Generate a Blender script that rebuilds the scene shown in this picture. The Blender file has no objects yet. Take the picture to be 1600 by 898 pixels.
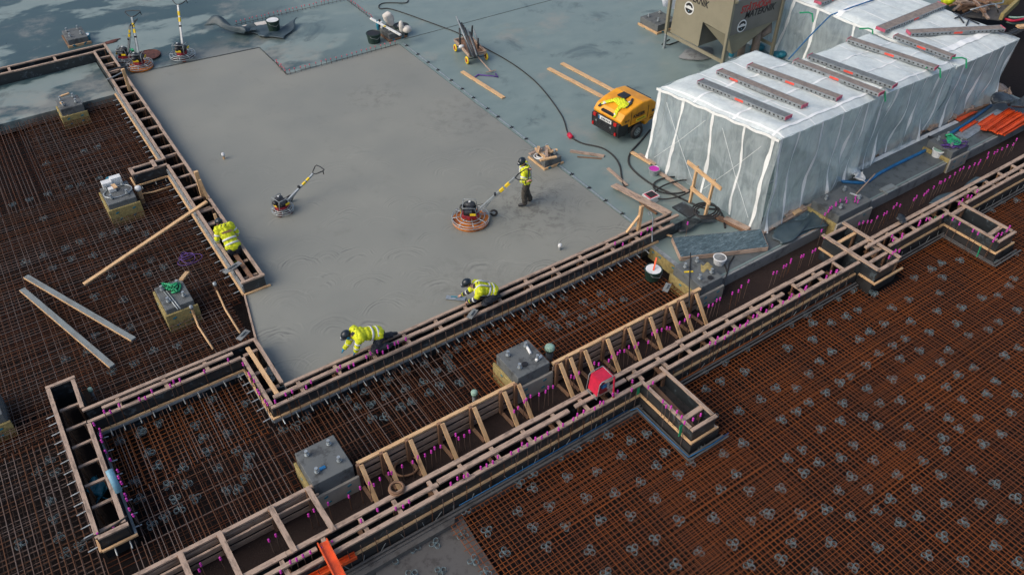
import bpy, bmesh, math, random
import numpy as np
from mathutils import Vector, Matrix
random.seed(7)
rad = math.radians
S = bpy.context.scene
COL = S.collection

# ------------------------------------------------------------------ camera, sky, sun, exposure
CAM_H, YAW, PITCH, F = 15.8, rad(55.931), rad(41.5306), 1264.8      # lens as a focal length in 1600 px
cf = Vector((math.cos(PITCH)*math.cos(YAW), math.cos(PITCH)*math.sin(YAW), -math.sin(PITCH)))
cr = Vector((math.sin(YAW), -math.cos(YAW), 0.0))
cu = cr.cross(cf)
cam = bpy.data.objects.new('camera', bpy.data.cameras.new('camera'))
COL.objects.link(cam)
cam.data.sensor_width = 36.0
cam.data.lens = 36.0 * F / 1600.0
cam.data.clip_end = 600.0
cam.matrix_world = Matrix(((cr.x, cu.x, -cf.x, 0), (cr.y, cu.y, -cf.y, 0), (cr.z, cu.z, -cf.z, CAM_H), (0, 0, 0, 1)))
S.camera = cam

SUN_DIR = Vector((-0.78, 0.10, 0.72)).normalized()
W = bpy.data.worlds.new('World'); S.world = W; W.use_nodes = True
nt = W.node_tree; nt.nodes.clear()
sky = nt.nodes.new('ShaderNodeTexSky'); sky.sky_type = 'NISHITA'; sky.sun_disc = False
sky.sun_elevation = math.asin(SUN_DIR.z); sky.sun_rotation = math.atan2(SUN_DIR.x, SUN_DIR.y)
sky.air_density = 1.0; sky.dust_density = 3.5; sky.ozone_density = 1.0
bg = nt.nodes.new('ShaderNodeBackground'); bg.inputs['Strength'].default_value = 0.115
wo = nt.nodes.new('ShaderNodeOutputWorld')
nt.links.new(sky.outputs[0], bg.inputs[0]); nt.links.new(bg.outputs[0], wo.inputs[0])
sd = bpy.data.lights.new('sun', 'SUN'); sd.energy = 0.9; sd.angle = rad(48); sd.color = (1.0, 0.93, 0.84)
sun = bpy.data.objects.new('sun', sd); COL.objects.link(sun)
sun.rotation_euler = (-SUN_DIR).to_track_quat('-Z', 'Y').to_euler()
S.view_settings.view_transform = 'Standard'; S.view_settings.look = 'None'
S.view_settings.exposure = 0.64; S.view_settings.gamma = 1.0
S.view_settings.use_curve_mapping = False
S.cycles.max_bounces = 6; S.cycles.transparent_max_bounces = 12
S.cycles.use_adaptive_sampling = True

def P(u, v, z=0.0):
    """world point at height z seen at survey pixel (u, v) of the 1600 x 898 photo"""
    d = cf*F + cr*(u-800) - cu*(v-449)
    t = (z-CAM_H)/d.z
    return Vector((d.x*t, d.y*t, z))
def PY(u, v, y):
    d = cf*F + cr*(u-800) - cu*(v-449); t = y/d.y
    return Vector((d.x*t, y, CAM_H+d.z*t))
def PX(u, v, x):
    d = cf*F + cr*(u-800) - cu*(v-449); t = x/d.x
    return Vector((x, d.y*t, CAM_H+d.z*t))

# ------------------------------------------------------------------ materials
def srgb(r, g, b):
    f = lambda c: c/12.92 if c <= 0.04045 else ((c+0.055)/1.055)**2.4
    return (f(r/255), f(g/255), f(b/255), 1.0)
class NT:
    def __init__(s, name):
        s.m = bpy.data.materials.new(name); s.m.use_nodes = True
        s.t = s.m.node_tree; s.t.nodes.clear()
        s.out = s.n('ShaderNodeOutputMaterial'); s.b = s.n('ShaderNodeBsdfPrincipled')
        s.l(s.b.outputs[0], s.out.inputs[0])
    def n(s, typ, **k):
        nd = s.t.nodes.new(typ)
        for a, v in k.items():
            if a in nd.inputs: nd.inputs[a].default_value = v
            else: setattr(nd, a, v)
        return nd
    def l(s, a, b): s.t.links.new(a, b)
    def pos(s): return s.n('ShaderNodeNewGeometry').outputs['Position']
    def co(s, kind='Object'): return s.n('ShaderNodeTexCoord').outputs[kind]
    def map(s, src, scale=(1, 1, 1), rot=(0, 0, 0)):
        mp = s.n('ShaderNodeMapping'); mp.inputs['Scale'].default_value = scale; mp.inputs['Rotation'].default_value = rot
        s.l(src, mp.inputs[0]); return mp.outputs[0]
    def noise(s, src, scale, detail=4.0, rough=0.55, dist=0.0):
        nd = s.n('ShaderNodeTexNoise'); nd.inputs['Scale'].default_value = scale; nd.inputs['Detail'].default_value = detail
        nd.inputs['Roughness'].default_value = rough; nd.inputs['Distortion'].default_value = dist
        s.l(src, nd.inputs['Vector']); return nd.outputs['Fac']
    def ramp(s, src, stops):
        r = s.n('ShaderNodeValToRGB'); e = r.color_ramp.elements
        while len(e) < len(stops): e.new(0.5)
        for i, (p, c) in enumerate(stops):
            e[i].position = p; e[i].color = c if len(c) == 4 else (*c, 1)
        s.l(src, r.inputs[0]); return r.outputs[0]
    def mix(s, fac, a, b, mode='MIX'):
        m = s.n('ShaderNodeMix'); m.data_type = 'RGBA'; m.blend_type = mode
        for sk, v in ((m.inputs[0], fac), (m.inputs[6], a), (m.inputs[7], b)):
            if hasattr(v, 'is_output'): s.l(v, sk)
            elif isinstance(v, (int, float)): sk.default_value = v
            else: sk.default_value = v if len(v) == 4 else (*v, 1)
        return m.outputs[2]
    def math(s, op, a, b=0.0, c=0.0):
        m = s.n('ShaderNodeMath'); m.operation = op
        for i, v in enumerate((a, b, c)):
            if hasattr(v, 'is_output'): s.l(v, m.inputs[i])
            else: m.inputs[i].default_value = v
        return m.outputs[0]
    def rng(s, src, a, b, c=0.0, d=1.0):
        m = s.n('ShaderNodeMapRange'); m.interpolation_type = 'SMOOTHSTEP'
        for i, v in enumerate((a, b, c, d)): m.inputs[i+1].default_value = v
        s.l(src, m.inputs[0]); return m.outputs[0]
    def bump(s, h, strength=0.3, dist=0.02):
        b = s.n('ShaderNodeBump'); b.inputs['Strength'].default_value = strength; b.inputs['Distance'].default_value = dist
        s.l(h, b.inputs['Height']); s.l(b.outputs[0], s.b.inputs['Normal'])
    def col(s, c):
        if hasattr(c, 'is_output'): s.l(c, s.b.inputs['Base Color'])
        else: s.b.inputs['Base Color'].default_value = c if len(c) == 4 else (*c, 1)
    def rough(s, r):
        if hasattr(r, 'is_output'): s.l(r, s.b.inputs['Roughness'])
        else: s.b.inputs['Roughness'].default_value = r

def simple(name, c, rough=0.6, metal=0.0, var=0.25, scale=6.0, c2=None, bump=0.0):
    """paint, plastic or metal with dirt: noise between the colour and a second one, and a random tint per object"""
    k = NT(name); co = k.co('Object')
    n = k.noise(co, scale, 5, 0.6)
    c = c if len(c) == 4 else (*c, 1)
    d = c2 if c2 else tuple(x*(1-var) for x in c[:3])
    k.col(k.mix(k.rng(n, 0.38, 0.68), c, d))
    k.rough(k.math('MULTIPLY_ADD', n, 0.25, rough-0.12)); k.b.inputs['Metallic'].default_value = metal
    if bump: k.bump(k.noise(co, scale*6, 3), bump, 0.01)
    return k.m

def timber(name, a, b, stain, seed=0.0):
    k = NT(name); uv = k.co('UV'); rnd = k.n('ShaderNodeObjectInfo').outputs['Random']
    geo = k.n('ShaderNodeNewGeometry'); isl = geo.outputs['Random Per Island']
    off = k.n('ShaderNodeVectorMath'); off.operation = 'ADD'
    cmb = k.n('ShaderNodeCombineXYZ'); k.l(k.math('MULTIPLY', k.math('ADD', isl, rnd), 37.0), cmb.inputs[0]); k.l(k.math('MULTIPLY', isl, 11.0), cmb.inputs[1])
    k.l(uv, off.inputs[0]); k.l(cmb.outputs[0], off.inputs[1]); v = off.outputs[0]
    grain = k.noise(k.map(v, (1.4, 26, 1)), 3.0, 5, 0.65)
    base = k.mix(grain, a, b)
    blot = k.rng(k.noise(k.map(v, (1.1, 4, 1)), 2.2, 5, 0.75), 0.46, 0.64)
    base = k.mix(k.math('MULTIPLY', blot, 0.85), base, stain)
    knots = k.rng(k.noise(k.map(v, (9, 12, 1)), 2.0, 2, 0.5), 0.70, 0.76)
    base = k.mix(k.math('MULTIPLY', knots, 0.7), base, tuple(x*0.35 for x in stain[:3]))
    spl = k.rng(k.noise(k.map(v, (5, 9, 1)), 4.0, 4, 0.7), 0.60, 0.68)          # cement splashes
    base = k.mix(k.math('MULTIPLY', spl, 0.45), base, (0.36, 0.34, 0.32, 1))
    hsv = k.n('ShaderNodeHueSaturation'); k.l(base, hsv.inputs['Color'])
    k.l(k.math('MULTIPLY_ADD', isl, 0.45, 0.78), hsv.inputs['Value'])
    k.col(hsv.outputs[0]); k.rough(0.75); k.bump(grain, 0.25, 0.004)
    return k.m

M = {}
M['timber'] = timber('weathered_timber', (0.46, 0.335, 0.250), (0.29, 0.205, 0.150), (0.14, 0.10, 0.075))
M['fresh_timber'] = timber('fresh_timber', (0.66, 0.44, 0.235), (0.53, 0.325, 0.155), (0.38, 0.22, 0.11))
M['grey_timber'] = timber('grey_timber', (0.21, 0.24, 0.24), (0.14, 0.165, 0.17), (0.12, 0.12, 0.11))
M['brown_timber'] = timber('brown_timber', (0.24, 0.13, 0.07), (0.17, 0.09, 0.05), (0.10, 0.06, 0.04))

def ply():
    k = NT('film_faced_plywood'); co = k.co('Object')
    n = k.noise(k.map(co, (1, 1, 1)), 3.5, 6, 0.75, 0.6)
    n2 = k.noise(co, 14, 4, 0.7)
    k.col(k.mix(k.rng(n, 0.52, 0.70), (0.020, 0.024, 0.027), k.mix(n2, (0.06, 0.085, 0.10), (0.16, 0.20, 0.22))))
    k.rough(k.math('MULTIPLY_ADD', n2, 0.4, 0.25)); return k.m
M['ply'] = ply()
def ply_worn():
    k = NT('worn_plywood_film'); co = k.co('Object')
    n = k.noise(k.map(co, (1.6, 6, 1)), 3.0, 7, 0.8, 0.5)
    k.col(k.ramp(n, [(0.36, (0.025, 0.045, 0.055)), (0.52, (0.06, 0.10, 0.12)), (0.62, (0.17, 0.23, 0.25)), (0.74, (0.42, 0.45, 0.45))]))
    k.rough(0.5); return k.m
M['ply_worn'] = ply_worn()

def rust(name, a, b, grey, amt):
    k = NT(name); ps = k.pos()
    n = k.noise(ps, 0.55, 4, 0.6); n2 = k.noise(ps, 7.0, 3, 0.6)
    c = k.mix(n2, a, b)
    isl = k.n('ShaderNodeNewGeometry').outputs['Random Per Island']
    g = k.math('MULTIPLY', k.rng(k.math('ADD', k.math('MULTIPLY', n, 0.7), k.math('MULTIPLY', isl, 0.3)), 0.40, 0.62), amt)
    c = k.mix(g, c, grey)
    k.col(c); k.rough(0.7); k.b.inputs['Specular IOR Level'].default_value = 0.2
    return k.m
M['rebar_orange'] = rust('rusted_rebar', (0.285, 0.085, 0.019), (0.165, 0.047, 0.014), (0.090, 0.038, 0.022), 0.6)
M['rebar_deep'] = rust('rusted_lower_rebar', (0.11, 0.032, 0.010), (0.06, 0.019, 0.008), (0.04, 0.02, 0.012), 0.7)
M['rebar_steel'] = rust('weathered_rebar', (0.125, 0.052, 0.022), (0.070, 0.032, 0.018), (0.135, 0.112, 0.102), 0.75)
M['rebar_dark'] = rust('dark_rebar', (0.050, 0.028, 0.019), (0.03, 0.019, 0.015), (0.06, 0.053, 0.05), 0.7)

def ground():
    k = NT('wet_subgrade'); ps = k.pos()
    n = k.noise(ps, 0.8, 6, 0.65); n2 = k.noise(ps, 9, 5, 0.7)
    k.col(k.mix(n2, k.mix(n, (0.007, 0.006, 0.0065), (0.016, 0.012, 0.011)), (0.011, 0.008, 0.0075)))
    k.rough(0.85); k.b.inputs['Specular IOR Level'].default_value = 0.12; k.bump(n2, 0.5, 0.03); return k.m
M['ground'] = ground()
def soil():
    k = NT('trench_soil'); ps = k.pos()
    n = k.noise(ps, 2.0, 6, 0.7); n2 = k.noise(ps, 22, 4, 0.75)
    c = k.mix(n, (0.018, 0.012, 0.011), (0.04, 0.027, 0.023))
    c = k.mix(k.rng(n2, 0.66, 0.74), c, (0.22, 0.21, 0.20))
    k.col(c); k.rough(0.8); k.b.inputs['Specular IOR Level'].default_value = 0.15; k.bump(n2, 0.8, 0.03); return k.m
M['soil'] = soil()

def fresh():
    k = NT('fresh_concrete'); ps = k.pos()
    wob = k.n('ShaderNodeTexNoise'); wob.inputs['Scale'].default_value = 0.9; wob.inputs['Detail'].default_value = 2
    k.l(ps, wob.inputs['Vector']); wob2 = k.noise(ps, 2.6, 3, 0.6)
    add = k.n('ShaderNodeVectorMath'); add.operation = 'MULTIPLY_ADD'
    k.l(wob.outputs['Color'], add.inputs[0]); add.inputs[1].default_value = (0.5, 0.5, 0); k.l(ps, add.inputs[2])
    sc = k.n('ShaderNodeVectorMath'); sc.operation = 'MULTIPLY'; k.l(add.outputs[0], sc.inputs[0]); sc.inputs[1].default_value = (0.64, 0.64, 0)
    hs = []
    for off in ((0, 0, 0), (5.37, 2.71, 0), (9.1, 7.7, 0)):
        o = k.n('ShaderNodeVectorMath'); o.operation = 'ADD'; k.l(sc.outputs[0], o.inputs[0]); o.inputs[1].default_value = off
        vo = k.n('ShaderNodeTexVoronoi'); vo.inputs['Scale'].default_value = 1.0; k.l(o.outputs[0], vo.inputs['Vector'])
        df = k.n('ShaderNodeVectorMath'); df.operation = 'SUBTRACT'; k.l(o.outputs[0], df.inputs[0]); k.l(vo.outputs['Position'], df.inputs[1])
        nm = k.n('ShaderNodeVectorMath'); nm.operation = 'NORMALIZE'; k.l(df.outputs[0], nm.inputs[0])
        dt = k.n('ShaderNodeVectorMath'); dt.operation = 'DOT_PRODUCT'; k.l(nm.outputs[0], dt.inputs[0]); dt.inputs[1].default_value = (0.35, 0.93, 0)
        side = k.rng(dt.outputs['Value'], 0.0, 0.7)
        d = vo.outputs['Distance']
        band = k.math('MULTIPLY', k.rng(d, 0.12, 0.30), k.rng(d, 0.62, 0.42))
        sep = k.n('ShaderNodeSeparateColor'); k.l(vo.outputs['Color'], sep.inputs[0])
        n1 = k.n('ShaderNodeTexNoise'); n1.noise_dimensions = '1D'; n1.inputs['Scale'].default_value = 1.0; n1.inputs['Detail'].default_value = 2.0
        k.l(k.math('ADD', k.math('MULTIPLY_ADD', d, 27.0, k.math('MULTIPLY', wob2, 2.0)), k.math('MULTIPLY', sep.outputs[1], 90.0)), n1.inputs['W'])
        w = k.math('MULTIPLY_ADD', n1.outputs['Fac'], 5.0, -2.5)
        on = k.rng(sep.outputs[0], 0.10, 0.30)
        hs.append(k.math('MULTIPLY', k.math('MULTIPLY', w, on), k.math('MULTIPLY', side, band)))
    h = k.math('ADD', k.math('ADD', hs[0], hs[1]), hs[2])
    # arcs fill the near half of the pour, the far half is floated flat
    sepp = k.n('ShaderNodeSeparateXYZ'); k.l(ps, sepp.inputs[0])
    area = k.rng(k.math('ADD', sepp.outputs[1], k.math('MULTIPLY', k.noise(ps, 0.25, 3), 6.0)), 29.5, 24.5)
    area = k.math('MULTIPLY', k.math('MAXIMUM', area, 0.12), k.rng(sepp.outputs[1], 23.0, 16.5, 1.0, 1.9))
    h = k.math('MULTIPLY', k.math('MULTIPLY', h, area), k.rng(k.noise(ps, 1.3, 3, 0.6), 0.30, 0.62))
    big = k.noise(ps, 0.30, 5, 0.65); fine = k.noise(ps, 40, 3, 0.7)
    blot = k.rng(k.noise(k.map(ps, (1, 1, 1), (0, 0, 0.9)), 1.1, 6, 0.75), 0.54, 0.76)
    c = k.mix(big, (0.175, 0.180, 0.155), (0.290, 0.292, 0.252))
    c = k.mix(k.math('MULTIPLY', blot, 0.42), c, (0.150, 0.148, 0.126))
    c = k.mix(k.math('MULTIPLY_ADD', h, 0.30, 0.14), c, (0.105, 0.108, 0.098))
    for cx, cy, r0, amt in ((12.9, 17.7, 2.2, 0.75), (9.0, 15.6, 2.0, 0.3), (14.3, 24.0, 2.6, 0.35), (12.0, 27.5, 1.6, 0.4)):       # scuffed, trodden places
        dv = k.n('ShaderNodeVectorMath'); dv.operation = 'DISTANCE'; k.l(ps, dv.inputs[0]); dv.inputs[1].default_value = (cx, cy, 0)
        msk = k.math('MULTIPLY', k.rng(dv.outputs['Value'], r0, r0*0.25), k.rng(k.noise(k.map(ps, (1, 1, 1), (0, 0, 0.5)), 2.6, 6, 0.75, 0.4), 0.47, 0.62))
        c = k.mix(k.math('MULTIPLY', msk, amt), c, (0.105, 0.102, 0.088))
    k.col(c); k.rough(k.rng(big, 0.35, 0.65, 0.50, 0.68))
    k.bump(k.math('ADD', k.math('MULTIPLY', h, 0.8), k.math('MULTIPLY', fine, 0.35)), 0.13, 0.010)
    return k.m
M['fresh'] = fresh()

def oldslab():
    k = NT('hardened_concrete'); ps = k.pos()
    q = k.map(ps, (1.0, 1.5, 1), (0, 0, 0.35))
    big = k.noise(q, 0.24, 8, 0.56, 0.25)
    med = k.noise(q, 0.9, 5, 0.6); fine = k.noise(ps, 12, 5, 0.7)
    wet = k.mix(med, (0.024, 0.050, 0.056), (0.058, 0.100, 0.106))
    dry = k.mix(med, (0.145, 0.197, 0.195), (0.235, 0.290, 0.275))
    sepp = k.n('ShaderNodeSeparateXYZ'); k.l(ps, sepp.inputs[0])
    # puddled upper left, drier towards the middle
    bias = k.rng(sepp.outputs[0], 8.0, 17.0, 0.0, 0.10)
    f = k.rng(k.math('ADD', k.math('SUBTRACT', big, bias), k.math('MULTIPLY_ADD', med, 0.14, -0.07)), 0.49, 0.545)
    mid = k.mix(med, (0.120, 0.172, 0.168), (0.225, 0.280, 0.262))
    far = k.rng(sepp.outputs[0], 8.0, 16.0)
    c = k.mix(f, k.mix(far, wet, mid), k.mix(k.math('MULTIPLY', far, 0.7), dry, mid))
    dust = k.rng(k.noise(ps, 0.33, 6, 0.7), 0.54, 0.70)
    c = k.mix(k.math('MULTIPLY', dust, 0.55), c, (0.27, 0.262, 0.225))
    damp = k.rng(k.noise(k.map(ps, (1, 1, 1), (0, 0, 1.1)), 0.42, 6, 0.7, 0.5), 0.56, 0.68)
    c = k.mix(k.math('MULTIPLY', damp, 0.6), c, (0.055, 0.083, 0.090))
    band = k.math('MULTIPLY', k.math('MULTIPLY', k.rng(sepp.outputs[1], 36.6, 34.4), k.rng(sepp.outputs[1], 30.6, 31.4)), k.math('MULTIPLY', k.rng(sepp.outputs[0], 12.5, 9.5), k.rng(k.noise(q, 0.8, 6, 0.7), 0.36, 0.60)))
    c = k.mix(k.math('MULTIPLY', band, 0.65), c, (0.27, 0.262, 0.225))
    lime = k.rng(k.noise(q, 0.55, 7, 0.75, 0.6), 0.66, 0.74)
    c = k.mix(k.math('MULTIPLY', lime, 0.6), c, (0.34, 0.36, 0.355))
    c = k.mix(k.rng(fine, 0.62, 0.80, 0, 0.25), c, (0.05, 0.05, 0.05))
    k.col(c)
    k.rough(k.math('ADD', k.math('MULTIPLY', f, 0.22), k.math('MULTIPLY_ADD', med, 0.25, 0.20)))
    k.b.inputs['Specular IOR Level'].default_value = 0.25
    k.bump(fine, 0.06, 0.003); return k.m
M['old'] = oldslab()

def conc(name, a, b, dark, rough=0.75):
    k = NT(name); co = k.pos()
    n = k.noise(co, 1.7, 6, 0.7); n2 = k.noise(co, 18, 5, 0.7)
    c = k.mix(n, a, b); c = k.mix(k.math('MULTIPLY', k.rng(k.noise(co, 2.6, 5, 0.7), 0.50, 0.64), 0.75), c, dark)
    c = k.mix(k.rng(n2, 0.62, 0.76, 0, 0.4), c, tuple(x*0.6 for x in dark[:3])); k.col(c); k.rough(rough); k.bump(n2, 0.35, 0.008); return k.m
M['block'] = conc('cast_concrete', (0.135, 0.145, 0.143), (0.078, 0.087, 0.089), (0.034, 0.036, 0.037))
M['wall_conc'] = conc('foundation_concrete', (0.24, 0.25, 0.24), (0.17, 0.18, 0.18), (0.085, 0.088, 0.09))
M['dark_base'] = conc('dark_void_base', (0.040, 0.039, 0.039), (0.024, 0.023, 0.023), (0.013, 0.012, 0.012))  # near-black colour puts in the shade of the void below the forms
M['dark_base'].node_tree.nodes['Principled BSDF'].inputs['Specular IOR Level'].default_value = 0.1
M['blinding'] = conc('blinding_concrete', (0.10, 0.097, 0.092), (0.07, 0.067, 0.064), (0.04, 0.036, 0.034))
M['strip'] = conc('damp_foundation_top', (0.105, 0.118, 0.120), (0.070, 0.082, 0.085), (0.040, 0.046, 0.048), 0.5)
M['mineral'] = simple('mineral_wool', (0.33, 0.26, 0.10), 0.9, 0, 0.3, 9, (0.22, 0.17, 0.065), 0.5)
M['foam_board'] = simple('insulation_board', (0.34, 0.31, 0.26), 0.85, 0, 0.2, 3, (0.27, 0.255, 0.22))
M['galv'] = simple('galvanised_steel', (0.42, 0.46, 0.47), 0.42, 0.55, 0.3, 8)
M['galv_dull'] = simple('dull_galvanised_steel', (0.30, 0.33, 0.34), 0.55, 0.3, 0.35, 8)
M['steel_dark'] = simple('dark_steel', (0.05, 0.055, 0.06), 0.5, 0.4, 0.4, 8)
M['black'] = simple('black_plastic', (0.016, 0.017, 0.019), 0.45, 0, 0.4, 12)
M['rubber'] = simple('rubber', (0.014, 0.014, 0.015), 0.7, 0, 0.4, 20, (0.035, 0.033, 0.03))
M['white'] = simple('white_plastic', (0.70, 0.71, 0.69), 0.5, 0, 0.2, 4)
M['paper'] = simple('paper_sack', (0.60, 0.56, 0.50), 0.8, 0, 0.25, 5)
M['yellow'] = simple('compressor_yellow', (0.78, 0.33, 0.010), 0.38, 0, 0.18, 2.5, (0.62, 0.25, 0.012))
M['sticker'] = simple('yellow_sticker', (0.80, 0.56, 0.02), 0.5, 0, 0.15, 8)
M['red'] = simple('machine_red', (0.30, 0.018, 0.030), 0.45, 0, 0.35, 6)
M['red_bright'] = simple('red_canvas', (0.55, 0.012, 0.05), 0.6, 0, 0.25, 6)
M['red_lamp'] = simple('red_lens', (0.45, 0.01, 0.01), 0.25, 0, 0.2, 6)
M['orange'] = simple('orange_plastic', (0.78, 0.095, 0.015), 0.5, 0, 0.35, 3)
M['orange_pan'] = simple('rusty_orange_pan', (0.66, 0.20, 0.022), 0.6, 0, 0.5, 5, (0.20, 0.06, 0.02))
M['rust_disc'] = simple('rusty_disc', (0.12, 0.038, 0.024), 0.7, 0, 0.5, 7)
M['magenta'] = simple('magenta_cap', (0.50, 0.028, 0.36), 0.5, 0, 0.2, 20)
M['pink'] = simple('pink_cap', (0.62, 0.10, 0.14), 0.55, 0, 0.3, 20)
M['ring'] = simple('spacer_plastic', (0.145, 0.215, 0.235), 0.5, 0, 0.5, 9, (0.05, 0.057, 0.058))
M['green'] = simple('green_strap', (0.02, 0.36, 0.15), 0.6, 0, 0.3, 9)
M['green_dark'] = simple('dark_green_plastic', (0.012, 0.035, 0.026), 0.45, 0, 0.3, 6)
M['green_pale'] = simple('pale_green_cap', (0.27, 0.42, 0.33), 0.5, 0, 0.25, 9)
M['blue'] = simple('blue_hose', (0.008, 0.125, 0.30), 0.5, 0, 0.3, 5)
M['teal'] = simple('teal_plastic', (0.010, 0.17, 0.24), 0.5, 0, 0.35, 5)
M['pale_blue'] = simple('pale_blue_pipe', (0.17, 0.36, 0.47), 0.5, 0, 0.2, 5)
M['purple'] = simple('purple_strap', (0.11, 0.05, 0.26), 0.6, 0, 0.3, 9)
M['silo'] = simple('olive_grey_paint', (0.235, 0.215, 0.150), 0.55, 0, 0.15, 0.9, (0.205, 0.188, 0.130))
M['silo_shaded'] = simple('shaded_olive_paint', (0.155, 0.150, 0.130), 0.55, 0, 0.15, 0.9)  # darker copy of the silo paint: shade on its end faces put into the colour
M['duct'] = simple('brown_duct', (0.21, 0.165, 0.135), 0.7, 0, 0.25, 4)
M['ink'] = simple('black_lettering', (0.012, 0.012, 0.014), 0.6, 0, 0.1, 4)
M['ink_red'] = simple('red_lettering', (0.36, 0.018, 0.018), 0.6, 0, 0.1, 4)
M['hivis'] = simple('hi_vis_fabric', (0.64, 0.68, 0.014), 0.75, 0, 0.3, 7, (0.45, 0.50, 0.010), 0.4)
M['hivis_dark'] = simple('dark_work_fabric', (0.016, 0.019, 0.027), 0.85, 0, 0.5, 9, (0.040, 0.044, 0.052), 0.4)
M['trouser_brown'] = simple('muddy_work_trousers', (0.030, 0.027, 0.023), 0.85, 0, 0.5, 7, (0.075, 0.065, 0.052), 0.4)
M['reflect'] = simple('reflective_tape', (0.66, 0.67, 0.66), 0.4, 0.0, 0.12, 12)
M['skin'] = simple('skin', (0.46, 0.24, 0.16), 0.55, 0, 0.15, 12)
M['helmet'] = simple('dark_helmet', (0.014, 0.022, 0.030), 0.30, 0, 0.3, 6)
M['hair'] = simple('brown_hair', (0.035, 0.02, 0.012), 0.7, 0, 0.3, 30)
M['glove_blue'] = simple('blue_glove', (0.010, 0.16, 0.29), 0.6, 0, 0.3, 12)
M['tarp'] = simple('grey_blue_tarp', (0.026, 0.046, 0.056), 0.5, 0, 0.5, 1.6, (0.052, 0.078, 0.090), 0.25)
M['tarp_black'] = simple('black_foil', (0.022, 0.027, 0.031), 0.35, 0, 0.5, 3, (0.05, 0.06, 0.066), 0.3)
M['scaf_board'] = simple('scaffold_board_top', (0.235, 0.195, 0.165), 0.8, 0, 0.3, 7, (0.16, 0.135, 0.12), 0.3)
M['scaf_grey'] = simple('grey_scaffold_board_top', (0.155, 0.175, 0.178), 0.75, 0, 0.3, 7, (0.115, 0.125, 0.125), 0.3)
M['scaf_mark'] = simple('red_paint_mark', (0.75, 0.09, 0.06), 0.6, 0, 0.2, 7)
M['scaf_pink'] = simple('pink_end_paint', (0.50, 0.10, 0.16), 0.6, 0, 0.3, 12)

def sheet(name, opacity, tint, trans=0.42, var=0.05):
    """reinforced polythene: part clear, part diffusing, with a faint weave and folds"""
    k = NT(name); k.t.nodes.remove(k.b)
    ps = k.pos(); n = k.noise(ps, 0.75, 5, 0.65, 1.2); fold = k.math('ADD', k.math('MULTIPLY', k.noise(k.map(ps, (2.2, 2.2, 0.55), (0.25, 0.2, 0)), 1.6, 5, 0.6, 0.8), 0.55), k.math('MULTIPLY', n, 0.45))
    dif = k.n('ShaderNodeBsdfDiffuse'); tr = k.n('ShaderNodeBsdfTranslucent'); gl = k.n('ShaderNodeBsdfGlossy'); tp = k.n('ShaderNodeBsdfTransparent')
    for s_ in (dif, tr): s_.inputs[0].default_value = (*tint, 1)
    gl.inputs['Roughness'].default_value = 0.35
    tp.inputs[0].default_value = (0.92, 0.96, 0.98, 1)
    bp = k.n('ShaderNodeBump'); bp.inputs['Strength'].default_value = 0.6; bp.inputs['Distance'].default_value = 0.05
    k.l(k.math('ADD', fold, k.math('MULTIPLY', n, 0.6)), bp.inputs['Height'])
    for s_ in (dif, tr, gl): k.l(bp.outputs[0], s_.inputs['Normal'])
    m1 = k.n('ShaderNodeMixShader'); m1.inputs[0].default_value = trans; k.l(dif.outputs[0], m1.inputs[1]); k.l(tr.outputs[0], m1.inputs[2])
    m2 = k.n('ShaderNodeMixShader'); m2.inputs[0].default_value = 0.07; k.l(m1.outputs[0], m2.inputs[1]); k.l(gl.outputs[0], m2.inputs[2])
    m3 = k.n('ShaderNodeMixShader'); k.l(k.rng(fold, 0.34, 0.66, opacity-var, opacity+var), m3.inputs[0]); k.l(tp.outputs[0], m3.inputs[1]); k.l(m2.outputs[0], m3.inputs[2])
    k.l(m3.outputs[0], k.out.inputs[0]); return k.m
M['sheet'] = sheet('reinforced_polythene', 0.43, (0.76, 0.84, 0.84), 0.40, 0.14)
M['sheet_roof'] = sheet('roof_polythene', 0.82, (0.74, 0.80, 0.782), 0.12, 0.10)
M['tape'] = simple('white_seam_tape', (0.80, 0.82, 0.80), 0.5, 0, 0.1, 5)
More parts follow.
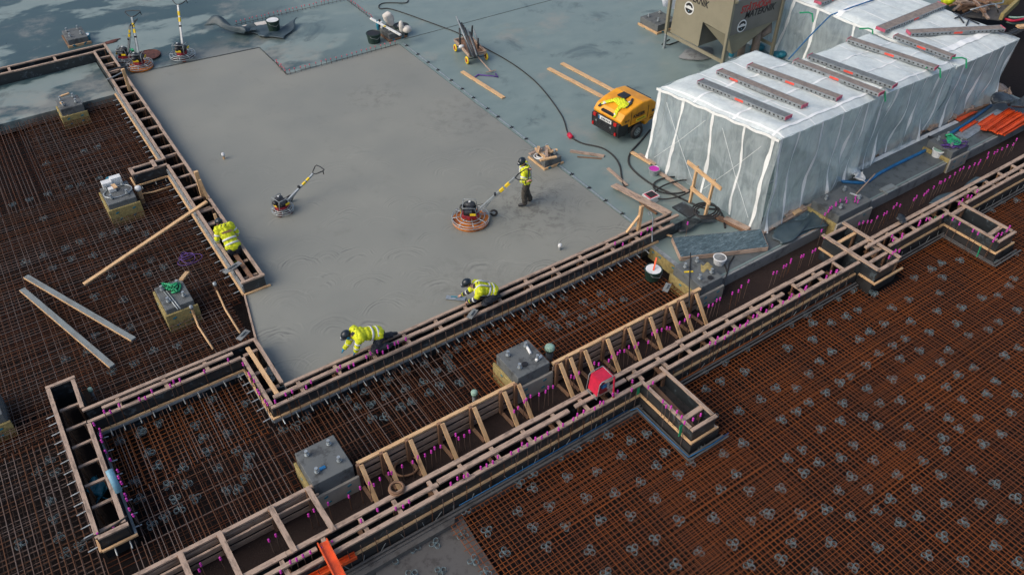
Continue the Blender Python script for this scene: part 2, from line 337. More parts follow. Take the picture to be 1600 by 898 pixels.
# ------------------------------------------------------------------ mesh helpers
class MB:
    """collects shapes into one mesh"""
    def __init__(s): s.v = []; s.f = []; s.m = []; s.uv = []
    def quad(s, idx, uvs, mi): s.f.append(idx); s.uv.append(uvs); s.m.append(mi)
    def beam(s, a, b, w, h, mi=0, roll=0.0, up=(0, 0, 1)):
        a = Vector(a); b = Vector(b); d = b-a; L = d.length; d.normalize()
        u = Vector(up)
        if abs(d.dot(u)) > 0.98: u = Vector((0, 1, 0)) if abs(d.y) < 0.9 else Vector((1, 0, 0))
        x = d.cross(u).normalized(); u = x.cross(d)
        if roll: x, u = x*math.cos(roll)+u*math.sin(roll), u*math.cos(roll)-x*math.sin(roll)
        n = len(s.v)
        for p in (a, b):
            for sx, su in ((-1, -1), (1, -1), (1, 1), (-1, 1)):
                s.v.append(p+x*(w/2*sx)+u*(h/2*su))
        o = random.random()*5
        for i, wd in enumerate((w, h, w, h)):
            j = (i+1) % 4
            s.quad((n+i, n+j, n+4+j, n+4+i), ((0, o+i), (0, o+i+wd), (L, o+i+wd), (L, o+i)), mi)
        s.quad((n+3, n+2, n+1, n), ((0, 0), (0, w), (h, w), (h, 0)), mi)
        s.quad((n+4, n+5, n+6, n+7), ((0, 0), (0, w), (h, w), (h, 0)), mi)
        return s
    def box(s, x0, x1, y0, y1, z0, z1, mi=0):
        if (x1-x0) >= (y1-y0): s.beam((x0, (y0+y1)/2, (z0+z1)/2), (x1, (y0+y1)/2, (z0+z1)/2), y1-y0, z1-z0, mi)
        else: s.beam(((x0+x1)/2, y0, (z0+z1)/2), ((x0+x1)/2, y1, (z0+z1)/2), x1-x0, z1-z0, mi)
        return s
    def tube(s, pts, r, n=6, mi=0, closed=False, r1=None, cap=True):
        pts = [Vector(p) for p in pts]; N = len(pts); base = len(s.v); prev = None
        for i, p in enumerate(pts):
            if closed: d = pts[(i+1) % N]-pts[i-1]
            else: d = pts[min(i+1, N-1)]-pts[max(i-1, 0)]
            if d.length < 1e-9: d = Vector((0, 0, 1))
            d.normalize()
            if prev is None:
                u = Vector((0, 0, 1)) if abs(d.z) < 0.9 else Vector((1, 0, 0))
                x = d.cross(u).normalized()
            else:
                x = (prev-d*prev.dot(d))
                x = x.normalized() if x.length > 1e-6 else d.orthogonal().normalized()
            prev = x; y = d.cross(x)
            rr = r if r1 is None else r+(r1-r)*i/max(N-1, 1)
            for k in range(n):
                t = 2*math.pi*(k+0.5)/n
                s.v.append(p+x*(rr*math.cos(t))+y*(rr*math.sin(t)))
        L = 0
        for i in range(N if closed else N-1):
            j = (i+1) % N
            for k in range(n):
                k2 = (k+1) % n
                s.quad((base+i*n+k, base+i*n+k2, base+j*n+k2, base+j*n+k), ((i, k/n), (i, (k+1)/n), (i+1, (k+1)/n), (i+1, k/n)), mi)
        if cap and not closed:
            s.quad(tuple(base+k for k in range(n))[::-1], [(0, 0)]*n, mi)
            s.quad(tuple(base+(N-1)*n+k for k in range(n)), [(0, 0)]*n, mi)
        return s
    def cyl(s, a, b, ra, rb=None, n=12, mi=0): return s.tube((a, b), ra, n, mi, r1=ra if rb is None else rb)
    def torus(s, c, R, r, axis='z', n=24, k=5, mi=0, sx=1, sy=1):
        c = Vector(c); pts = []
        for i in range(n):
            t = 2*math.pi*i/n; a, b = R*sx*math.cos(t), R*sy*math.sin(t)
            pts.append(c+(Vector((a, b, 0)) if axis == 'z' else Vector((a, 0, b)) if axis == 'y' else Vector((0, a, b))))
        return s.tube(pts, r, k, mi, closed=True)
    def ell(s, c, rx, ry, rz, nu=10, nv=7, mi=0, rot=None):
        c = Vector(c); base = len(s.v)
        def pt(i, j):
            th = math.pi*j/nv; ph = 2*math.pi*i/nu
            p = Vector((rx*math.sin(th)*math.cos(ph), ry*math.sin(th)*math.sin(ph), rz*math.cos(th)))
            return c+(rot @ p if rot else p)
        s.v.append(pt(0, 0))
        for j in range(1, nv):
            for i in range(nu): s.v.append(pt(i, j))
        s.v.append(pt(0, nv)); last = len(s.v)-1
        for i in range(nu):
            i2 = (i+1) % nu
            s.quad((base, base+1+i, base+1+i2), [(0, 0)]*3, mi)
            s.quad((last, last-nu+i2, last-nu+i), [(0, 0)]*3, mi)
            for j in range(nv-2):
                a = base+1+j*nu
                s.quad((a+i, a+nu+i, a+nu+i2, a+i2), [(0, 0)]*4, mi)
        return s
    def prism(s, poly, ext, mi=0):
        """closed polygon (list of 3-D points) extruded by the vector ext"""
        poly = [Vector(p) for p in poly]; ext = Vector(ext); n = len(poly); b = len(s.v)
        nrm = Vector((0, 0, 0))
        for i in range(n): nrm += poly[i].cross(poly[(i+1) % n])
        if nrm.dot(ext) > 0: poly = poly[::-1]
        s.v += poly; s.v += [p+ext for p in poly]
        uvp = [(p.x, p.y+p.z) for p in poly]
        s.quad(tuple(range(b, b+n)), uvp, mi); s.quad(tuple(range(b+2*n-1, b+n-1, -1)), uvp[::-1], mi)
        for i in range(n):
            j = (i+1) % n
            s.quad((b+j, b+i, b+n+i, b+n+j), ((0, 0), (0, 1), (1, 1), (1, 0)), mi)
        return s
    def surf(s, fn, nu, nv, mi=0):
        b = len(s.v)
        for j in range(nv+1):
            for i in range(nu+1): s.v.append(Vector(fn(i/nu, j/nv)))
        for j in range(nv):
            for i in range(nu):
                a = b+j*(nu+1)+i
                s.quad((a, a+1, a+nu+2, a+nu+1), ((i/nu, j/nv), ((i+1)/nu, j/nv), ((i+1)/nu, (j+1)/nv), (i/nu, (j+1)/nv)), mi)
        return s
    def capsule(s, a, b, ra, rb, n=10):
        a = Vector(a); b = Vector(b)
        s.ell(a, ra, ra, ra, n, 6); s.ell(b, rb, rb, rb, n, 6); s.tube((a, b), ra, n, r1=rb); return s
    def mesh(s, name, mats, off=Vector((0, 0, 0)), smooth=False):
        me = bpy.data.meshes.new(name)
        me.from_pydata([v-off for v in s.v], [], s.f)
        for m in (mats if isinstance(mats, (list, tuple)) else [mats]): me.materials.append(M[m] if isinstance(m, str) else m)
        me.polygons.foreach_set('material_index', s.m)
        if smooth: me.polygons.foreach_set('use_smooth', [True]*len(s.f))
        ul = me.uv_layers.new(name='UVMap'); flat = []
        for u in s.uv:
            for a in u: flat += [a[0], a[1]]
        ul.data.foreach_set('uv', flat); me.update()
        return me
    def build(s, name, mats, parent=None, smooth=False, bevel=0.0):
        off = parent['_w'] if parent is not None and '_w' in parent else (0, 0, 0)
        o = bpy.data.objects.new(name, s.mesh(name, mats, Vector(off), smooth)); COL.objects.link(o)
        if parent is not None: o.parent = parent
        if bevel:
            b = o.modifiers.new('edge', 'BEVEL'); b.width = bevel; b.segments = 2; b.limit_method = 'ANGLE'
        return o

def tag(o, label=None, cat=None, group=None, kind=None):
    if label: o['label'] = label
    if cat: o['category'] = cat
    if group: o['group'] = group
    if kind: o['kind'] = kind
    return o
def thing(name, label, cat, loc=(0, 0, 0), rz=0.0, group=None, world=False):
    """Empty at the base of a thing; world=True: its parts are drawn in world coordinates"""
    o = bpy.data.objects.new(name, None); COL.objects.link(o); o.location = loc; o.rotation_euler = (0, 0, rz)
    o.empty_display_size = 0.2
    if world: o['_w'] = tuple(loc)
    return tag(o, label, cat, group)
def solo(name, mb, mats, label, cat, group=None, smooth=False, bevel=0.0, loc=None, kind=None):
    """a thing that is one mesh, drawn in world coordinates, its origin at its middle"""
    if loc is None:
        n = len(mb.v); loc = sum(mb.v, Vector((0, 0, 0)))/n; loc.z = min(v.z for v in mb.v)
    o = bpy.data.objects.new(name, mb.mesh(name, mats, Vector(loc), smooth)); COL.objects.link(o); o.location = loc
    if bevel:
        b = o.modifiers.new('edge', 'BEVEL'); b.width = bevel; b.segments = 2; b.limit_method = 'ANGLE'
    return tag(o, label, cat, group, kind)
def struct(name, mb, mats, smooth=False):
    return tag(mb.build(name, mats, None, smooth), kind='structure')
def copy_tree(o, parent=None):
    c = o.copy(); COL.objects.link(c)
    if parent is not None: c.parent = parent
    for ch in list(o.children): copy_tree(ch, c)
    return c
def shape(name, mb, mats, parent=None, voxel=0.014, smooth_it=3):
    """one continuous skin from overlapping volumes"""
    me = mb.mesh(name+'_raw', mats); t = bpy.data.objects.new('raw', me); COL.objects.link(t)
    r = t.modifiers.new('r', 'REMESH'); r.mode = 'VOXEL'; r.voxel_size = voxel
    q = t.modifiers.new('s', 'SMOOTH'); q.factor = 0.5; q.iterations = smooth_it
    dg = bpy.context.evaluated_depsgraph_get()
    nm = bpy.data.meshes.new_from_object(t.evaluated_get(dg)); nm.name = name
    bpy.data.objects.remove(t); bpy.data.meshes.remove(me)
    if len(nm.materials) == 0: nm.materials.append(M[mats])
    if name in ('jacket', 'trousers', 'sleeve', 'cuff', 'body'):                # creases in the cloth
        n_ = len(nm.vertices); co = np.empty(n_*3, np.float32); no = np.empty(n_*3, np.float32); nm.vertices.foreach_get('co', co); nm.vertices.foreach_get('normal', no)
        co = co.reshape(-1, 3); no = no.reshape(-1, 3); x, y, z = co.T
        f = np.sin(x*31+y*17+z*23+2*np.sin(z*19))*np.sin(x*13-y*29+z*11)*0.010+0.006*np.sin(z*61+x*47-y*39)
        nm.vertices.foreach_set('co', (co+no*f[:, None]).ravel())
    nm.polygons.foreach_set('use_smooth', [True]*len(nm.polygons))
    if parent is not None and '_w' in parent: nm.transform(Matrix.Translation(-Vector(parent['_w'])))
    o = bpy.data.objects.new(name, nm); COL.objects.link(o)
    if parent is not None: o.parent = parent
    return o
def lerp(a, b, t): return a+(b-a)*t
def text_mesh(body, size, mat, M4, name, parent, shear=0.0, extrude=0.004, bold=0.0, sx=1.0):
    cu_ = bpy.data.curves.new('lettering', 'FONT'); cu_.body = body; cu_.size = size; cu_.shear = shear; cu_.extrude = extrude
    cu_.offset = bold; cu_.align_x = 'LEFT'
    t = bpy.data.objects.new('t', cu_); COL.objects.link(t)
    dg = bpy.context.evaluated_depsgraph_get(); dg.update()
    me = bpy.data.meshes.new_from_object(t.evaluated_get(dg)); bpy.data.objects.remove(t); bpy.data.curves.remove(cu_)
    me.transform(M4 @ Matrix.Diagonal((sx, 1, 1, 1))); me.materials.clear(); me.materials.append(M[mat])
    if parent is not None and '_w' in parent: me.transform(Matrix.Translation(-Vector(parent['_w'])))
    o = bpy.data.objects.new(name, me); COL.objects.link(o)
    if parent is not None: o.parent = parent
    return o
def frame(o, x, y):
    """4x4 with origin o, x to the right along the face, y up along the face"""
    x = Vector(x).normalized(); y = Vector(y); y = (y-x*y.dot(x)).normalized(); z = x.cross(y)
    return Matrix(((x.x, y.x, z.x, o[0]), (x.y, y.y, z.y, o[1]), (x.z, y.z, z.z, o[2]), (0, 0, 0, 1)))

# ------------------------------------------------------------------ the setting
def slab(name, poly, z0, z1, m):
    mb = MB(); mb.prism([(x, y, z0) for x, y in poly], (0, 0, z1-z0)); return struct(name, mb, m)
FZ = 0.0
mb = MB(); mb.surf(lambda a, b: (-150+300*a, -60+260*b, -0.55), 2, 2); struct('ground', mb, 'ground')
mb = MB()
mb.surf(lambda a, b: (-14+54*a, 9.9+1.75*b, -0.40+0.02*math.sin(60*a)*math.sin(7*b)), 90, 3); struct('trench_ground', mb, 'soil')
# fresh pour
slab('fresh_slab', [(2.93, 14.57), (14.93, 14.57), (14.97, 31.12), (9.72, 31.12), (9.66, 34.25), (4.05, 34.85), (4.05, 18.84), (3.36, 18.84), (2.93, 16.56)], -0.45, 0.0, 'fresh')
# hardened slab beyond and to the right
slab('hardened_slab', [(14.75, 11.68), (33.2, 11.75), (33.2, 19.5), (45, 20.5), (60, 60), (70, 110), (-60, 110), (-60, 37.52), (4.06, 37.52), (4.06, 34.87), (9.68, 34.27), (9.74, 31.14), (14.99, 31.14), (14.95, 14.1), (14.75, 14.0)], -0.46, 0.003, 'old')
slab('lower_slab', [(-40, 33.45), (3.36, 33.45), (3.36, 36.82), (-40, 36.82)], -0.44, 0.002, 'old')
slab('blinding_patch', [tuple(P(u, v, -0.4)[:2]) for u, v in ((588, 905), (586, 872), (610, 850), (655, 812), (690, 796), (722, 806), (742, 840), (768, 880), (805, 935), (690, 990), (600, 960))], -0.6, -0.40, 'blinding')

slab('blinding_apron', [(-3, 9.12), (4.6, 9.12), (4.7, 9.26), (10.3, 9.26), (10.3, 9.43), (-3, 9.43)], -0.6, -0.245, 'blinding')
slab('foundation_strip', [(15.2, 11.75), (33.1, 11.80), (33.1, 13.6), (15.2, 12.9)], -0.1, 0.008, 'strip')

# thin lines in the slab: day joints
def joint(name, pts, r, mat, label, clips=None, clip_mat='steel_dark'):
    t = thing(name, label, 'joint strip', loc=pts[0], world=True)
    mb = MB()
    for a, b in zip(pts, pts[1:]): mb.beam(a, b, r, 0.012)
    mb.build('strip', mat, t)
    if clips:
        a, b = Vector(pts[0]), Vector(pts[-1]); n = clips
        for i in range(n):
            p = a.lerp(b, (i+0.35+0.25*random.random())/n); q = MB()
            q.beam(p+Vector((-0.07, 0.02, 0.02)), p+Vector((0.07, -0.02, 0.03)), 0.03, 0.03)
            q.beam(p+Vector((0, -0.05, 0.0)), p+Vector((0, 0.03, 0.07)), 0.025, 0.025)
            q.build('clip', clip_mat, t)
    return t
joint('joint_rail', [(15.16, 31.1, 0.012), (15.0, 15.2, 0.012)], 0.045, 'galv', 'pale joint strip with dark clips along the right edge of the fresh slab', 17)
joint('joint_rail', [(4.3, 34.9, 0.012), (9.7, 34.27, 0.012), (9.73, 32.3, 0.012)], 0.02, 'steel_dark', 'thin dark joint strip behind the fresh slab beside the parked trowels', 0)
joint('joint_rail', [(15.4, 31.42, 0.010), (23, 31.3, 0.010), (32, 31.3, 0.010)], 0.014, 'steel_dark', 'thin dark joint running away from the sack-covered plinth toward the cart', 0)

# ------------------------------------------------------------------ rebar mats
def cut(a, b, holes):
    segs = [(a, b)]
    for h0, h1 in holes:
        ns = []
        for s0, s1 in segs:
            if h1 <= s0 or h0 >= s1: ns.append((s0, s1)); continue
            if h0 > s0: ns.append((s0, h0))
            if h1 < s1: ns.append((h1, s1))
        segs = ns
    return [(p, q) for p, q in segs if q-p > 0.12]
def bars(mb, rect, along, spacing, z, r, holes, jit=0.014, mi=0, gaps=0.0, wob=0.006):
    x0, x1, y0, y1 = rect
    a0, a1, b0, b1 = (x0, x1, y0, y1) if along == 'x' else (y0, y1, x0, x1)
    b = b0+spacing*0.5
    while b < b1:
        bb = b+random.uniform(-jit, jit)
        hs = [((h[0], h[1]) if along == 'x' else (h[2], h[3])) for h in holes if ((h[2] < bb < h[3]) if along == 'x' else (h[0] < bb < h[1]))]
        if gaps and random.random() < gaps: b += spacing; continue
        e0 = a0+random.uniform(-0.05, 0.08); e1 = a1-random.uniform(-0.05, 0.08)
        for s0, s1 in cut(e0, e1, hs):
            n = max(1, int((s1-s0)/3.0)); pts = []
            for i in range(n+1):
                t = lerp(s0, s1, i/n); d = bb+random.uniform(-wob, wob); zz = z+random.uniform(-wob, wob)
                pts.append((t, d, zz) if along == 'x' else (d, t, zz))
            mb.tube(pts, r, 4, mi, cap=False)
        b += spacing
def mat_thing(label, rect, layers, holes, group='rebar mats'):
    x0, x1, y0, y1 = rect
    t = thing('rebar_mat', label, 'rebar mat', loc=((x0+x1)/2, (y0+y1)/2, layers[0][2]), world=True, group=group)
    names = {}
    for along, sp, z, r, m, part, sub in layers:
        mb, _ = names.setdefault(part, (MB(), m))
        bars(mb, sub or rect, along, sp, z, r, holes, 0.012 if m == 'rebar_orange' else 0.034, 0, 0.0 if m == 'rebar_orange' else 0.06)
    for part, (mb, m) in names.items(): mb.build(part, m, t)
    return t
RZ = -0.26
stubs = [(10.25, 11.35, 7.45, 9.6), (18.75, 20.35, 8.75, 9.6), (23.15, 24.35, 7.55, 9.6)]
R = (4.45, 42, -3.0, 9.28)
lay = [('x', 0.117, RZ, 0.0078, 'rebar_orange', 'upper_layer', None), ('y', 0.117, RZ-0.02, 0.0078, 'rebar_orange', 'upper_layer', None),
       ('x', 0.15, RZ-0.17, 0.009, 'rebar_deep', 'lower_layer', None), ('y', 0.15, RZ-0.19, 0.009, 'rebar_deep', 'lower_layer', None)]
for x in (5.6, 8.6, 12.2, 15.4, 18.2, 21.0, 24.5, 28.0):           # laps where two sheets overlap
    for y in (0.6, 4.2, 7.0):
        w = random.uniform(1.2, 2.2); hh = random.uniform(0.8, 1.6); yy = y+random.uniform(-0.8, 0.8)
        lay.append(('x', 0.125, RZ+0.018, 0.0080, 'rebar_orange', 'upper_layer', (x+random.uniform(-.5, .5), x+w+1.4, yy, min(yy+hh, 9.2))))
mat_thing('wide orange rusted rebar mat filling the near right of the site', R, lay, stubs)
mat_thing('grey-brown rebar mat with long closely laid top bars between the two timber forms', (-1.35, 14.2, 11.45, 13.9),
    [('y', 0.115, -0.10, 0.0105, 'rebar_steel', 'upper_layer', (-1.35, 7.0, 11.45, 13.9)), ('y', 0.135, -0.12, 0.0095, 'rebar_orange', 'upper_bars', (7.0, 14.2, 11.45, 13.95)),
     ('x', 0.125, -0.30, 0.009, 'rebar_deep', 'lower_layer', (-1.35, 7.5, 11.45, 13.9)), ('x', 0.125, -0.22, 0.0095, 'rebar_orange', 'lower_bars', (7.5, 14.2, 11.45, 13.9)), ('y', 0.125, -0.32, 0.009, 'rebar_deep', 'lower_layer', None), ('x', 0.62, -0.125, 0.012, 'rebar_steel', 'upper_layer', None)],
    [(2.15, 3.35, 11.1, 12.45), (7.75, 8.95, 11.1, 12.5)])
mat_thing('short piece of rebar mat inside the corner of the stepped timber form', (-1.35, 2.2, 13.9, 15.95),
    [('y', 0.115, -0.10, 0.012, 'rebar_steel', 'upper_layer', None), ('x', 0.14, -0.30, 0.010, 'rebar_orange', 'lower_layer', None), ('y', 0.14, -0.32, 0.009, 'rebar_deep', 'lower_layer', None)], [])
mat_thing('wide dark rebar mat filling the left of the site', (-14, 3.28, 16.62, 33.4),
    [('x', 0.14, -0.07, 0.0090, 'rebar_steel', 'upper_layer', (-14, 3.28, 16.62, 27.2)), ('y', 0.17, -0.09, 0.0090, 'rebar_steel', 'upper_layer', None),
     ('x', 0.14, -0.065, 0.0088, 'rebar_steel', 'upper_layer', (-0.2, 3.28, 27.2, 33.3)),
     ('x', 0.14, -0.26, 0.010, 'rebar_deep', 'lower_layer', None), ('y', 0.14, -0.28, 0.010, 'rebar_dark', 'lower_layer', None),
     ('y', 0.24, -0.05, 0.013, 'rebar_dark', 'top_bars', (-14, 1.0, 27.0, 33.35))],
    [(1.1, 2.1, 18.9, 20.2), (1.1, 2.1, 24.9, 26.3), (1.1, 2.1, 32.4, 33.5), (-2.2, -1.3, 16, 17.85), (2.2, 3.4, 26.2, 26.95), (2.9, 3.4, 16.5, 18.9)])
mat_thing('rusty brown rebar mat in the near left corner beside the long narrow timber box', (-14, -2.2, 8.5, 16.6),
    [('y', 0.15, -0.07, 0.012, 'rebar_steel', 'upper_layer', None), ('x', 0.15, -0.10, 0.010, 'rebar_deep', 'upper_layer', None),
     ('x', 0.15, -0.27, 0.010, 'rebar_dark', 'lower_layer', None), ('y', 0.15, -0.29, 0.010, 'rebar_deep', 'lower_layer', None)], [])
mat_thing('strip of rebar mat below the end of the long narrow timber box', (-2.2, -1.35, 10.3, 12.55),
    [('y', 0.13, -0.10, 0.012, 'rebar_steel', 'upper_layer', None), ('x', 0.15, -0.27, 0.010, 'rebar_deep', 'lower_layer', None)], [])

# three-ring spacers lying in the mats (pixel survey of the photo)
CL = {(800, 673): '125,260 45,320 130,350 345,285 298,155 403,100 478,42 597,20 740,58 840,18 680,150 528,250 640,385 460,415 235,467 38,498 133,597 335,590 550,553 740,522 895,418 800,315 900,212 952,132 1040,270 1117,195 1190,100 1318,140 1440,75 1395,268 1300,358 1122,400 1255,540 1482,370 1040,553 893,670 755,735 485,740 217,717 1020,830 1168,748 1378,700 1493,555 1482,832 590,885 1580,510',
 (1200, 673): '215,112 123,168 315,193 455,165 225,258 82,355 520,283 440,367 628,355 660,180 828,88 535,85 805,268 968,182 1092,42 1108,115 1342,80 1456,18 1272,237 1078,270 925,357 760,422 675,490 517,528 365,487 203,512 10,510 823,570 938,530 1107,452 1330,445 1420,325 1548,415 1455,550 1222,567 1090,653 1418,713 1222,805 997,772 685,722 390,693 148,693 82,797 537,845 300,880 1565,817',
 (1200, 450): '140,222 240,165 318,107 437,60 530,10 660,30 278,215 395,212 490,172 563,135 282,318 123,372 320,453 397,395 570,315 635,270 725,222 773,120 880,70 890,205 1070,28 1058,140 1010,272 857,315 780,355 690,405 615,478 825,435 947,385 1078,458 1125,385 1180,218 1210,118 1335,58 1437,42 1557,135 1440,208 1378,257 1255,290 1562,370 1475,418 1285,492 1185,540 1115,612 950,557 778,563 620,625 450,585 515,543 257,530 177,620 50,620 363,647 255,708 180,765 85,815 470,713 697,712 825,697 1005,740 1213,690 1365,655 1550,658 1420,577 1515,773 1310,805 1125,805 597,795 685,853 455,823 330,875 878,863 1193,870',
 (800, 450): '1460,370 1325,458 1195,512 1453,517 1302,577 1040,605 1207,628 1130,685 1415,762 1550,690 1260,795 730,775',
 (1200, 225): '1200,722 1083,740 1020,778 915,830 1090,830 1260,465 1322,498 1395,410 1455,362 1550,350 1540,680 1420,725 1535,838 1505,880',
 (400, 673): '1305,490 1495,362 1440,622 1550,755 1355,803 1435,880'}
CM = {(400, 450): '1505,268 1430,300 1345,342 1253,375 1578,237 1195,415 1200,455 1215,495 1272,583 1055,467 940,515 1125,515 1040,583 1148,600 825,572 930,620 805,665 1078,648 675,645 570,693 718,720 630,735 903,740 970,705 800,800 720,808 490,742 320,808 250,855 165,885',
 (800, 450): '250,105 125,143 190,183 82,178 235,222 285,243 362,225 435,182 320,155 447,85 550,32 505,152 620,85 695,68 565,110 320,62',
 (0, 673): '875,10 745,60 930,132 985,212 1265,38 1420,12 1295,122 1475,120 1550,158 1540,215 1360,230 1530,290 1140,228 1045,332 1165,328 840,310 1090,420 1215,415 1415,365 1485,360 1120,482 1030,530 945,580 870,420',
 (0, 450): '1320,690 1365,795 1530,715 1180,755 1220,850 990,840 880,885'}
CLf = {(0, 673): '305,180 235,250 345,258 310,432 340,545 370,660 500,710 410,755 125,700',
 (0, 225): '430,265 180,345 75,375 300,305 270,460 405,645 500,605 445,715 330,768 270,690 155,735 830,760 690,820 925,805 1020,765 940,720 580,690 720,545 640,565 910,555 800,520 500,250 620,210 290,120 520,40 610,15',
 (0, 450): '590,50 770,70 590,290 405,440 540,395 700,520 835,470 955,385 1110,355 810,245'}
CP = {(400, 673): '988,725 1117,697 860,793 1150,873 970,893 1185,583 1288,643'}
mbc = MB()
for k in range(3):
    t = 2*math.pi*k/3; c = (0.076*math.cos(t), 0.076*math.sin(t), 0)
    for dz in (0.01, 0.06): mbc.torus((c[0], c[1], dz), 0.058, 0.0068, 'z', 14, 5)
    for j in range(4):
        a = t+j*math.pi/2+0.4; mbc.cyl((c[0]+0.060*math.cos(a), c[1]+0.060*math.sin(a), 0), (c[0]+0.060*math.cos(a), c[1]+0.060*math.sin(a), 0.06), 0.006, n=4)
mbc.torus((0, 0, 0.05), 0.026, 0.008, 'z', 10, 5)
ring_mesh = mbc.mesh('ring_spacer', 'ring', smooth=True)
def clovers(table, z, label, group):
    for (ox, oy), s in table.items():
        for q in s.split():
            a, b = q.split(','); p = P(ox+float(a)/3.99, oy+float(b)/3.99, z+0.05)
            o = bpy.data.objects.new('ring_spacer', ring_mesh); COL.objects.link(o)
            o.location = (p.x, p.y, z+random.uniform(-0.01, 0.005)); o.rotation_euler = (random.uniform(-.1, .1), random.uniform(-.1, .1), random.uniform(0, 6.28))
            o.scale = [random.uniform(0.92, 1.05)]*3
            tag(o, label, 'spacer', group)
clovers(CL, RZ-0.045, 'three-ring grey plastic spacer lying in the orange rebar mat', 'ring spacers in the orange mat')
clovers(CM, -0.24, 'three-ring grey plastic spacer under the long bars between the timber forms', 'ring spacers between the forms')
clovers(CLf, -0.21, 'three-ring grey plastic spacer down in the dark left rebar mat', 'ring spacers in the left mat')
clovers(CP, -0.40, 'three-ring grey plastic spacer lying on or at the edge of the bare concrete patch', 'ring spacers on the bare patch')
# ------------------------------------------------------------------ timber formwork
TOP = 0.45
def fw(label, loc, group='timber forms for the upstands'):
    return thing('formwork', label, 'formwork', loc=loc, group=group, world=True)
def planks(root, axis, a0, a1, b, w=0.095, z=TOP, h=0.05, lens=(3.0, 4.6), mat='timber', name='top_plank', jit=0.012):
    a = a0
    while a < a1-0.05:
        L = random.uniform(*lens); e = a+L
        if a1-e < 1.2: e = a1
        d0, d1 = random.uniform(-jit, jit), random.uniform(-jit, jit)
        p, q = ((a, b+d0), (e-0.006, b+d1)) if axis == 'x' else ((b+d0, a), (b+d1, e-0.006))
        zz = z-h/2+random.uniform(-0.004, 0.006)
        MB().beam((*p, zz), (*q, zz), w*random.uniform(0.92, 1.05), h).build(name, mat, root)
        a = e
def panel(root, axis, a0, a1, b, z0=-0.38, z1=TOP-0.055, t=0.022, mat='ply'):
    mb = MB()
    if axis == 'x': mb.box(a0, a1, b-t/2, b+t/2, z0, z1)
    else: mb.box(b-t/2, b+t/2, a0, a1, z0, z1)
    mb.build('plywood_panel', mat, root)
def waler(root, axis, a0, a1, b, z=0.005, w=0.055, h=0.05, mat='fresh_timber'):
    planks(root, axis, a0, a1, b, w, z+h, h, (3.5, 5.0), mat, 'waler', 0.006)
def dowels(root, axis, a0, a1, b, side, sp=0.36, L=0.20, z=-0.03):
    a = a0+0.15
    while a < a1:
        aa = a+random.uniform(-.04, .04)
        p0 = (aa, b, z) if axis == 'x' else (b, aa, z)
        p1 = (aa, b+side*L, z-0.02) if axis == 'x' else (b+side*L, aa, z-0.02)
        MB().cyl(p0, p1, 0.016, n=6).build('dowel', 'galv', root)
        a += sp
def spacers(root, axis, a0, a1, b0, b1, sp, z=TOP-0.03, w=0.095, h=0.045, phase=0.5, mat='timber', name='spacer', low=None):
    a = a0+sp*phase
    while a < a1-0.1:
        aa = a+random.uniform(-.06, .06); mb = MB()
        p, q = ((aa, b0, z-h/2), (aa+random.uniform(-.02, .02), b1, z-h/2)) if axis == 'x' else ((b0, aa, z-h/2), (b1, aa+random.uniform(-.02, .02), z-h/2))
        mb.beam(p, q, w, h)
        mb.build(name, mat, root)
        if low:
            for bb in (b0+0.05, b1-0.05):
                st = MB()
                if axis == 'x': st.box(aa-0.05, aa+0.05, bb-0.022, bb+0.022, -0.4, z-h-0.004)
                else: st.box(bb-0.022, bb+0.022, aa-0.05, aa+0.05, -0.4, z-h-0.004)
                st.build('stud', 'brown_timber', root)
        a += sp

# A: along the near edge of the fresh slab
r = fw('long timber form along the near edge of the fresh slab with kneeling workers on it', (9, 14.3, -0.4))
panel(r, 'x', 2.36, 16.0, 14.545); panel(r, 'x', 2.36, 16.0, 14.02)
planks(r, 'x', 2.9, 15.9, 14.51); planks(r, 'x', 2.34, 15.6, 14.0, 0.09)
planks(r, 'x', 2.5, 9.2, 14.235, 0.105, TOP+0.055, 0.055); planks(r, 'x', 9.24, 13.2, 14.235, 0.105, TOP+0.055, 0.055); planks(r, 'x', 13.0, 16.0, 14.24, 0.11, TOP+0.06, 0.06)
spacers(r, 'x', 2.7, 16.2, 14.05, 14.46, 1.0, low=True); spacers(r, 'x', 3.2, 16.2, 14.05, 14.46, 2.0, z=0.12, name='lower_spacer', mat='brown_timber')
waler(r, 'x', 2.3, 15.0, 13.98); MB().box(2.3, 15.0, 13.95, 14.0, -0.09, -0.002).build('waler_base', 'galv_dull', r)
dowels(r, 'x', 2.4, 15.0, 13.95, -1)
# jog
r = fw('short timber form stepping away at the near corner of the fresh slab', (2.6, 15.4, -0.4))
panel(r, 'y', 14.1, 16.5, 2.92-0.03); panel(r, 'y', 14.04, 16.1, 2.36)
planks(r, 'y', 14.62, 16.55, 2.865); planks(r, 'y', 14.06, 16.02, 2.37, 0.09)
MB().beam((2.62, 14.3, TOP+0.025), (2.58, 16.25, TOP+0.03), 0.105, 0.055).build('top_rail', 'fresh_timber', r)
spacers(r, 'y', 14.3, 16.4, 2.42, 2.81, 0.75, z=0.30, mat='timber', low=True)
waler(r, 'y', 14.0, 16.0, 2.30); MB().box(2.27, 2.32, 13.98, 16.0, -0.09, -0.002).build('waler_base', 'galv_dull', r); dowels(r, 'y', 14.0, 16.0, 2.27, -1)
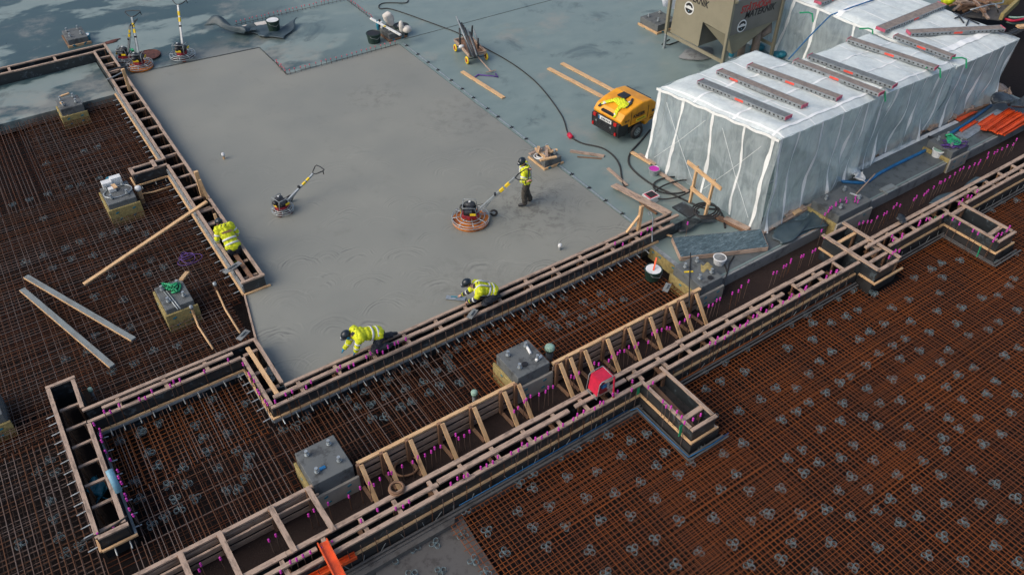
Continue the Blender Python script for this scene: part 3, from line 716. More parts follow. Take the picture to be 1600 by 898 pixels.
# D
r = fw('timber form between the long narrow box and the fresh slab corner', (0.7, 16.3, -0.4))
panel(r, 'x', -1.45, 2.88, 16.53); panel(r, 'x', -1.4, 2.34, 16.08)
planks(r, 'x', -1.52, 2.82, 16.50); planks(r, 'x', -1.5, 2.33, 16.055, 0.085)
planks(r, 'x', -1.1, 2.2, 16.275, 0.095, TOP+0.04, 0.045)
spacers(r, 'x', -1.2, 2.5, 16.1, 16.45, 1.05, low=True)
waler(r, 'x', -1.35, 2.3, 16.0); MB().box(-1.35, 2.26, 15.965, 16.02, -0.09, -0.002).build('waler_base', 'galv_dull', r); dowels(r, 'x', -1.3, 2.2, 15.97, -1)
# J
r = fw('long narrow timber box with ladder-like spacers at the near left', (-1.8, 15.2, -0.4))
panel(r, 'y', 12.67, 17.78, -2.07); panel(r, 'y', 12.67, 16.05, -1.46); panel(r, 'x', -2.05, -1.48, 12.68); panel(r, 'x', -2.05, -1.48, 17.76); panel(r, 'y', 16.55, 17.76, -1.46)
planks(r, 'y', 12.66, 17.72, -2.06, 0.10); planks(r, 'y', 12.75, 16.0, -1.49, 0.10); planks(r, 'y', 16.6, 17.7, -1.49, 0.10)
MB().beam((-2.12, 17.77, TOP-0.02), (-1.42, 17.77, TOP-0.02), 0.09, 0.05).build('top_plank', 'timber', r)
MB().beam((-2.05, 12.66, TOP-0.03), (-1.42, 12.66, TOP-0.03), 0.10, 0.05).build('top_plank', 'timber', r)
spacers(r, 'y', 12.7, 17.6, -2.0, -1.54, 0.66, z=0.26, low=True, w=0.07)
waler(r, 'y', 12.6, 17.6, -2.13, mat='fresh_timber'); waler(r, 'y', 12.6, 16.0, -1.38, mat='grey_timber'); waler(r, 'x', -2.1, -1.35, 12.60)
dowels(r, 'y', 12.7, 17.6, -2.15, -1, 0.34, 0.22); dowels(r, 'x', -2.0, -1.35, 12.58, -1, 0.28, 0.2); dowels(r, 'y', 12.7, 15.9, -1.36, 1, 0.42, 0.14)
# L
r = fw('long timber form with ladder spacers along the left edge of the fresh slab', (3.7, 28, -0.4))
panel(r, 'y', 18.9, 36.8, 4.02); panel(r, 'y', 18.9, 26.35, 3.41); panel(r, 'y', 26.8, 36.8, 3.41); panel(r, 'x', 3.40, 4.03, 18.88, z0=-0.02)
planks(r, 'y', 18.95, 37.4, 3.985, 0.10); planks(r, 'y', 18.95, 26.3, 3.44, 0.10); planks(r, 'y', 26.75, 36.85, 3.44, 0.10)
MB().beam((3.36, 18.9, TOP-0.02), (4.06, 18.9, TOP-0.02), 0.09, 0.05).build('top_plank', 'timber', r)
MB().beam((3.72, 18.97, 0.34), (3.70, 20.6, 0.30), 0.13, 0.04).build('inner_rail', 'brown_timber', r)
spacers(r, 'y', 21.2, 37.3, 3.47, 3.95, 0.78, z=0.33, low=True); spacers(r, 'y', 21.6, 37.3, 3.47, 3.95, 0.78, z=0.10, name='lower_spacer')
spacers(r, 'y', 19.0, 20.4, 3.47, 3.95, 0.7, z=0.24)
waler(r, 'y', 18.85, 26.3, 3.32); waler(r, 'y', 26.9, 33.4, 3.32); waler(r, 'x', 3.34, 4.15, 18.83, z=0.0)
MB().box(3.352, 3.395, 18.9, 26.3, 0.06, 0.30).build('steel_liner', 'galv_dull', r); MB().box(3.352, 3.395, 26.9, 33.4, 0.06, 0.30).build('steel_liner', 'galv_dull', r)
dowels(r, 'y', 19.0, 26.2, 3.30, -1, 0.42, 0.18); dowels(r, 'y', 27, 33.3, 3.30, -1, 0.42, 0.18)
# L stub
r = fw('short timber box sticking out of the left form into the dark mat', (2.8, 26.5, -0.4))
panel(r, 'x', 2.28, 3.38, 26.36); panel(r, 'x', 2.28, 3.38, 26.80); panel(r, 'y', 26.38, 26.78, 2.29)
planks(r, 'x', 2.25, 3.45, 26.37, 0.085); planks(r, 'x', 2.25, 3.45, 26.79, 0.085)
MB().beam((2.30, 26.33, TOP-0.018), (2.30, 26.83, TOP-0.018), 0.12, 0.05).build('top_plank', 'timber', r); MB().beam((3.05, 26.33, TOP+0.03), (3.05, 26.83, TOP+0.03), 0.13, 0.05).build('top_plank', 'timber', r)
waler(r, 'x', 2.2, 3.3, 26.28); waler(r, 'y', 26.25, 26.9, 2.22); dowels(r, 'x', 2.3, 3.3, 26.26, -1, 0.4, 0.15)
# back
r = fw('long timber form across the far left behind the lower slab', (-2, 37.2, -0.4))
panel(r, 'x', -14, 4.0, 37.48); panel(r, 'x', -14, 3.4, 36.86)
planks(r, 'x', -14, 4.04, 37.46, 0.10); planks(r, 'x', -14, 3.5, 36.88, 0.10)
spacers(r, 'x', -13, 3.6, 36.93, 37.42, 1.75, low=True)
# stop end between L and D
r = thing('stop_board', 'narrow stop board along the slanted left edge of the fresh slab', 'stop board', loc=(3.1, 17.8, 0), world=True)
MB().beam((3.34, 18.8, 0.0), (2.90, 16.6, 0.0), 0.05, 0.12).build('board', 'timber', r)
MB().beam((3.37, 18.8, -0.2), (2.93, 16.6, -0.2), 0.03, 0.35).build('backing', 'brown_timber', r)

# B: the long near form
r = fw('long near timber form crossing the whole site with a loose top rail', (14, 9.8, -0.4))
B1, B0 = 10.1, 9.55
panel(r, 'x', -2, 40, B1); panel(r, 'x', -2, 10.3, B0); panel(r, 'x', 11.3, 18.8, B0); panel(r, 'x', 20.3, 23.2, B0); panel(r, 'x', 24.3, 40, B0)
planks(r, 'x', -2, 40, 10.07, 0.12, TOP, 0.05, (2.6, 5)); planks(r, 'x', -2, 10.4, 9.54, 0.10); planks(r, 'x', 11.25, 18.9, 9.54, 0.10); planks(r, 'x', 20.3, 23.3, 9.54, 0.10); planks(r, 'x', 24.25, 40, 9.54, 0.10)
planks(r, 'x', -2, 1.7, 9.80, 0.10, TOP+0.055, 0.05); planks(r, 'x', 1.9, 4.6, 9.76, 0.10, TOP+0.055, 0.05); planks(r, 'x', 4.62, 8.3, 9.80, 0.12, TOP+0.06, 0.055); planks(r, 'x', 8.5, 10.1, 9.82, 0.11, TOP+0.055, 0.05)
planks(r, 'x', 10.15, 15.9, 9.80, 0.11, TOP+0.06, 0.06, (5.9, 6.2)); planks(r, 'x', 16.4, 17.6, 9.80, 0.11, TOP+0.055, 0.05); planks(r, 'x', 19.5, 25.2, 9.82, 0.11, TOP+0.11, 0.06, (6, 6.5)); planks(r, 'x', 25.0, 40, 9.72, 0.11, TOP+0.05, 0.06)
spacers(r, 'x', -2, 40, 9.6, 10.0, 0.86, low=True); spacers(r, 'x', -1.6, 40, 9.6, 10.02, 1.72, z=0.10, name='lower_spacer', mat='brown_timber')
for x0, x1 in ((-2, 10.35), (11.3, 18.85), (20.35, 23.25), (24.3, 40)): waler(r, 'x', x0, x1, 9.50)
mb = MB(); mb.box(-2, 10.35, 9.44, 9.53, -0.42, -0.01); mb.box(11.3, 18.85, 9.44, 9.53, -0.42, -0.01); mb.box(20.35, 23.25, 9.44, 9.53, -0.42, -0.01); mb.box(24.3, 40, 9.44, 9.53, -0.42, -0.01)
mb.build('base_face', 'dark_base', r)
mb = MB()
for x0, x1 in ((-2, 10.3), (11.35, 18.8), (20.4, 23.2), (24.35, 40)):
    for y, z in ((9.36, -0.20), (9.28, -0.225)): mb.beam((x0, y, z), (x1, y, z), 0.045, 0.03)
mb.build('concrete_batten', 'blinding', r)
mb = MB()
for x in [i*0.45-1.5 for i in range(90)]:
    if 10.2 < x < 11.4 or 18.7 < x < 20.5 or 23.1 < x < 24.4: continue
    mb.cyl((x+random.uniform(-.1, .1), 9.40, -0.22), (x+random.uniform(-.1, .1), 9.39, 0.0), 0.007, n=4)
mb.build('tie_wire', 'galv', r)
def stub(label, x0, x1, y0, y1=9.56, x_jog=0.0):
    s = fw(label, ((x0+x1)/2, (y0+y1)/2, -0.4), 'short timber stubs on the near form')
    panel(s, 'y', y0, y1, x0+0.02); panel(s, 'y', y0, y1, x1-0.02); panel(s, 'x', x0, x1, y0+0.01)
    planks(s, 'y', y0+0.1, y1+0.05, x0+0.02, 0.085); planks(s, 'y', y0+0.1, y1+0.12, x1-0.02, 0.085)
    MB().beam((x0-0.03, y0+0.03, TOP-0.022), (x1+0.03, y0+0.03, TOP-0.022), 0.09, 0.05).build('top_plank', 'timber', s)
    for yy in (y0+0.42, y1-0.12):
        MB().beam((x0+0.05, yy, TOP-0.08), (x1-0.05, yy+.03, TOP-0.08), 0.13, 0.05).build('spacer', 'timber', s)
        MB().box(x1-0.14, x1-0.05, yy-0.03, yy+0.03, -0.4, TOP-0.115).build('stud', 'brown_timber', s)
    MB().beam((x0+0.35, y0+0.3, 0.02), (x0+0.42, y1, 0.05), 0.12, 0.05).build('inner_rail', 'brown_timber', s)
    waler(s, 'y', y0-0.06, y1-0.03, x0-0.04); waler(s, 'x', x0-0.06, x1+0.1, y0-0.05); waler(s, 'y', y0-0.06, y1-0.1, x1+0.04, mat='timber')
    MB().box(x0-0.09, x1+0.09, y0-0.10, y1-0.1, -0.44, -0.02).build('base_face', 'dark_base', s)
    mb = MB()
    for q in (0.19, 0.28):
        mb.beam((x0-q, y0-q, -0.21), (x0-q, y1-0.2, -0.21), 0.045, 0.03); mb.beam((x0-q, y0-q, -0.21), (x1+q, y0-q, -0.21), 0.045, 0.03)
    mb.build('concrete_batten', 'blinding', s)
    return s
stub('timber stub next to the red canvas frame pointing into the orange mat', 10.42, 11.18, 7.68)
stub('far timber stub with green tape pointing into the orange mat', 23.25, 24.1, 7.75)
s = fw('broad timber cross piece lying across the near form below the bolted plinth', (19.7, 10, -0.4), 'short timber stubs on the near form')
panel(s, 'y', 8.98, 10.9, 18.98); panel(s, 'y', 8.98, 10.9, 20.0); panel(s, 'x', 18.98, 20.0, 8.97); panel(s, 'x', 18.98, 20.0, 10.88)
planks(s, 'y', 8.95, 11.0, 18.99, 0.11, TOP+0.06, 0.055, (3, 4)); planks(s, 'y', 8.95, 11.05, 20.02, 0.11, TOP+0.06, 0.055, (3, 4))
for yy, m_ in ((8.97, 'timber'), (10.9, 'timber'), (9.35, 'timber'), (10.5, 'fresh_timber'), (9.62, 'timber')):
    MB().beam((19.05, yy, TOP-0.03), (19.95, yy+random.uniform(-.03, .03), TOP-0.03), 0.10, 0.05).build('spacer', m_, s)
    MB().box(19.86, 19.95, yy-0.03, yy+0.03, -0.38, TOP-0.06).build('stud', 'brown_timber', s)
waler(s, 'y', 8.85, 9.45, 18.93); waler(s, 'x', 18.9, 20.25, 8.88); waler(s, 'y', 10.2, 10.95, 18.92)
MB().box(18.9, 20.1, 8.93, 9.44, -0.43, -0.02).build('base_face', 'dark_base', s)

# E: low board wall with raking braces
def board_wall(label, x0, x1, braces, flat=False):
    t = thing('board_wall', label, 'board wall', loc=((x0+x1)/2, 11.35, -0.4), world=True, group='braced board walls beside the trench')
    for z0, h in ((-0.38, 0.15), (-0.14, 0.16), (0.12, 0.15)): MB().box(x0, x1, 11.335, 11.365, z0, z0+h).build('board', 'timber', t)
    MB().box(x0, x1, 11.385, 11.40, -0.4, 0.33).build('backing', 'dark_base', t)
    planks(t, 'x', x0, x1, 11.36, 0.10, 0.40, 0.055, (3, 4.6), 'fresh_timber' if not flat else 'timber')
    if flat: planks(t, 'x', x0, x1, 11.19, 0.05, 0.26, 0.05, (3, 4.2), 'timber', 'middle_rail')
    for x in braces:
        b = MB(); b.beam((x-0.03, 11.28, -0.38), (x-0.03, 11.28, 0.43), 0.09, 0.08).build('post', 'brown_timber', t)
        if flat: MB().beam((x, 11.34, 0.43), (x+0.02, 9.98, 0.475), 0.12, 0.05).build('strut', 'timber', t)
        else:
            MB().beam((x+0.03, 11.22, 0.44), (x+0.05, 10.62, -0.36), 0.10, 0.05, up=(1, 0, 0), roll=rad(90)).build('brace', 'fresh_timber', t)
            MB().beam((x-0.02, 11.22, -0.36), (x+0.0, 10.72, -0.36), 0.08, 0.045).build('foot', 'brown_timber', t)
    return t
xs = lambda lst: [PY(u, v, 11.25).x for u, v in lst]
board_wall('left length of the braced board wall, tied by flat struts to the near form', -3.0, 2.32, xs([(213, 905), (283, 868), (345, 838), (425, 797), (483, 766)]), True)
board_wall('middle length of the braced board wall between the two bolted plinths', 3.36, 7.78, xs([(561, 724), (598, 705), (638, 684), (688, 658), (738, 634), (785, 612), (808, 600)]))
board_wall('right length of the braced board wall below the foundation corner', 8.95, 14.2, xs([(873, 563), (889, 556), (912, 543), (947, 526), (981, 507), (1014, 491), (1046, 474), (1064, 465), (1086, 455)]))

# ------------------------------------------------------------------ plinths
def plinth(label, x0, x1, y0, y1, top, base=-0.42, ins=None, ins_top=0.12, bolts=True, chamf=0.05, front='foam_board'):
    t = thing('concrete_plinth', label, 'plinth', loc=((x0+x1)/2, (y0+y1)/2, base), world=True, group='concrete plinths with anchor bolts')
    MB().box(x0, x1, y0, y1, base, top).build('block', 'block', t, bevel=0.018)
    if ins:
        e = 0.07
        mb = MB(); mb.box(x0-e, x1+e, y0-e, y0-0.003, base, ins_top); mb.build('front_insulation', front, t, bevel=0.01)
        mb = MB(); mb.box(x0-e, x0-0.003, y0, y1+e, base, ins_top); mb.build('side_insulation', ins, t, bevel=0.01)
        for fx, fz in ((0.2, 0.75), (0.8, 0.75), (0.25, 0.35), (0.75, 0.35)):
            x = lerp(x0, x1, fx); z = lerp(base, ins_top, fz); MB().beam((x-0.05, y0-e-0.004, z), (x+0.05, y0-e-0.004, z+0.03), 0.012, 0.045).build('insulation_plug', 'teal', t)
        MB().beam((x0-e-0.004, lerp(y0, y1, .6), ins_top-0.1), (x0-e-0.004, lerp(y0, y1, .68), ins_top-0.09), 0.012, 0.045).build('insulation_plug', 'teal', t)
    if bolts:
        for fx, fy in ((0.22, 0.25), (0.78, 0.25), (0.22, 0.78), (0.78, 0.78)):
            x, y = lerp(x0, x1, fx), lerp(y0, y1, fy); mb = MB()
            mb.cyl((x, y, top), (x, y, top+0.17), 0.022, n=8); mb.cyl((x, y, top+0.05), (x, y, top+0.065), 0.062, n=10); mb.cyl((x, y, top+0.066), (x, y, top+0.105), 0.045, n=6); mb.cyl((x, y, top+0.14), (x, y, top+0.185), 0.042, n=10)
            mb.build('anchor_bolt', 'galv', t)
    return t
plinth('nearest plinth, dark clean top with four tall bolts and a blue scrap', 2.26, 3.24, 11.27, 12.34, 0.5, -0.46, 'mineral', 0.10)
plinth('plinth between the timber forms with two bent pins lying on top', 7.86, 8.86, 11.35, 12.36, 0.5, -0.46, 'mineral', 0.16)
plinth('plinth at the foundation corner with a dark hole and orange tape on top', 14.24, 15.08, 11.34, 12.5, 0.42, -0.46, 'mineral', 0.10)
plinth('dark plinth at the foundation edge with a hammer on it', 20.25, 21.88, 11.36, 12.45, 0.42, -0.46, 'mineral', 0.14)
plinth('plinth under purple cables at the far end of the foundation edge', 26.65, 27.65, 11.6, 12.6, 0.42, -0.46, 'mineral', 0.14)
plinth('yellow-skirted plinth in the left mat under a green strap', 1.22, 2.0, 19.0, 20.12, 0.40, -0.42, 'mineral', 0.24, True, front='mineral')
plinth('yellow-skirted plinth in the left mat carrying white boxes', 1.14, 2.03, 25.05, 26.2, 0.40, -0.42, 'mineral', 0.22, True, front='mineral')
plinth('plinth at the edge of the lower slab with small wood scraps on top', 1.18, 2.0, 32.5, 33.42, 0.40, -0.42, 'mineral', 0.12, True, front='mineral')
plinth('low rough plinth with bolts on the wet slab beyond the back form', 2.76, 3.6, 38.95, 40.2, 0.32, 0, 'brown_timber', 0.10, True, front='fresh_timber')
plinth('low plinth heaped with timber offcuts behind the standing worker', 14.46, 15.18, 19.32, 20.2, 0.30, 0, 'fresh_timber', 0.07, True, front='fresh_timber')
plinth('low plinth with a paper sack and white level on it', 14.75, 15.55, 31.6, 32.7, 0.32, 0, 'brown_timber', 0.08, True, front='brown_timber')
plinth('rough plinth with timber base behind the silo leg', *(lambda p: (p.x-0.6, p.x+0.6, p.y-0.3, p.y+0.9))(P(1035, 45, 0)), 0.4, 0, 'fresh_timber', 0.10, True, front='fresh_timber')
plinth('plinth cut by the left edge of the picture', *(lambda p: (p.x-1.0, p.x, p.y, p.y+1.1))(P(14, 662, 0)), 0.40, -0.42, 'mineral', 0.12, True, front='mineral')

# foundation strip in front of the shelters
t = thing('foundation_wall', 'long pale concrete foundation edge below the sheeted shelters', 'foundation wall', loc=(24, 11.66, -0.45), world=True)
MB().box(15.12, 20.15, 11.60, 11.676, -0.46, 0.0).build('face', 'wall_conc', t); MB().box(21.98, 26.6, 11.62, 11.70, -0.46, 0.0).build('face', 'wall_conc', t); MB().box(27.7, 33.2, 11.64, 11.72, -0.46, 0.0).build('face', 'wall_conc', t)
MB().box(14.66, 14.745, 12.5, 14.02, -0.46, -0.03).build('side_insulation', 'mineral', t)
for y in (12.9, 13.5, 13.8): MB().box(14.648, 14.655, y-.05, y+.05, -0.16, -0.11).build('insulation_plug', 'teal', t)
MB().box(14.66, 14.80, 12.5, 14.02, -0.026, 0.012).build('edge_strip', 'galv_dull', t)

# ------------------------------------------------------------------ starter bars with caps
def bar_mesh(h, caps, capm):
    mb = MB(); mb.tube([(0, 0, -0.3), (0.005, 0, h*0.5), (0, 0.006, h)], 0.009, 5, 0)
    for i in range(caps):
        z = h-0.01+i*0.068-(caps-1)*0.03
        mb.ell((0, 0, z), 0.028, 0.028, 0.031, 7, 5, 1)
    return mb.mesh('starter_bar', ['rebar_steel', capm])
BM = [bar_mesh(0.60, 2, 'magenta'), bar_mesh(0.52, 2, 'magenta'), bar_mesh(0.42, 0, 'magenta')]
MASS = bmesh.new()
def row(pts, label, group, meshes=None, tilt=0.05, z=-0.05, mass=False):
    for p in pts:
        if mass:                                        # past 300 bars: the smallest ones share one object
            m4 = Matrix.Translation((p[0], p[1], p[2])) @ Matrix.Rotation(random.uniform(-tilt, tilt), 4, 'X') @ Matrix.Rotation(random.uniform(-tilt, tilt), 4, 'Y')
            tmp = meshes[0].copy(); tmp.transform(m4)
            if meshes[0] is not BM[2]:
                for q_ in tmp.polygons: q_.material_index = 2 if q_.material_index == 1 else 0
            MASS.from_mesh(tmp); bpy.data.meshes.remove(tmp); continue
        o = bpy.data.objects.new('starter_bar', random.choice(meshes or BM[:2])); COL.objects.link(o)
        o.location = (p[0], p[1], p[2] if len(p) > 2 else z); o.rotation_euler = (random.uniform(-tilt, tilt), random.uniform(-tilt, tilt), random.uniform(0, 6.28))
        tag(o, label, 'starter bar', group)
def px_row(s, z, off=None):
    """bar feet below surveyed cap pixels; z = height of the cap"""
    out = []
    for q in s.split():
        a, b = q.split(','); p = P(float(a), float(b), z); out.append((p.x, p.y, z-0.56))
    return out
capz = 0.62
row([(2.5+i*0.262+random.uniform(-.05, .05), 13.90, -0.02) for i in range(46)], 'bare rusty starter bar leaning along the near face of the long form', 'bare bars along the long form', [BM[2]], 0.03, mass=True)
row(px_row('428,626 449,616 458,613 477,602 487,597 528,579 533,574 546,571 553,568 572,558 581,553 590,550 597,547 607,544 617,538 622,535 634,530 962,381 973,382 1000,366 1012,360 1018,359 1075,350', capz), 'starter bar with magenta caps along the near face of the long form', 'capped bars along the long form')
row(px_row('381,571 388,584 391,584 397,596 402,607 403,613 412,624 417,629', capz-.1), 'starter bar with magenta caps in the corner step of the form', 'capped bars in the corner step')
row(px_row('146,659 161,645 171,641 186,634 217,621 226,619 238,613 264,601 271,598 280,595 319,579 357,562', capz-.05), 'starter bar with magenta caps beside the form left of the step', 'capped bars left of the step')
row(px_row('154,669 155,677 157,683 161,690 164,702 171,716 182,733 184,748 192,756 196,770 197,779 203,797 210,804 193,815 175,824 168,830 154,836', 0.40), 'starter bar with magenta caps beside the long narrow box', 'capped bars beside the narrow box')
# near form, outer side
B_px = '437,890 452,880 463,876 475,867 485,862 502,853 520,845 563,813 592,797 617,793 630,787 640,785 705,754 714,748 724,744 731,741 753,729 760,725 771,719 779,714 800,705 809,701 816,695 824,692 836,687 845,681 857,675 873,667 880,662 895,655 903,648 911,643 930,636 936,631 943,625 959,616 966,611 986,606 990,597 1014,605 1019,598 1037,628 1041,633 1048,638 1055,644 1063,652 1070,663 1082,657 1093,649 1110,536 1119,534 1122,529 1132,525 1139,519 1147,517 1155,510 1165,505 1170,500 1176,496 1184,491 1189,485 1199,483 1205,480 1223,473 1233,463 1239,460 1251,459 1258,452 1262,447 1292,430 1297,426 1306,421 1307,425 1390,400 1394,397 1400,393 1406,390 1410,371 1394,376 1393,370 1412,365 1434,352 1438,348 1446,344 1453,340 1474,337 1488,344 1498,350 1520,362 1528,366 1552,374 1555,372 1560,368 1567,364 1571,361 1578,357 1501,316 1506,311 1512,308 1518,305 1527,300'
row(px_row(B_px, 0.55), 'starter bar with magenta caps along the outer face of the near form', 'capped bars along the near form')
row([(x+random.uniform(-.06, .06), 9.42, -0.05) for x in [i*0.33+0.2 for i in range(62)] if not (10.2 < x < 11.4 or 18.6 < x < 20.5 or 23 < x < 24.4)], 'bare rusty starter bar along the outer face of the near form', 'bare bars along the near form', [BM[2]], 0.04, mass=True)
tr = '312,888 315,885 345,873 420,840 429,833 482,802 492,797 513,788 544,772 563,761 577,757 585,754 594,748 607,741 611,738 628,725 644,722 651,716 664,709 673,706 681,700 687,697 713,682 718,682 726,678 734,674 802,640 809,634 818,628 822,624 831,620 843,617 851,613 858,608 865,605 892,590 897,586 905,580 930,568 937,569 951,562 956,559 964,553 968,550 977,549 984,544 992,541 998,536 1012,532 1021,523 1028,519 1035,517 1043,513 1048,510 1062,502 1070,500 1078,496 1091,489 1106,479 1112,477 1119,470 1125,469 1145,459 1155,453 1160,446 1168,441'
row([(x, y, z) for x, y, z in px_row(tr, 0.22)], 'starter bar with magenta caps standing in the trench behind the board wall', 'capped bars in the trench')
tr2 = '1207,428 1215,423 1225,415 1230,412 1236,407 1238,404 1252,402 1256,397 1270,394 1274,391 1284,361 1290,368 1294,370 1288,380 1298,379 1302,373 1343,347 1349,348 1356,348 1361,347 1369,340 1380,336 1387,331 1398,322 1402,321 1407,319 1428,310 1433,306 1444,302 1449,299 1452,297 1461,291 1467,286 1472,284 1478,280 1483,277 1494,270 1500,267 1505,264 1513,262 1522,258 1530,254 1534,250 1543,244 1545,241 1554,240 1560,235 1568,231 1575,227 1583,224 1590,217'
row(px_row(tr2, 0.15), 'starter bar with magenta caps in the trench below the foundation edge', 'capped bars below the foundation edge')
tall = bar_mesh(0.95, 2, 'magenta')
row([(p[0], p[1], -0.42) for p in px_row('1287,332 1292,329 1297,327 1301,324 1306,319 1306,316 1316,313 1323,309 1324,313 1337,311 1337,307 1338,313', 0.55)], 'tall starter bar in the dense cluster beside the hammer plinth', 'tall bars beside the hammer plinth', [tall], 0.07)
# low rows on the hardened slab
sm = bar_mesh(0.22, 1, 'pink')
def low_row(a, b, n, label, group):
    a, b = P(*a), P(*b)
    for i in range(n):
        p = a.lerp(b, (i+0.5)/n); row([(p.x+random.uniform(-.03, .03), p.y+random.uniform(-.03, .03), 0)], label, group, [sm], 0.1, mass=True)
    t = thing('tie_bar', 'thin rusty tie bar threaded through the '+group, 'tie bar', loc=a, world=True)
    MB().tube([a+Vector((0, 0, .06)), a.lerp(b, .5)+Vector((0.01, 0.02, .055)), b+Vector((0, 0, .06))], 0.009, 4).build('bar', 'rebar_dark', t)
low_row((367, 41), (541, 1), 28, 'low red-capped starter bar in the far row by the crumpled tarp', 'low bars in the far row')
low_row((541, 1), (584, 34), 15, 'low red-capped starter bar in the short row toward the sack plinth', 'low bars toward the sack plinth')
low_row((432, 100), (447, 118), 8, 'low red-capped starter bar in the short corner row of the slab recess', 'low bars in the corner row')
low_row((449, 118), (622, 71), 22, 'low red-capped starter bar in the near row of the slab recess', 'low bars in the near row')
me = bpy.data.meshes.new('starter_bars'); MASS.to_mesh(me); MASS.free()
for m_ in ('rebar_steel', 'magenta', 'pink'): me.materials.append(M[m_])
mo = bpy.data.objects.new('starter_bars', me); COL.objects.link(mo)
tag(mo, 'many small starter bars, bare along the forms and red-capped in low rows on the slab', 'starter bars', None, 'stuff')
# ------------------------------------------------------------------ sheeted shelters
def wrinkle(p, k=1.0):
    return k*(0.07*math.sin(p.x*2.3+p.z*1.3+p.y*1.7)+0.05*math.sin(p.x*4.1-p.z*2.4+p.y*3.6)+0.03*math.sin(p.x*9+p.y*8.7+p.z*3.2)+0.018*math.sin(p.x*17-p.y*16+p.z*2))
def wall_sheet(mb, tl, tr, bl, br, out, nu=64, nv=22, bulge=0.0, mi=0):
    tl, tr, bl, br, out = map(Vector, (tl, tr, bl, br, out))
    def fn(a, b):
        p = (bl.lerp(br, a)).lerp(tl.lerp(tr, a), b)
        k = 0.25+1.0*(1-b)
        return p+out*(wrinkle(p, k)+0.18*max(0, 0.35-b)**1.5*(1.2+math.sin(a*40)))
    mb.surf(fn, nu, nv, mi)
def strip(mb, tl, tr, bl, br, out, a, w=0.09, nv=18, lift=0.02, tilt=0.0, b0=0.0, b1=1.0):
    tl, tr, bl, br, out = map(Vector, (tl, tr, bl, br, out)); L = (br-bl).length
    def fn(i, b):
        b = b0+(b1-b0)*b
        aa = a+tilt*(1-b)+((i-0.5)*w*(1+0.25*math.sin(b*23+a*50))+0.014*math.sin(b*9+a*31)+0.006*math.sin(b*27+a*17))/L
        p = (bl.lerp(br, aa)).lerp(tl.lerp(tr, aa), b); k = 0.25+1.0*(1-b)
        return p+out*(wrinkle(p, k)+0.18*max(0, 0.35-b)**1.5*(1.2+math.sin(aa*40))+lift)
    mb.surf(fn, 1, nv)
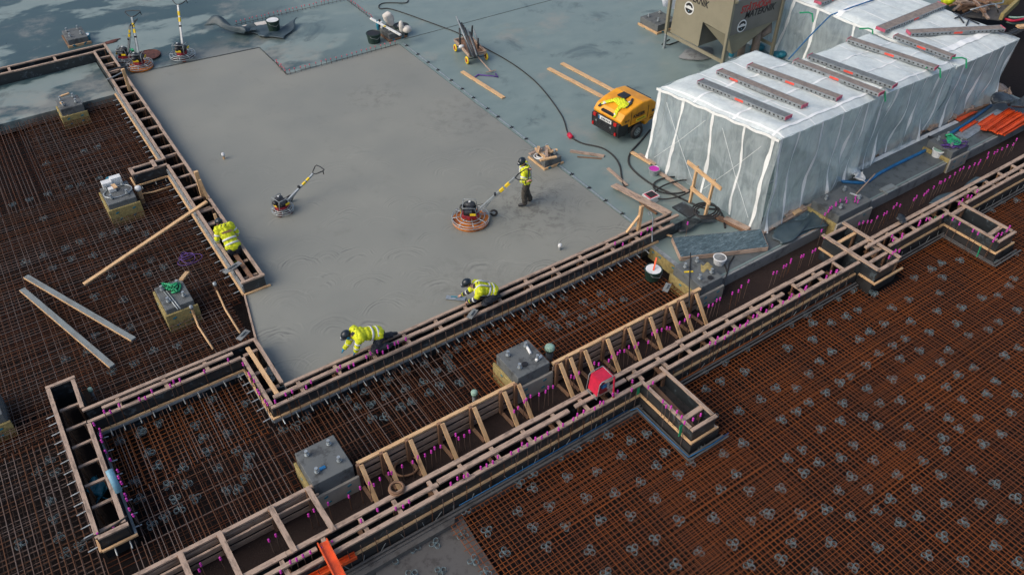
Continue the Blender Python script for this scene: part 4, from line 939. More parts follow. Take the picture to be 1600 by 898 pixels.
def shelter(label, corners, base, strips_left, strips_front, roof_lines, left=True, back=True, right=True):
    """corners: FL, FR, BR, BL roof points; base: the same on the ground"""
    FL, FR, BR, BL = map(Vector, corners); fl, fr, br_, bl = map(Vector, base)
    t = thing('sheeted_shelter', label, 'shelter', loc=(fl+fr+br_+bl)/4, world=True, group='plastic-sheeted shelters')
    def roof(a, b):
        p = FL.lerp(FR, a).lerp(BL.lerp(BR, a), b)
        e = min(a, 1-a, b, 1-b)
        return p+Vector((0, 0, -0.16*max(0, 0.06-e)/0.06+0.03*math.sin(a*19)*math.sin(b*11)+0.012*math.sin(a*47+b*31)))
    mb = MB(); mb.surf(roof, 40, 22); mb.build('roof_sheet', 'sheet_roof', t, True)
    d = Vector((0, 0, -0.13))
    mb = MB(); wall_sheet(mb, FL+d, FR+d, fl, fr, (0.05, -1, 0)); mb.build('front_sheet', 'sheet', t, True)
    if left: mb = MB(); wall_sheet(mb, BL+d, FL+d, bl, fl, (-1, 0, 0)); mb.build('left_sheet', 'sheet', t, True)
    if right: mb = MB(); wall_sheet(mb, FR+d, BR+d, fr, br_, (1, 0, 0)); mb.build('right_sheet', 'sheet', t, True)
    if back: mb = MB(); wall_sheet(mb, BR+d, BL+d, br_, bl, (0, 1, 0)); mb.build('back_sheet', 'sheet', t, True)
    mb = MB()
    for a, ti in strips_left: strip(mb, BL+d, FL+d, bl, fl, (-1, 0, 0), a, random.uniform(0.08, 0.14), tilt=ti)
    for a, ti in strips_front: strip(mb, FL+d, FR+d, fl, fr, (0, -1, 0), a, random.uniform(0.06, 0.11), tilt=ti)
    for a in roof_lines:
        def rl(i, b):
            p = roof(a+(i-0.5)*0.011, b); p.z += 0.012; return p
        mb.surf(rl, 1, 24)
    for b in (0.06, 0.36, 0.68):
        def rl2(i, a):
            p = roof(a, b+(i-0.5)*0.018); p.z += 0.014; return p
        mb.surf(rl2, 1, 40)
    if left:
        for b0_, w_ in ((0.965, 0.05),):
            def tp(a, i):
                p = BL.lerp(FL, a)+d*0.9+Vector((-0.06, 0, -0.09*i-0.02*math.sin(a*40))); return p
            mb.surf(tp, 30, 1)
    mb.build('seam_tape', 'tape', t, True)
    if left and (FL-BL).length < 8:                    # thin lashings crossing the left wall
        for a0_, a1_ in ((0.10, 0.46), (0.46, 0.12), (0.55, 0.90), (0.92, 0.60)):
            q0 = bl.lerp(fl, a0_).lerp(BL.lerp(FL, a0_), 0.12); q1 = bl.lerp(fl, a1_).lerp(BL.lerp(FL, a1_), 0.85)
            MB().tube([q0+Vector((-.16, 0, 0)), q0.lerp(q1, .5)+Vector((-.15, 0, -.05)), q1+Vector((-.13, 0, 0))], 0.007, 5).build('lashing', 'tape', t)
    # tube frame inside, its braces showing through the sheet
    mb = MB(); n = max(2, int((FR-FL).length/2.0))
    for i in range(n+1):
        a = i/n; f0, f1 = fl.lerp(fr, a), FL.lerp(FR, a); k0, k1 = bl.lerp(br_, a), BL.lerp(BR, a)
        iy = Vector((0, 0.25, 0)); dz = Vector((0, 0, -0.25)); ix = Vector((0.22 if i == 0 else -0.2 if i == n else 0, 0, 0))
        f0, f1, k0, k1 = f0+iy+ix, f1+iy+dz+ix, k0-iy+ix, k1-iy+dz+ix
        mb.tube((f0, f1), 0.03, 6); mb.tube((k0, k1), 0.03, 6); mb.tube((f1, k1), 0.03, 6)
        if i in (0, n): mb.tube((f0.lerp(f1, .1), k1), 0.025, 6); mb.tube((k0.lerp(k1, .1), f1), 0.025, 6); mb.tube((f0.lerp(f1, .5), k0.lerp(k1, .5)), 0.025, 6)
        if i < n:
            g1 = FL.lerp(FR, (i+1)/n)+iy+dz; h1 = BL.lerp(BR, (i+1)/n)-iy+dz
            mb.tube((f1, g1), 0.025, 6); mb.tube((k1, h1), 0.025, 6); mb.tube((f0.lerp(f1, .5), fl.lerp(fr, (i+1)/n).lerp(FL.lerp(FR, (i+1)/n), .5)+iy), 0.025, 6)
    mb.build('tube_frame', 'galv', t)
    return t
s1 = shelter('nearest white sheeted shelter with three scaffold boards on its roof', [(17.9, 12.55, 3.58), (22.95, 12.85, 3.27), P(1183, 73, 3.15), P(1029, 131, 3.0)],
    [(17.95, 12.5, 0.02), (22.95, 12.95, 0.02), (22.9, 17.6, 0.02), tuple(P(1009, 247, 0.02))],
    [(0.02, 0.0), (0.24, -0.02), (0.50, 0.02), (0.74, 0.03), (0.95, -0.015)], [(0.02, 0.01), (0.17, 0.01), (0.40, 0.0), (0.62, 0.03), (0.80, -0.05), (0.88, 0.03)], [0.03, 0.33, 0.64, 0.97])
s2 = shelter('second white sheeted shelter in the row, a little narrower at the back', [(23.16, 12.98, 3.20), P(1497, 97, 2.86), P(1358, 48, 2.86), P(1241, 92, 3.10)],
    [(23.16, 13.14, 0.02), (27.95, 13.35, 0.02), (27.9, 17.0, 0.02), (23.0, 16.4, 0.02)],
    [], [(0.08, 0.03), (0.22, -0.02), (0.42, 0.02), (0.60, -0.04), (0.78, 0.02), (0.90, 0.03)], [0.10, 0.5, 0.95])
s3 = shelter('far long white sheeted shelter standing square behind the row with a blue rope over it', [(28.02, 13.22, 2.78), P(1597, 55, 2.72), (32.3, 28.0, 2.7), (28.1, 28.0, 2.7)],
    [(28.02, 13.4, 0.02), (31.75, 13.35, 0.02), (32.4, 28.0, 0.02), (28.0, 28.0, 0.02)],
    [(0.42, 0.0), (0.50, -0.02), (0.58, 0.0), (0.70, 0.02), (0.88, 0.0)], [(0.10, 0.02), (0.30, 0.0), (0.52, 0.02), (0.74, -0.02), (0.97, 0.0)], [0.22, 0.55, 0.85])
# scaffold boards on the roofs
RF = {1: [Vector(q) for q in [(17.9, 12.55, 3.58), (22.95, 12.85, 3.27), P(1183, 73, 3.15), P(1029, 131, 3.0)]], 2: [Vector(q) for q in [(23.02, 12.86, 3.25), P(1497, 97, 2.88), P(1358, 48, 2.88), P(1241, 92, 3.12)]], 3: [Vector(q) for q in [(28.02, 13.22, 2.78), P(1597, 55, 2.72), (32.3, 28.0, 2.7), (28.1, 28.0, 2.7)]]}
def RP(k, u, v, lift=0.12):
    FL, FR, BR, BL = RF[k]; z = 3.0
    for _ in range(12):
        p = P(u, v, z); b = (p.y-FL.y)/(BL.y-FL.y); a = (p.x-FL.x)/(FR.x-FL.x)
        z = FL.lerp(FR, a).lerp(BL.lerp(BR, a), b).z+lift
    return P(u, v, z)
def scaf(a, b, label, w=0.30, grey=False, ext=(0, 0, 0), red=0.5):
    a, b = Vector(a), Vector(b); m = (a+b)/2; d = (b-a).normalized(); x = d.cross(Vector((0, 0, 1))).normalized()
    t = thing('scaffold_board', label, 'scaffold board', loc=m, world=True, group='scaffold boards on the shelter roofs')
    up = x.cross(d)
    MB().beam(a+up*0.03, b+up*0.03, w-0.02, 0.012).build('deck', 'scaf_grey' if grey else 'scaf_board', t)
    for s_ in (-1, 1): MB().beam(a+x*(s_*w/2)-up*0.02, b+x*(s_*w/2)-up*0.02, 0.025, 0.12).build('side_rail', 'galv_dull', t)
    L = (b-a).length; mb = MB(); n = int(L/0.16)
    for i in range(n):
        f = (i+0.5)/n
        if 0.42 < f < 0.6: continue
        p = a.lerp(b, f)+x*(w/2+0.0145)-up*0.02; mb.beam(p-d*0.03, p+d*0.03, 0.004, 0.05)
    mb.build('rail_holes_pattern', 'ink', t)
    p = a.lerp(b, red)+x*(w/2+0.015)-up*0.02; MB().beam(p-d*0.17, p+d*0.17, 0.006, 0.075).build('paint_mark', 'scaf_mark', t)
    for e, s_ in ((a, -1), (b, 1)): MB().beam(e+d*(s_*0.012)-x*(w/2), e+d*(s_*0.012)+x*(w/2), 0.02, 0.11).build('end_cap', 'scaf_pink', t)
rz = 3.66
scaf(RP(1, 1095, 127), RP(1, 1232, 183), 'grey scaffold board nearest the front of the first shelter roof', grey=True)
scaf(RP(1, 1125, 111), RP(1, 1257, 165), 'brown scaffold board second from the front of the first shelter roof', red=0.22)
scaf(RP(1, 1172, 102), RP(1, 1311, 153), 'dark scaffold board at the far end of the first shelter roof')
scaf(RP(2, 1244, 95), RP(2, 1377, 146), 'brown scaffold board along the gap between the first two shelters')
scaf(RP(2, 1266, 87), RP(2, 1398, 134), 'grey scaffold board beside the gap on the second shelter roof', grey=True)
scaf(RP(2, 1327, 61), RP(2, 1463, 106), 'dark scaffold board near the far edge of the second shelter roof')
scaf(RP(3, 1376, 46), RP(3, 1471, 7), 'wide brown scaffold board lying crosswise on the far shelter', 0.40)
scaf(RP(3, 1420, 51), RP(3, 1566, 44), 'scaffold board lying slantwise in the middle of the far shelter roof', 0.34)
scaf(RP(3, 1400, 56), RP(3, 1489, 89), 'short scaffold board at the near edge of the far shelter roof', 0.30)
scaf(RP(3, 1278, 4), RP(3, 1318, -12), 'scaffold board cut by the top of the picture on the far shelter', 0.34)
mb = MB(); mb.tube([P(1232, 93, 1.2), P(1265, 57, 1.9), PX(1298, 24, 27.9), RP(3, 1330, 12, .05), RP(3, 1365, 0, .05), RP(3, 1400, -12, .05)], 0.028, 6)
solo('rope', mb, 'blue', 'blue rope running over the far shelter roof and down its side', 'rope', smooth=True)
for px, lab in (((1262, 22), 'green strap hanging over the corner of the far shelter'), ((1374, 144), 'green strap tied at the gap between the first two shelters'), ((1461, 108), 'green strap at the end of the dark scaffold board'), ((1502, 93), 'green strap bunched where the second and far shelters meet'), ((1356, 47), 'green strap under the crosswise board')):
    p = RP(3 if px[0] in (1262, 1356) else 2, *px, .05); mb = MB(); mb.tube([p+Vector((-.25, .2, .03)), p+Vector((0, 0, .06)), p+Vector((.15, -.1, .0)), p+Vector((.18, -.2, -.3))], 0.03, 5)
    solo('strap', mb, 'green', lab, 'strap', 'green straps on the shelters')
mb = MB(); c0 = [RP(3, 1502, 28, .06), RP(3, 1478, 44, .06)]
a, b = RP(3, 1490, 20, .06), RP(3, 1530, 38, .06); mb.tube((a, b), 0.03, 5)
a, b = RP(3, 1492, 29, .06), RP(3, 1518, 18, .06); mb.tube((a, b), 0.03, 5); a, b = RP(3, 1496, 22, .06), RP(3, 1506, 36, .06); mb.tube((a, b), 0.03, 5); a, b = RP(3, 1514, 30, .06), RP(3, 1510, 40, .06); mb.tube((a, b), 0.03, 5)
solo('lattice_girder', mb, 'steel_dark', 'dark star-shaped piece of girder lying on the far shelter roof', 'girder', loc=RP(3, 1506, 28, .06))
mb = MB(); a, b, c = RP(3, 1555, 48, .06), RP(3, 1578, 54, .06), RP(3, 1592, 46, .06); mb.tube((a, b, c), 0.03, 5)
for f in (0.2, 0.45, 0.7, 0.95): p = b.lerp(c, f); mb.tube((p+Vector((-.1, .15, 0)), p+Vector((.1, -.15, 0))), 0.025, 5)
solo('lattice_girder', mb, 'steel_dark', 'dark bent rebar piece at the far corner of the far shelter roof', 'girder', loc=b)

# ------------------------------------------------------------------ silo
F0 = P(1133, 95, 0.78); sx0 = 24.55
legz = PX(1133, 95, sx0)
y_near, zr = legz.y, legz.z
far = PX(1044, 53, sx0); y_far = far.y
zb = PX(1141, 58, sx0).z; zt = PX(1158, 7, sx0).z
xw = PY(1207, 40, y_near).x; leg2 = PY(1213, 50, y_near).x
silo = thing('silo', 'olive mortar silo on four legs with red and black lettering', 'silo', loc=(sx0+1.1, (y_near+y_far)/2, 0), world=True)
SXB = leg2
def leg(x, y, z1, m='silo', z0=0.0): return MB().box(x-0.06, x+0.06, y-0.06, y+0.06, z0, z1).build('leg', m, silo)
leg(sx0-0.07, y_near+0.06, zt+0.4); leg(SXB, y_near+0.0, zt+0.4); leg(SXB, y_far, zt+0.4); leg(sx0-0.07, y_far+0.06, zt+0.4, 'silo', zr-0.1)
MB().box(sx0-0.115, sx0-0.025, y_far+0.015, y_far+0.105, -0.0, zr-0.1).build('leg_extension', 'galv', silo)
MB().box(sx0-0.09, sx0-0.01, y_near, y_far, zr-0.14, zr-0.02).build('bottom_rail', 'silo', silo)
MB().box(SXB-0.04, SXB+0.04, y_near, y_far, zr-0.14, zr-0.02).build('bottom_rail', 'silo', silo)
MB().box(sx0, SXB, y_far-0.04, y_far+0.04, zr-0.14, zr-0.02).build('bottom_rail', 'silo', silo)
ztop = zt
ym = PX(1098, 36, sx0).y; ym2 = PX(1091, 71, sx0).y
mb = MB(); X = sx0
mb.prism([(X, y_near+0.02, ztop), (X, y_near+0.02, zb), (X, ym, zb+0.06), (X, ym2, zr+0.0), (X, y_far-0.1, zr), (X, y_far-0.25, ztop)], (0.03, 0, 0)); mb.build('side_panel', 'silo', silo)
MB().box(sx0+0.03, SXB-0.06, y_near+0.02, y_near+0.05, zb, ztop).build('end_panel', 'silo_shaded', silo)
MB().box(SXB-0.03, SXB, y_near+0.06, y_far-0.1, zb, ztop).build('side_panel', 'silo', silo); MB().box(sx0+0.04, SXB-0.04, y_far-0.3, y_far-0.27, zb, ztop).build('end_panel', 'silo_shaded', silo)
MB().box(sx0+0.04, SXB-0.04, y_near+0.06, y_far-0.32, ztop-0.45, ztop-0.42).build('blue_lining', 'pale_blue', silo)  # flat sheet standing for the blue lining inside the open top
ap = Vector((sx0+0.55, PX(1130, 79, sx0).y, zr+0.12)); a0 = Vector((sx0+0.04, ym-0.05, zb)); a1 = Vector((sx0+0.04, y_near+0.1, zb)); a2 = Vector((SXB-0.1, y_near+0.1, zb)); a3 = Vector((SXB-0.1, ym-0.05, zb))
mb = MB(); mb.v += [a0, a1, a2, a3, ap+Vector((-.09, .09, 0)), ap+Vector((-.09, -.09, 0)), ap+Vector((.09, -.09, 0)), ap+Vector((.09, .09, 0))]
for i in range(4): j = (i+1) % 4; mb.quad((i, j, 4+j, 4+i), [(0, 0)]*4, 0)
mb.quad((4, 5, 6, 7), [(0, 0)]*4, 0); mb.build('hopper', 'silo', silo)
mb = MB(); mb.cyl(ap+Vector((0, 0, 0)), ap+Vector((0, 0, -0.14)), 0.11, n=12); mb.build('outlet_valve', 'teal', silo)
MB().cyl(ap+Vector((0, 0, -.14)), ap+Vector((0, 0, -.22)), 0.10, n=12).build('outlet_collar', 'galv', silo)
mb = MB(); mb.prism([(sx0+0.05, ym+0.12, zb), (sx0+0.05, ym2+0.02, zr), (SXB-0.1, ym2+0.02, zr), (SXB-0.1, ym+0.12, zb)], (0, 0.03, 0)); mb.build('inner_panel', 'silo_shaded', silo)
mb = MB(); mb.cyl((sx0-0.04, y_near+0.02, ztop+0.02), (sx0+0.06, y_near-0.03, ztop+0.02), 0.10, n=12); mb.build('lifting_eye', 'silo', silo)
def emblem(o, xd, yd, r, parent):
    fr = frame(o, xd, yd); e = None
    def disc(r0, z, mat, name, a0=0, a1=2*math.pi, par=None):
        mb = MB(); n = 28; pts = [fr @ Vector((r0*math.cos(lerp(a0, a1, i/n)), r0*math.sin(lerp(a0, a1, i/n)), z)) for i in range(n+(0 if a1-a0 > 6.2 else 1))]
        mb.prism(pts, fr.to_3x3() @ Vector((0, 0, 0.003))); return mb.build(name, mat, parent)
    disc(r, 0.004, 'white', 'emblem'); disc(r*0.80, 0.0085, 'ink', 'emblem_field', rad(14), rad(166)); disc(r*0.80, 0.0085, 'ink', 'emblem_field', rad(190), rad(350))
    mb = MB(); mb.prism([fr @ Vector((x*r, y*r, 0.013)) for x, y in ((-.32, .36), (.32, .36), (.4, .14), (-.4, .14))], fr.to_3x3() @ Vector((0, 0, .002))); mb.build('emblem_mark', 'white', parent)
    mb = MB(); mb.prism([fr @ Vector((x*r, y*r, 0.013)) for x, y in ((-.06, -.35), (.10, -.35), (.04, -.55), (-.08, -.50))], fr.to_3x3() @ Vector((0, 0, .002))); mb.build('emblem_mark', 'pale_blue', parent)
    mb = MB(); mb.prism([fr @ Vector((x*r, y*r, 0.012)) for x, y in ((-.72, .08), (.72, .08), (.72, -.10), (-.72, -.10))], fr.to_3x3() @ Vector((0, 0, .002))); mb.build('emblem_band', 'white', parent)
eo = PX(1077, 13, sx0-0.005); emblem(eo, (0, -1, 0), (0, 0, 1), 0.27, silo)
eo2 = PY(1159, 41, y_near+0.015); emblem(eo2, (1, 0, 0), (0, 0, 1), 0.26, silo)
q0 = PY(1157, 22, y_near+0.01); q1 = PY(1208, 9, y_near+0.01); wtxt = q1.x-q0.x
text_mesh('STÅTHÖGA', 0.40, 'ink_red', frame((q0.x, y_near+0.016, q0.z), (1, 0, 0), (0, 0, 1)), 'lettering', silo, 0.25, bold=0.008, sx=wtxt/2.35)
q0 = PY(1163, 30, y_near+0.01)
text_mesh('MATEKNIK', 0.40, 'ink', frame((q0.x, y_near+0.016, q0.z), (1, 0, 0), (0, 0, 1)), 'lettering', silo, 0.25, bold=0.008, sx=wtxt/2.15)
q0 = PX(1069, -4, sx0-0.005); text_mesh('MATEKNIK', 0.40, 'ink', frame((sx0-0.006, q0.y+0.15, q0.z), (0, -1, 0), (0, 0, 1)), 'lettering', silo, 0.25, bold=0.008, sx=0.78)
mb = MB()
d0 = PY(1178, 57, y_near+0.5)
mb.tube([(d0.x+0.55, y_near+0.9, zb+0.1), (d0.x+0.62, y_near+0.45, zb-0.15), (d0.x+0.55, y_near+0.3, zb-0.5), (d0.x+0.2, y_near+0.5, zb-0.75)], 0.20, 12)
mb.build('duct', 'duct', silo, True)
mb = MB(); mb.tube([(d0.x-0.15, y_near+0.6, zb+0.1), (d0.x-0.05, y_near+0.35, zb-0.3), (d0.x-0.02, y_near+0.3, zb-0.9), (d0.x+0.05, y_near+0.35, 0.05)], 0.17, 12); mb.build('duct', 'duct', silo, True)
mb = MB(); mb.tube([(d0.x-0.55, y_near+0.7, zb+0.1), (d0.x-0.5, y_near+0.6, zb-0.6), (d0.x-0.5, y_near+0.6, 0.05)], 0.15, 12); mb.build('duct', 'duct', silo, True)
for (u, v), l in (((1184, 73), 'teal bag lying under the silo duct'), ((1218, 84), 'teal bag at the foot of the far shelter')):
    mb = MB(); mb.ell(P(u, v, 0.12), 0.42, 0.3, 0.16, 10, 6); mb.ell(P(u+4, v+1, 0.2), 0.22, 0.2, 0.15, 8, 5); solo('bag', mb, 'teal', l, 'bag', smooth=True)
mb = MB()
def tf(a, b): c = P(1090, 84, 0.05); t = 2*math.pi*a; return c+Vector(((0.9*b+0.1*math.sin(3*t)*b)*math.cos(t), (0.55*b+0.08*math.cos(4*t)*b)*math.sin(t), 0.16*(1-b*b)))
mb.surf(tf, 22, 5); solo('mortar_heap', mb, 'wall_conc', 'flat pale heap of spilt mortar under the silo', 'mortar heap', smooth=True)
mb = MB(); mb.tube([P(1046, 62, .02), P(1038, 67, .02), P(1034, 70, .02), P(1046, 70, .03), P(1066, 63, .06)], 0.03, 5); solo('cable', mb, 'rubber', 'black cable looping round the silo leg', 'cable')
mb = MB(); mb.surf(lambda a, b: P(1032+22*a+4*b, -12+22*b+6*a, 0.9+0.25*math.sin(3*a+2*b)), 8, 6); solo('plastic_sheet', mb, 'white', 'white plastic sheet at the top beside the silo', 'plastic sheet', smooth=True)

# ------------------------------------------------------------------ compressor
ca = P(924, 192, 0.3); cb = P(967, 216, 0.3)
ydir = (ca-cb); ydir.z = 0; wid = ydir.length; ang = math.atan2(ydir.y, ydir.x)-math.pi/2
comp = thing('compressor', 'yellow towable compressor with black rear and a jacket on top', 'compressor', loc=(cb.x, cb.y, 0), rz=ang)
CW = 1.42; Lc = 1.95
prof = [(0.10, 0.72), (0.02, 0.92), (0.22, 1.14), (0.62, 1.27), (1.15, 1.36), (1.62, 1.30), (1.90, 1.08), (1.96, 0.72), (1.86, 0.46), (1.62, 0.42), (1.50, 0.34), (1.36, 0.32), (1.34, 0.50), (1.05, 0.58), (0.50, 0.54), (0.42, 0.70)]
mb = MB(); mb.prism([(x, 0.0, z) for x, z in prof], (0, CW, 0)); mb.build('canopy', 'yellow', comp, bevel=0.05)
mb = MB(); mb.prism([(-0.03, 0.02, 0.28), (-0.06, 0.02, 0.80), (0.08, 0.02, 0.84), (0.44, 0.02, 0.80), (0.50, 0.02, 0.44), (0.36, 0.02, 0.26)], (0, CW-0.04, 0)); mb.build('rear_housing', 'black', comp, bevel=0.02)
mb = MB()
for i in range(6): z = 0.36+i*0.065; mb.box(-0.075, -0.03, 0.15, CW-0.15, z, z+0.03)
mb.build('rear_louvres', 'steel_dark', comp)
MB().box(-0.088, -0.068, 0.36, 1.02, 0.72, 0.86).build('number_plate', 'white', comp); MB().box(-0.092, -0.088, 0.95, 1.02, 0.72, 0.86).build('plate_stripe', 'blue', comp)
mb = MB()
for i in range(6): mb.box(-0.0915, -0.0885, 0.44+i*0.075, 0.485+i*0.075, 0.755, 0.825)
mb.build('plate_mark', 'ink', comp)
for y in (0.12, CW-0.26): MB().box(-0.09, -0.03, y, y+0.14, 0.72, 0.85).build('tail_light', 'red_lamp', comp, bevel=0.01)
for y in (0.10, CW-0.18): MB().box(-0.10, -0.06, y, y+0.08, 0.36, 0.47).build('reflector', 'red_lamp', comp)
MB().box(0.03, 0.13, 0.40, 1.02, 0.98, 1.06).build('rear_grille', 'black', comp)
MB().box(0.80, 1.16, 0.62, 1.0, 1.33, 1.378).build('exhaust_vent', 'black', comp, bevel=0.01)
for y in (0.02, CW-0.02):
    w = MB(); s_ = -1 if y < 0.5 else 1
    w.torus((0.86, y+s_*0.09-0.0, 0.29), 0.225, 0.075, 'y', 24, 8); wh = w.build('wheel', 'rubber', comp, True)
    MB().cyl((0.86, y+s_*0.05, 0.29), (0.86, y+s_*0.125, 0.29), 0.17, n=18).build('rim', 'galv', wh)
    q = MB()
    for k in range(8): a = k*math.pi/4; q.box(0.86+0.10*math.cos(a)-0.02, 0.86+0.10*math.cos(a)+0.02, y+s_*0.126-0.004, y+s_*0.126+0.004, 0.29+0.10*math.sin(a)-0.02, 0.29+0.10*math.sin(a)+0.02)
    q.build('rim_hole', 'ink', wh)
    f = MB(); n = 12
    f.prism([(0.86+0.36*math.cos(math.pi*i/n), y-0.02, 0.29+0.36*math.sin(math.pi*i/n)) for i in range(n+1)]+[(0.86-0.30*math.cos(math.pi*i/n), y-0.02, 0.30+0.30*math.sin(math.pi*i/n)) for i in range(n+1)], (0, 0.04, 0)); f.build('mudguard', 'black', comp)
MB().box(0.2, 1.7, 0.2, CW-0.2, 0.26, 0.42).build('chassis', 'steel_dark', comp)
MB().beam((1.6, CW/2, 0.36), (2.5, CW/2, 0.42), 0.09, 0.09).build('drawbar', 'steel_dark', comp); MB().cyl((2.35, CW/2, 0.0), (2.35, CW/2, 0.4), 0.03).build('jockey_stand', 'galv', comp)
text_mesh('KAESER', 0.17, 'ink', frame((0.62, -0.052, 0.90), (1, 0, 0), (0, 0, 1)), 'lettering', comp, 0, bold=0.006, sx=1.05)
MB().beam((0.78, -0.052, 0.76), (1.30, -0.052, 0.76), 0.006, 0.13).build('side_plate', 'sticker', comp)
mb = MB()
for i in range(7): mb.beam((0.85+i*0.055, -0.057, 0.76), (0.885+i*0.055, -0.057, 0.76), 0.004, 0.05)
mb.build('plate_mark', 'ink', comp)
text_mesh('M 31', 0.11, 'ink', frame((0.20, -0.052, 0.86), (1, 0, 0), (0, 0, 1)), 'lettering', comp, 0, bold=0.004)
MB().beam((1.62, -0.052, 0.86), (1.76, -0.052, 0.86), 0.006, 0.10).build('vent_plate', 'steel_dark', comp)
MB().beam((0.5, -0.052, 0.655), (1.9, -0.052, 0.655), 0.012, 0.02).build('side_rib', 'yellow', comp)
for x_ in (0.56, 1.46): MB().beam((x_, -0.006, 0.60), (x_, -0.006, 1.14), 0.012, 0.012).build('panel_gap', 'ink', comp)
MB().beam((0.56, -0.006, 0.60), (1.46, -0.006, 0.60), 0.012, 0.012).build('panel_gap', 'ink', comp)
for i in range(5): MB().beam((1.60+i*0.045, -0.006, 0.52), (1.60+i*0.045, -0.006, 0.66), 0.012, 0.02).build('side_louvre', 'ink', comp)
MB().beam((1.66, 0.1, 1.297), (1.66, CW-0.1, 1.297), 0.012, 0.02).build('panel_gap', 'ink', comp)
for y_ in (0.35, CW-0.35): MB().beam((-0.10, y_, 0.60), (-0.10, y_+0.06, 0.60), 0.03, 0.05).build('latch', 'galv', comp)
# jacket lying on it
jl = thing('jacket', 'hi-vis jacket spread on top of the yellow compressor', 'jacket', loc=(cb.x, cb.y, 0), rz=ang)
def topz(x):
    pts = [(0.02, 0.92), (0.22, 1.14), (0.62, 1.27), (1.15, 1.36), (1.62, 1.30)]
    for (a, za), (b, zb_) in zip(pts, pts[1:]):
        if a <= x <= b: return lerp(za, zb_, (x-a)/(b-a))
    return 1.0
def cloth(pts, w, name, mat):
    mb = MB()
    for (x0, y0, w0), (x1, y1, w1) in zip(pts, pts[1:]):
        mb.capsule((x0, y0, topz(x0)+0.05), (x1, y1, topz(x1)+0.05), w0, w1, 8)
    for v in mb.v: v.z = topz(min(max(v.x, .03), 1.5))+0.02+0.35*(v.z-topz(min(max(v.x, .03), 1.5)))+0.012*math.sin(v.x*30+v.y*25)
    return shape(name, mb, mat, jl, 0.022, 2)
cloth([(0.55, 0.40, 0.20), (0.62, 0.62, 0.20), (0.60, 0.80, 0.16)], .2, 'body', 'hivis')
cloth([(0.50, 0.45, 0.11), (0.22, 0.42, 0.09), (0.06, 0.36, 0.07)], .1, 'sleeve', 'hivis'); cloth([(0.62, 0.80, 0.10), (0.40, 1.0, 0.09), (0.22, 1.14, 0.08)], .1, 'sleeve', 'hivis')
cloth([(0.50, 0.24, 0.06), (0.75, 0.26, 0.06), (0.98, 0.40, 0.05)], .1, 'dark_hem', 'hivis_dark'); cloth([(0.68, 0.50, 0.10), (0.74, 0.62, 0.09)], .1, 'dark_panel', 'hivis_dark')
cloth([(0.10, 0.38, 0.085), (0.13, 0.39, 0.085)], .1, 'reflective_band', 'reflect'); cloth([(0.27, 1.09, 0.09), (0.24, 1.12, 0.09)], .1, 'reflective_band', 'reflect'); cloth([(0.44, 0.33, 0.05), (0.8, 0.36, 0.05)], .1, 'reflective_band', 'reflect')
cloth([(0.20, 1.16, 0.075), (0.13, 1.21, 0.07)], .1, 'cuff', 'hivis_dark')

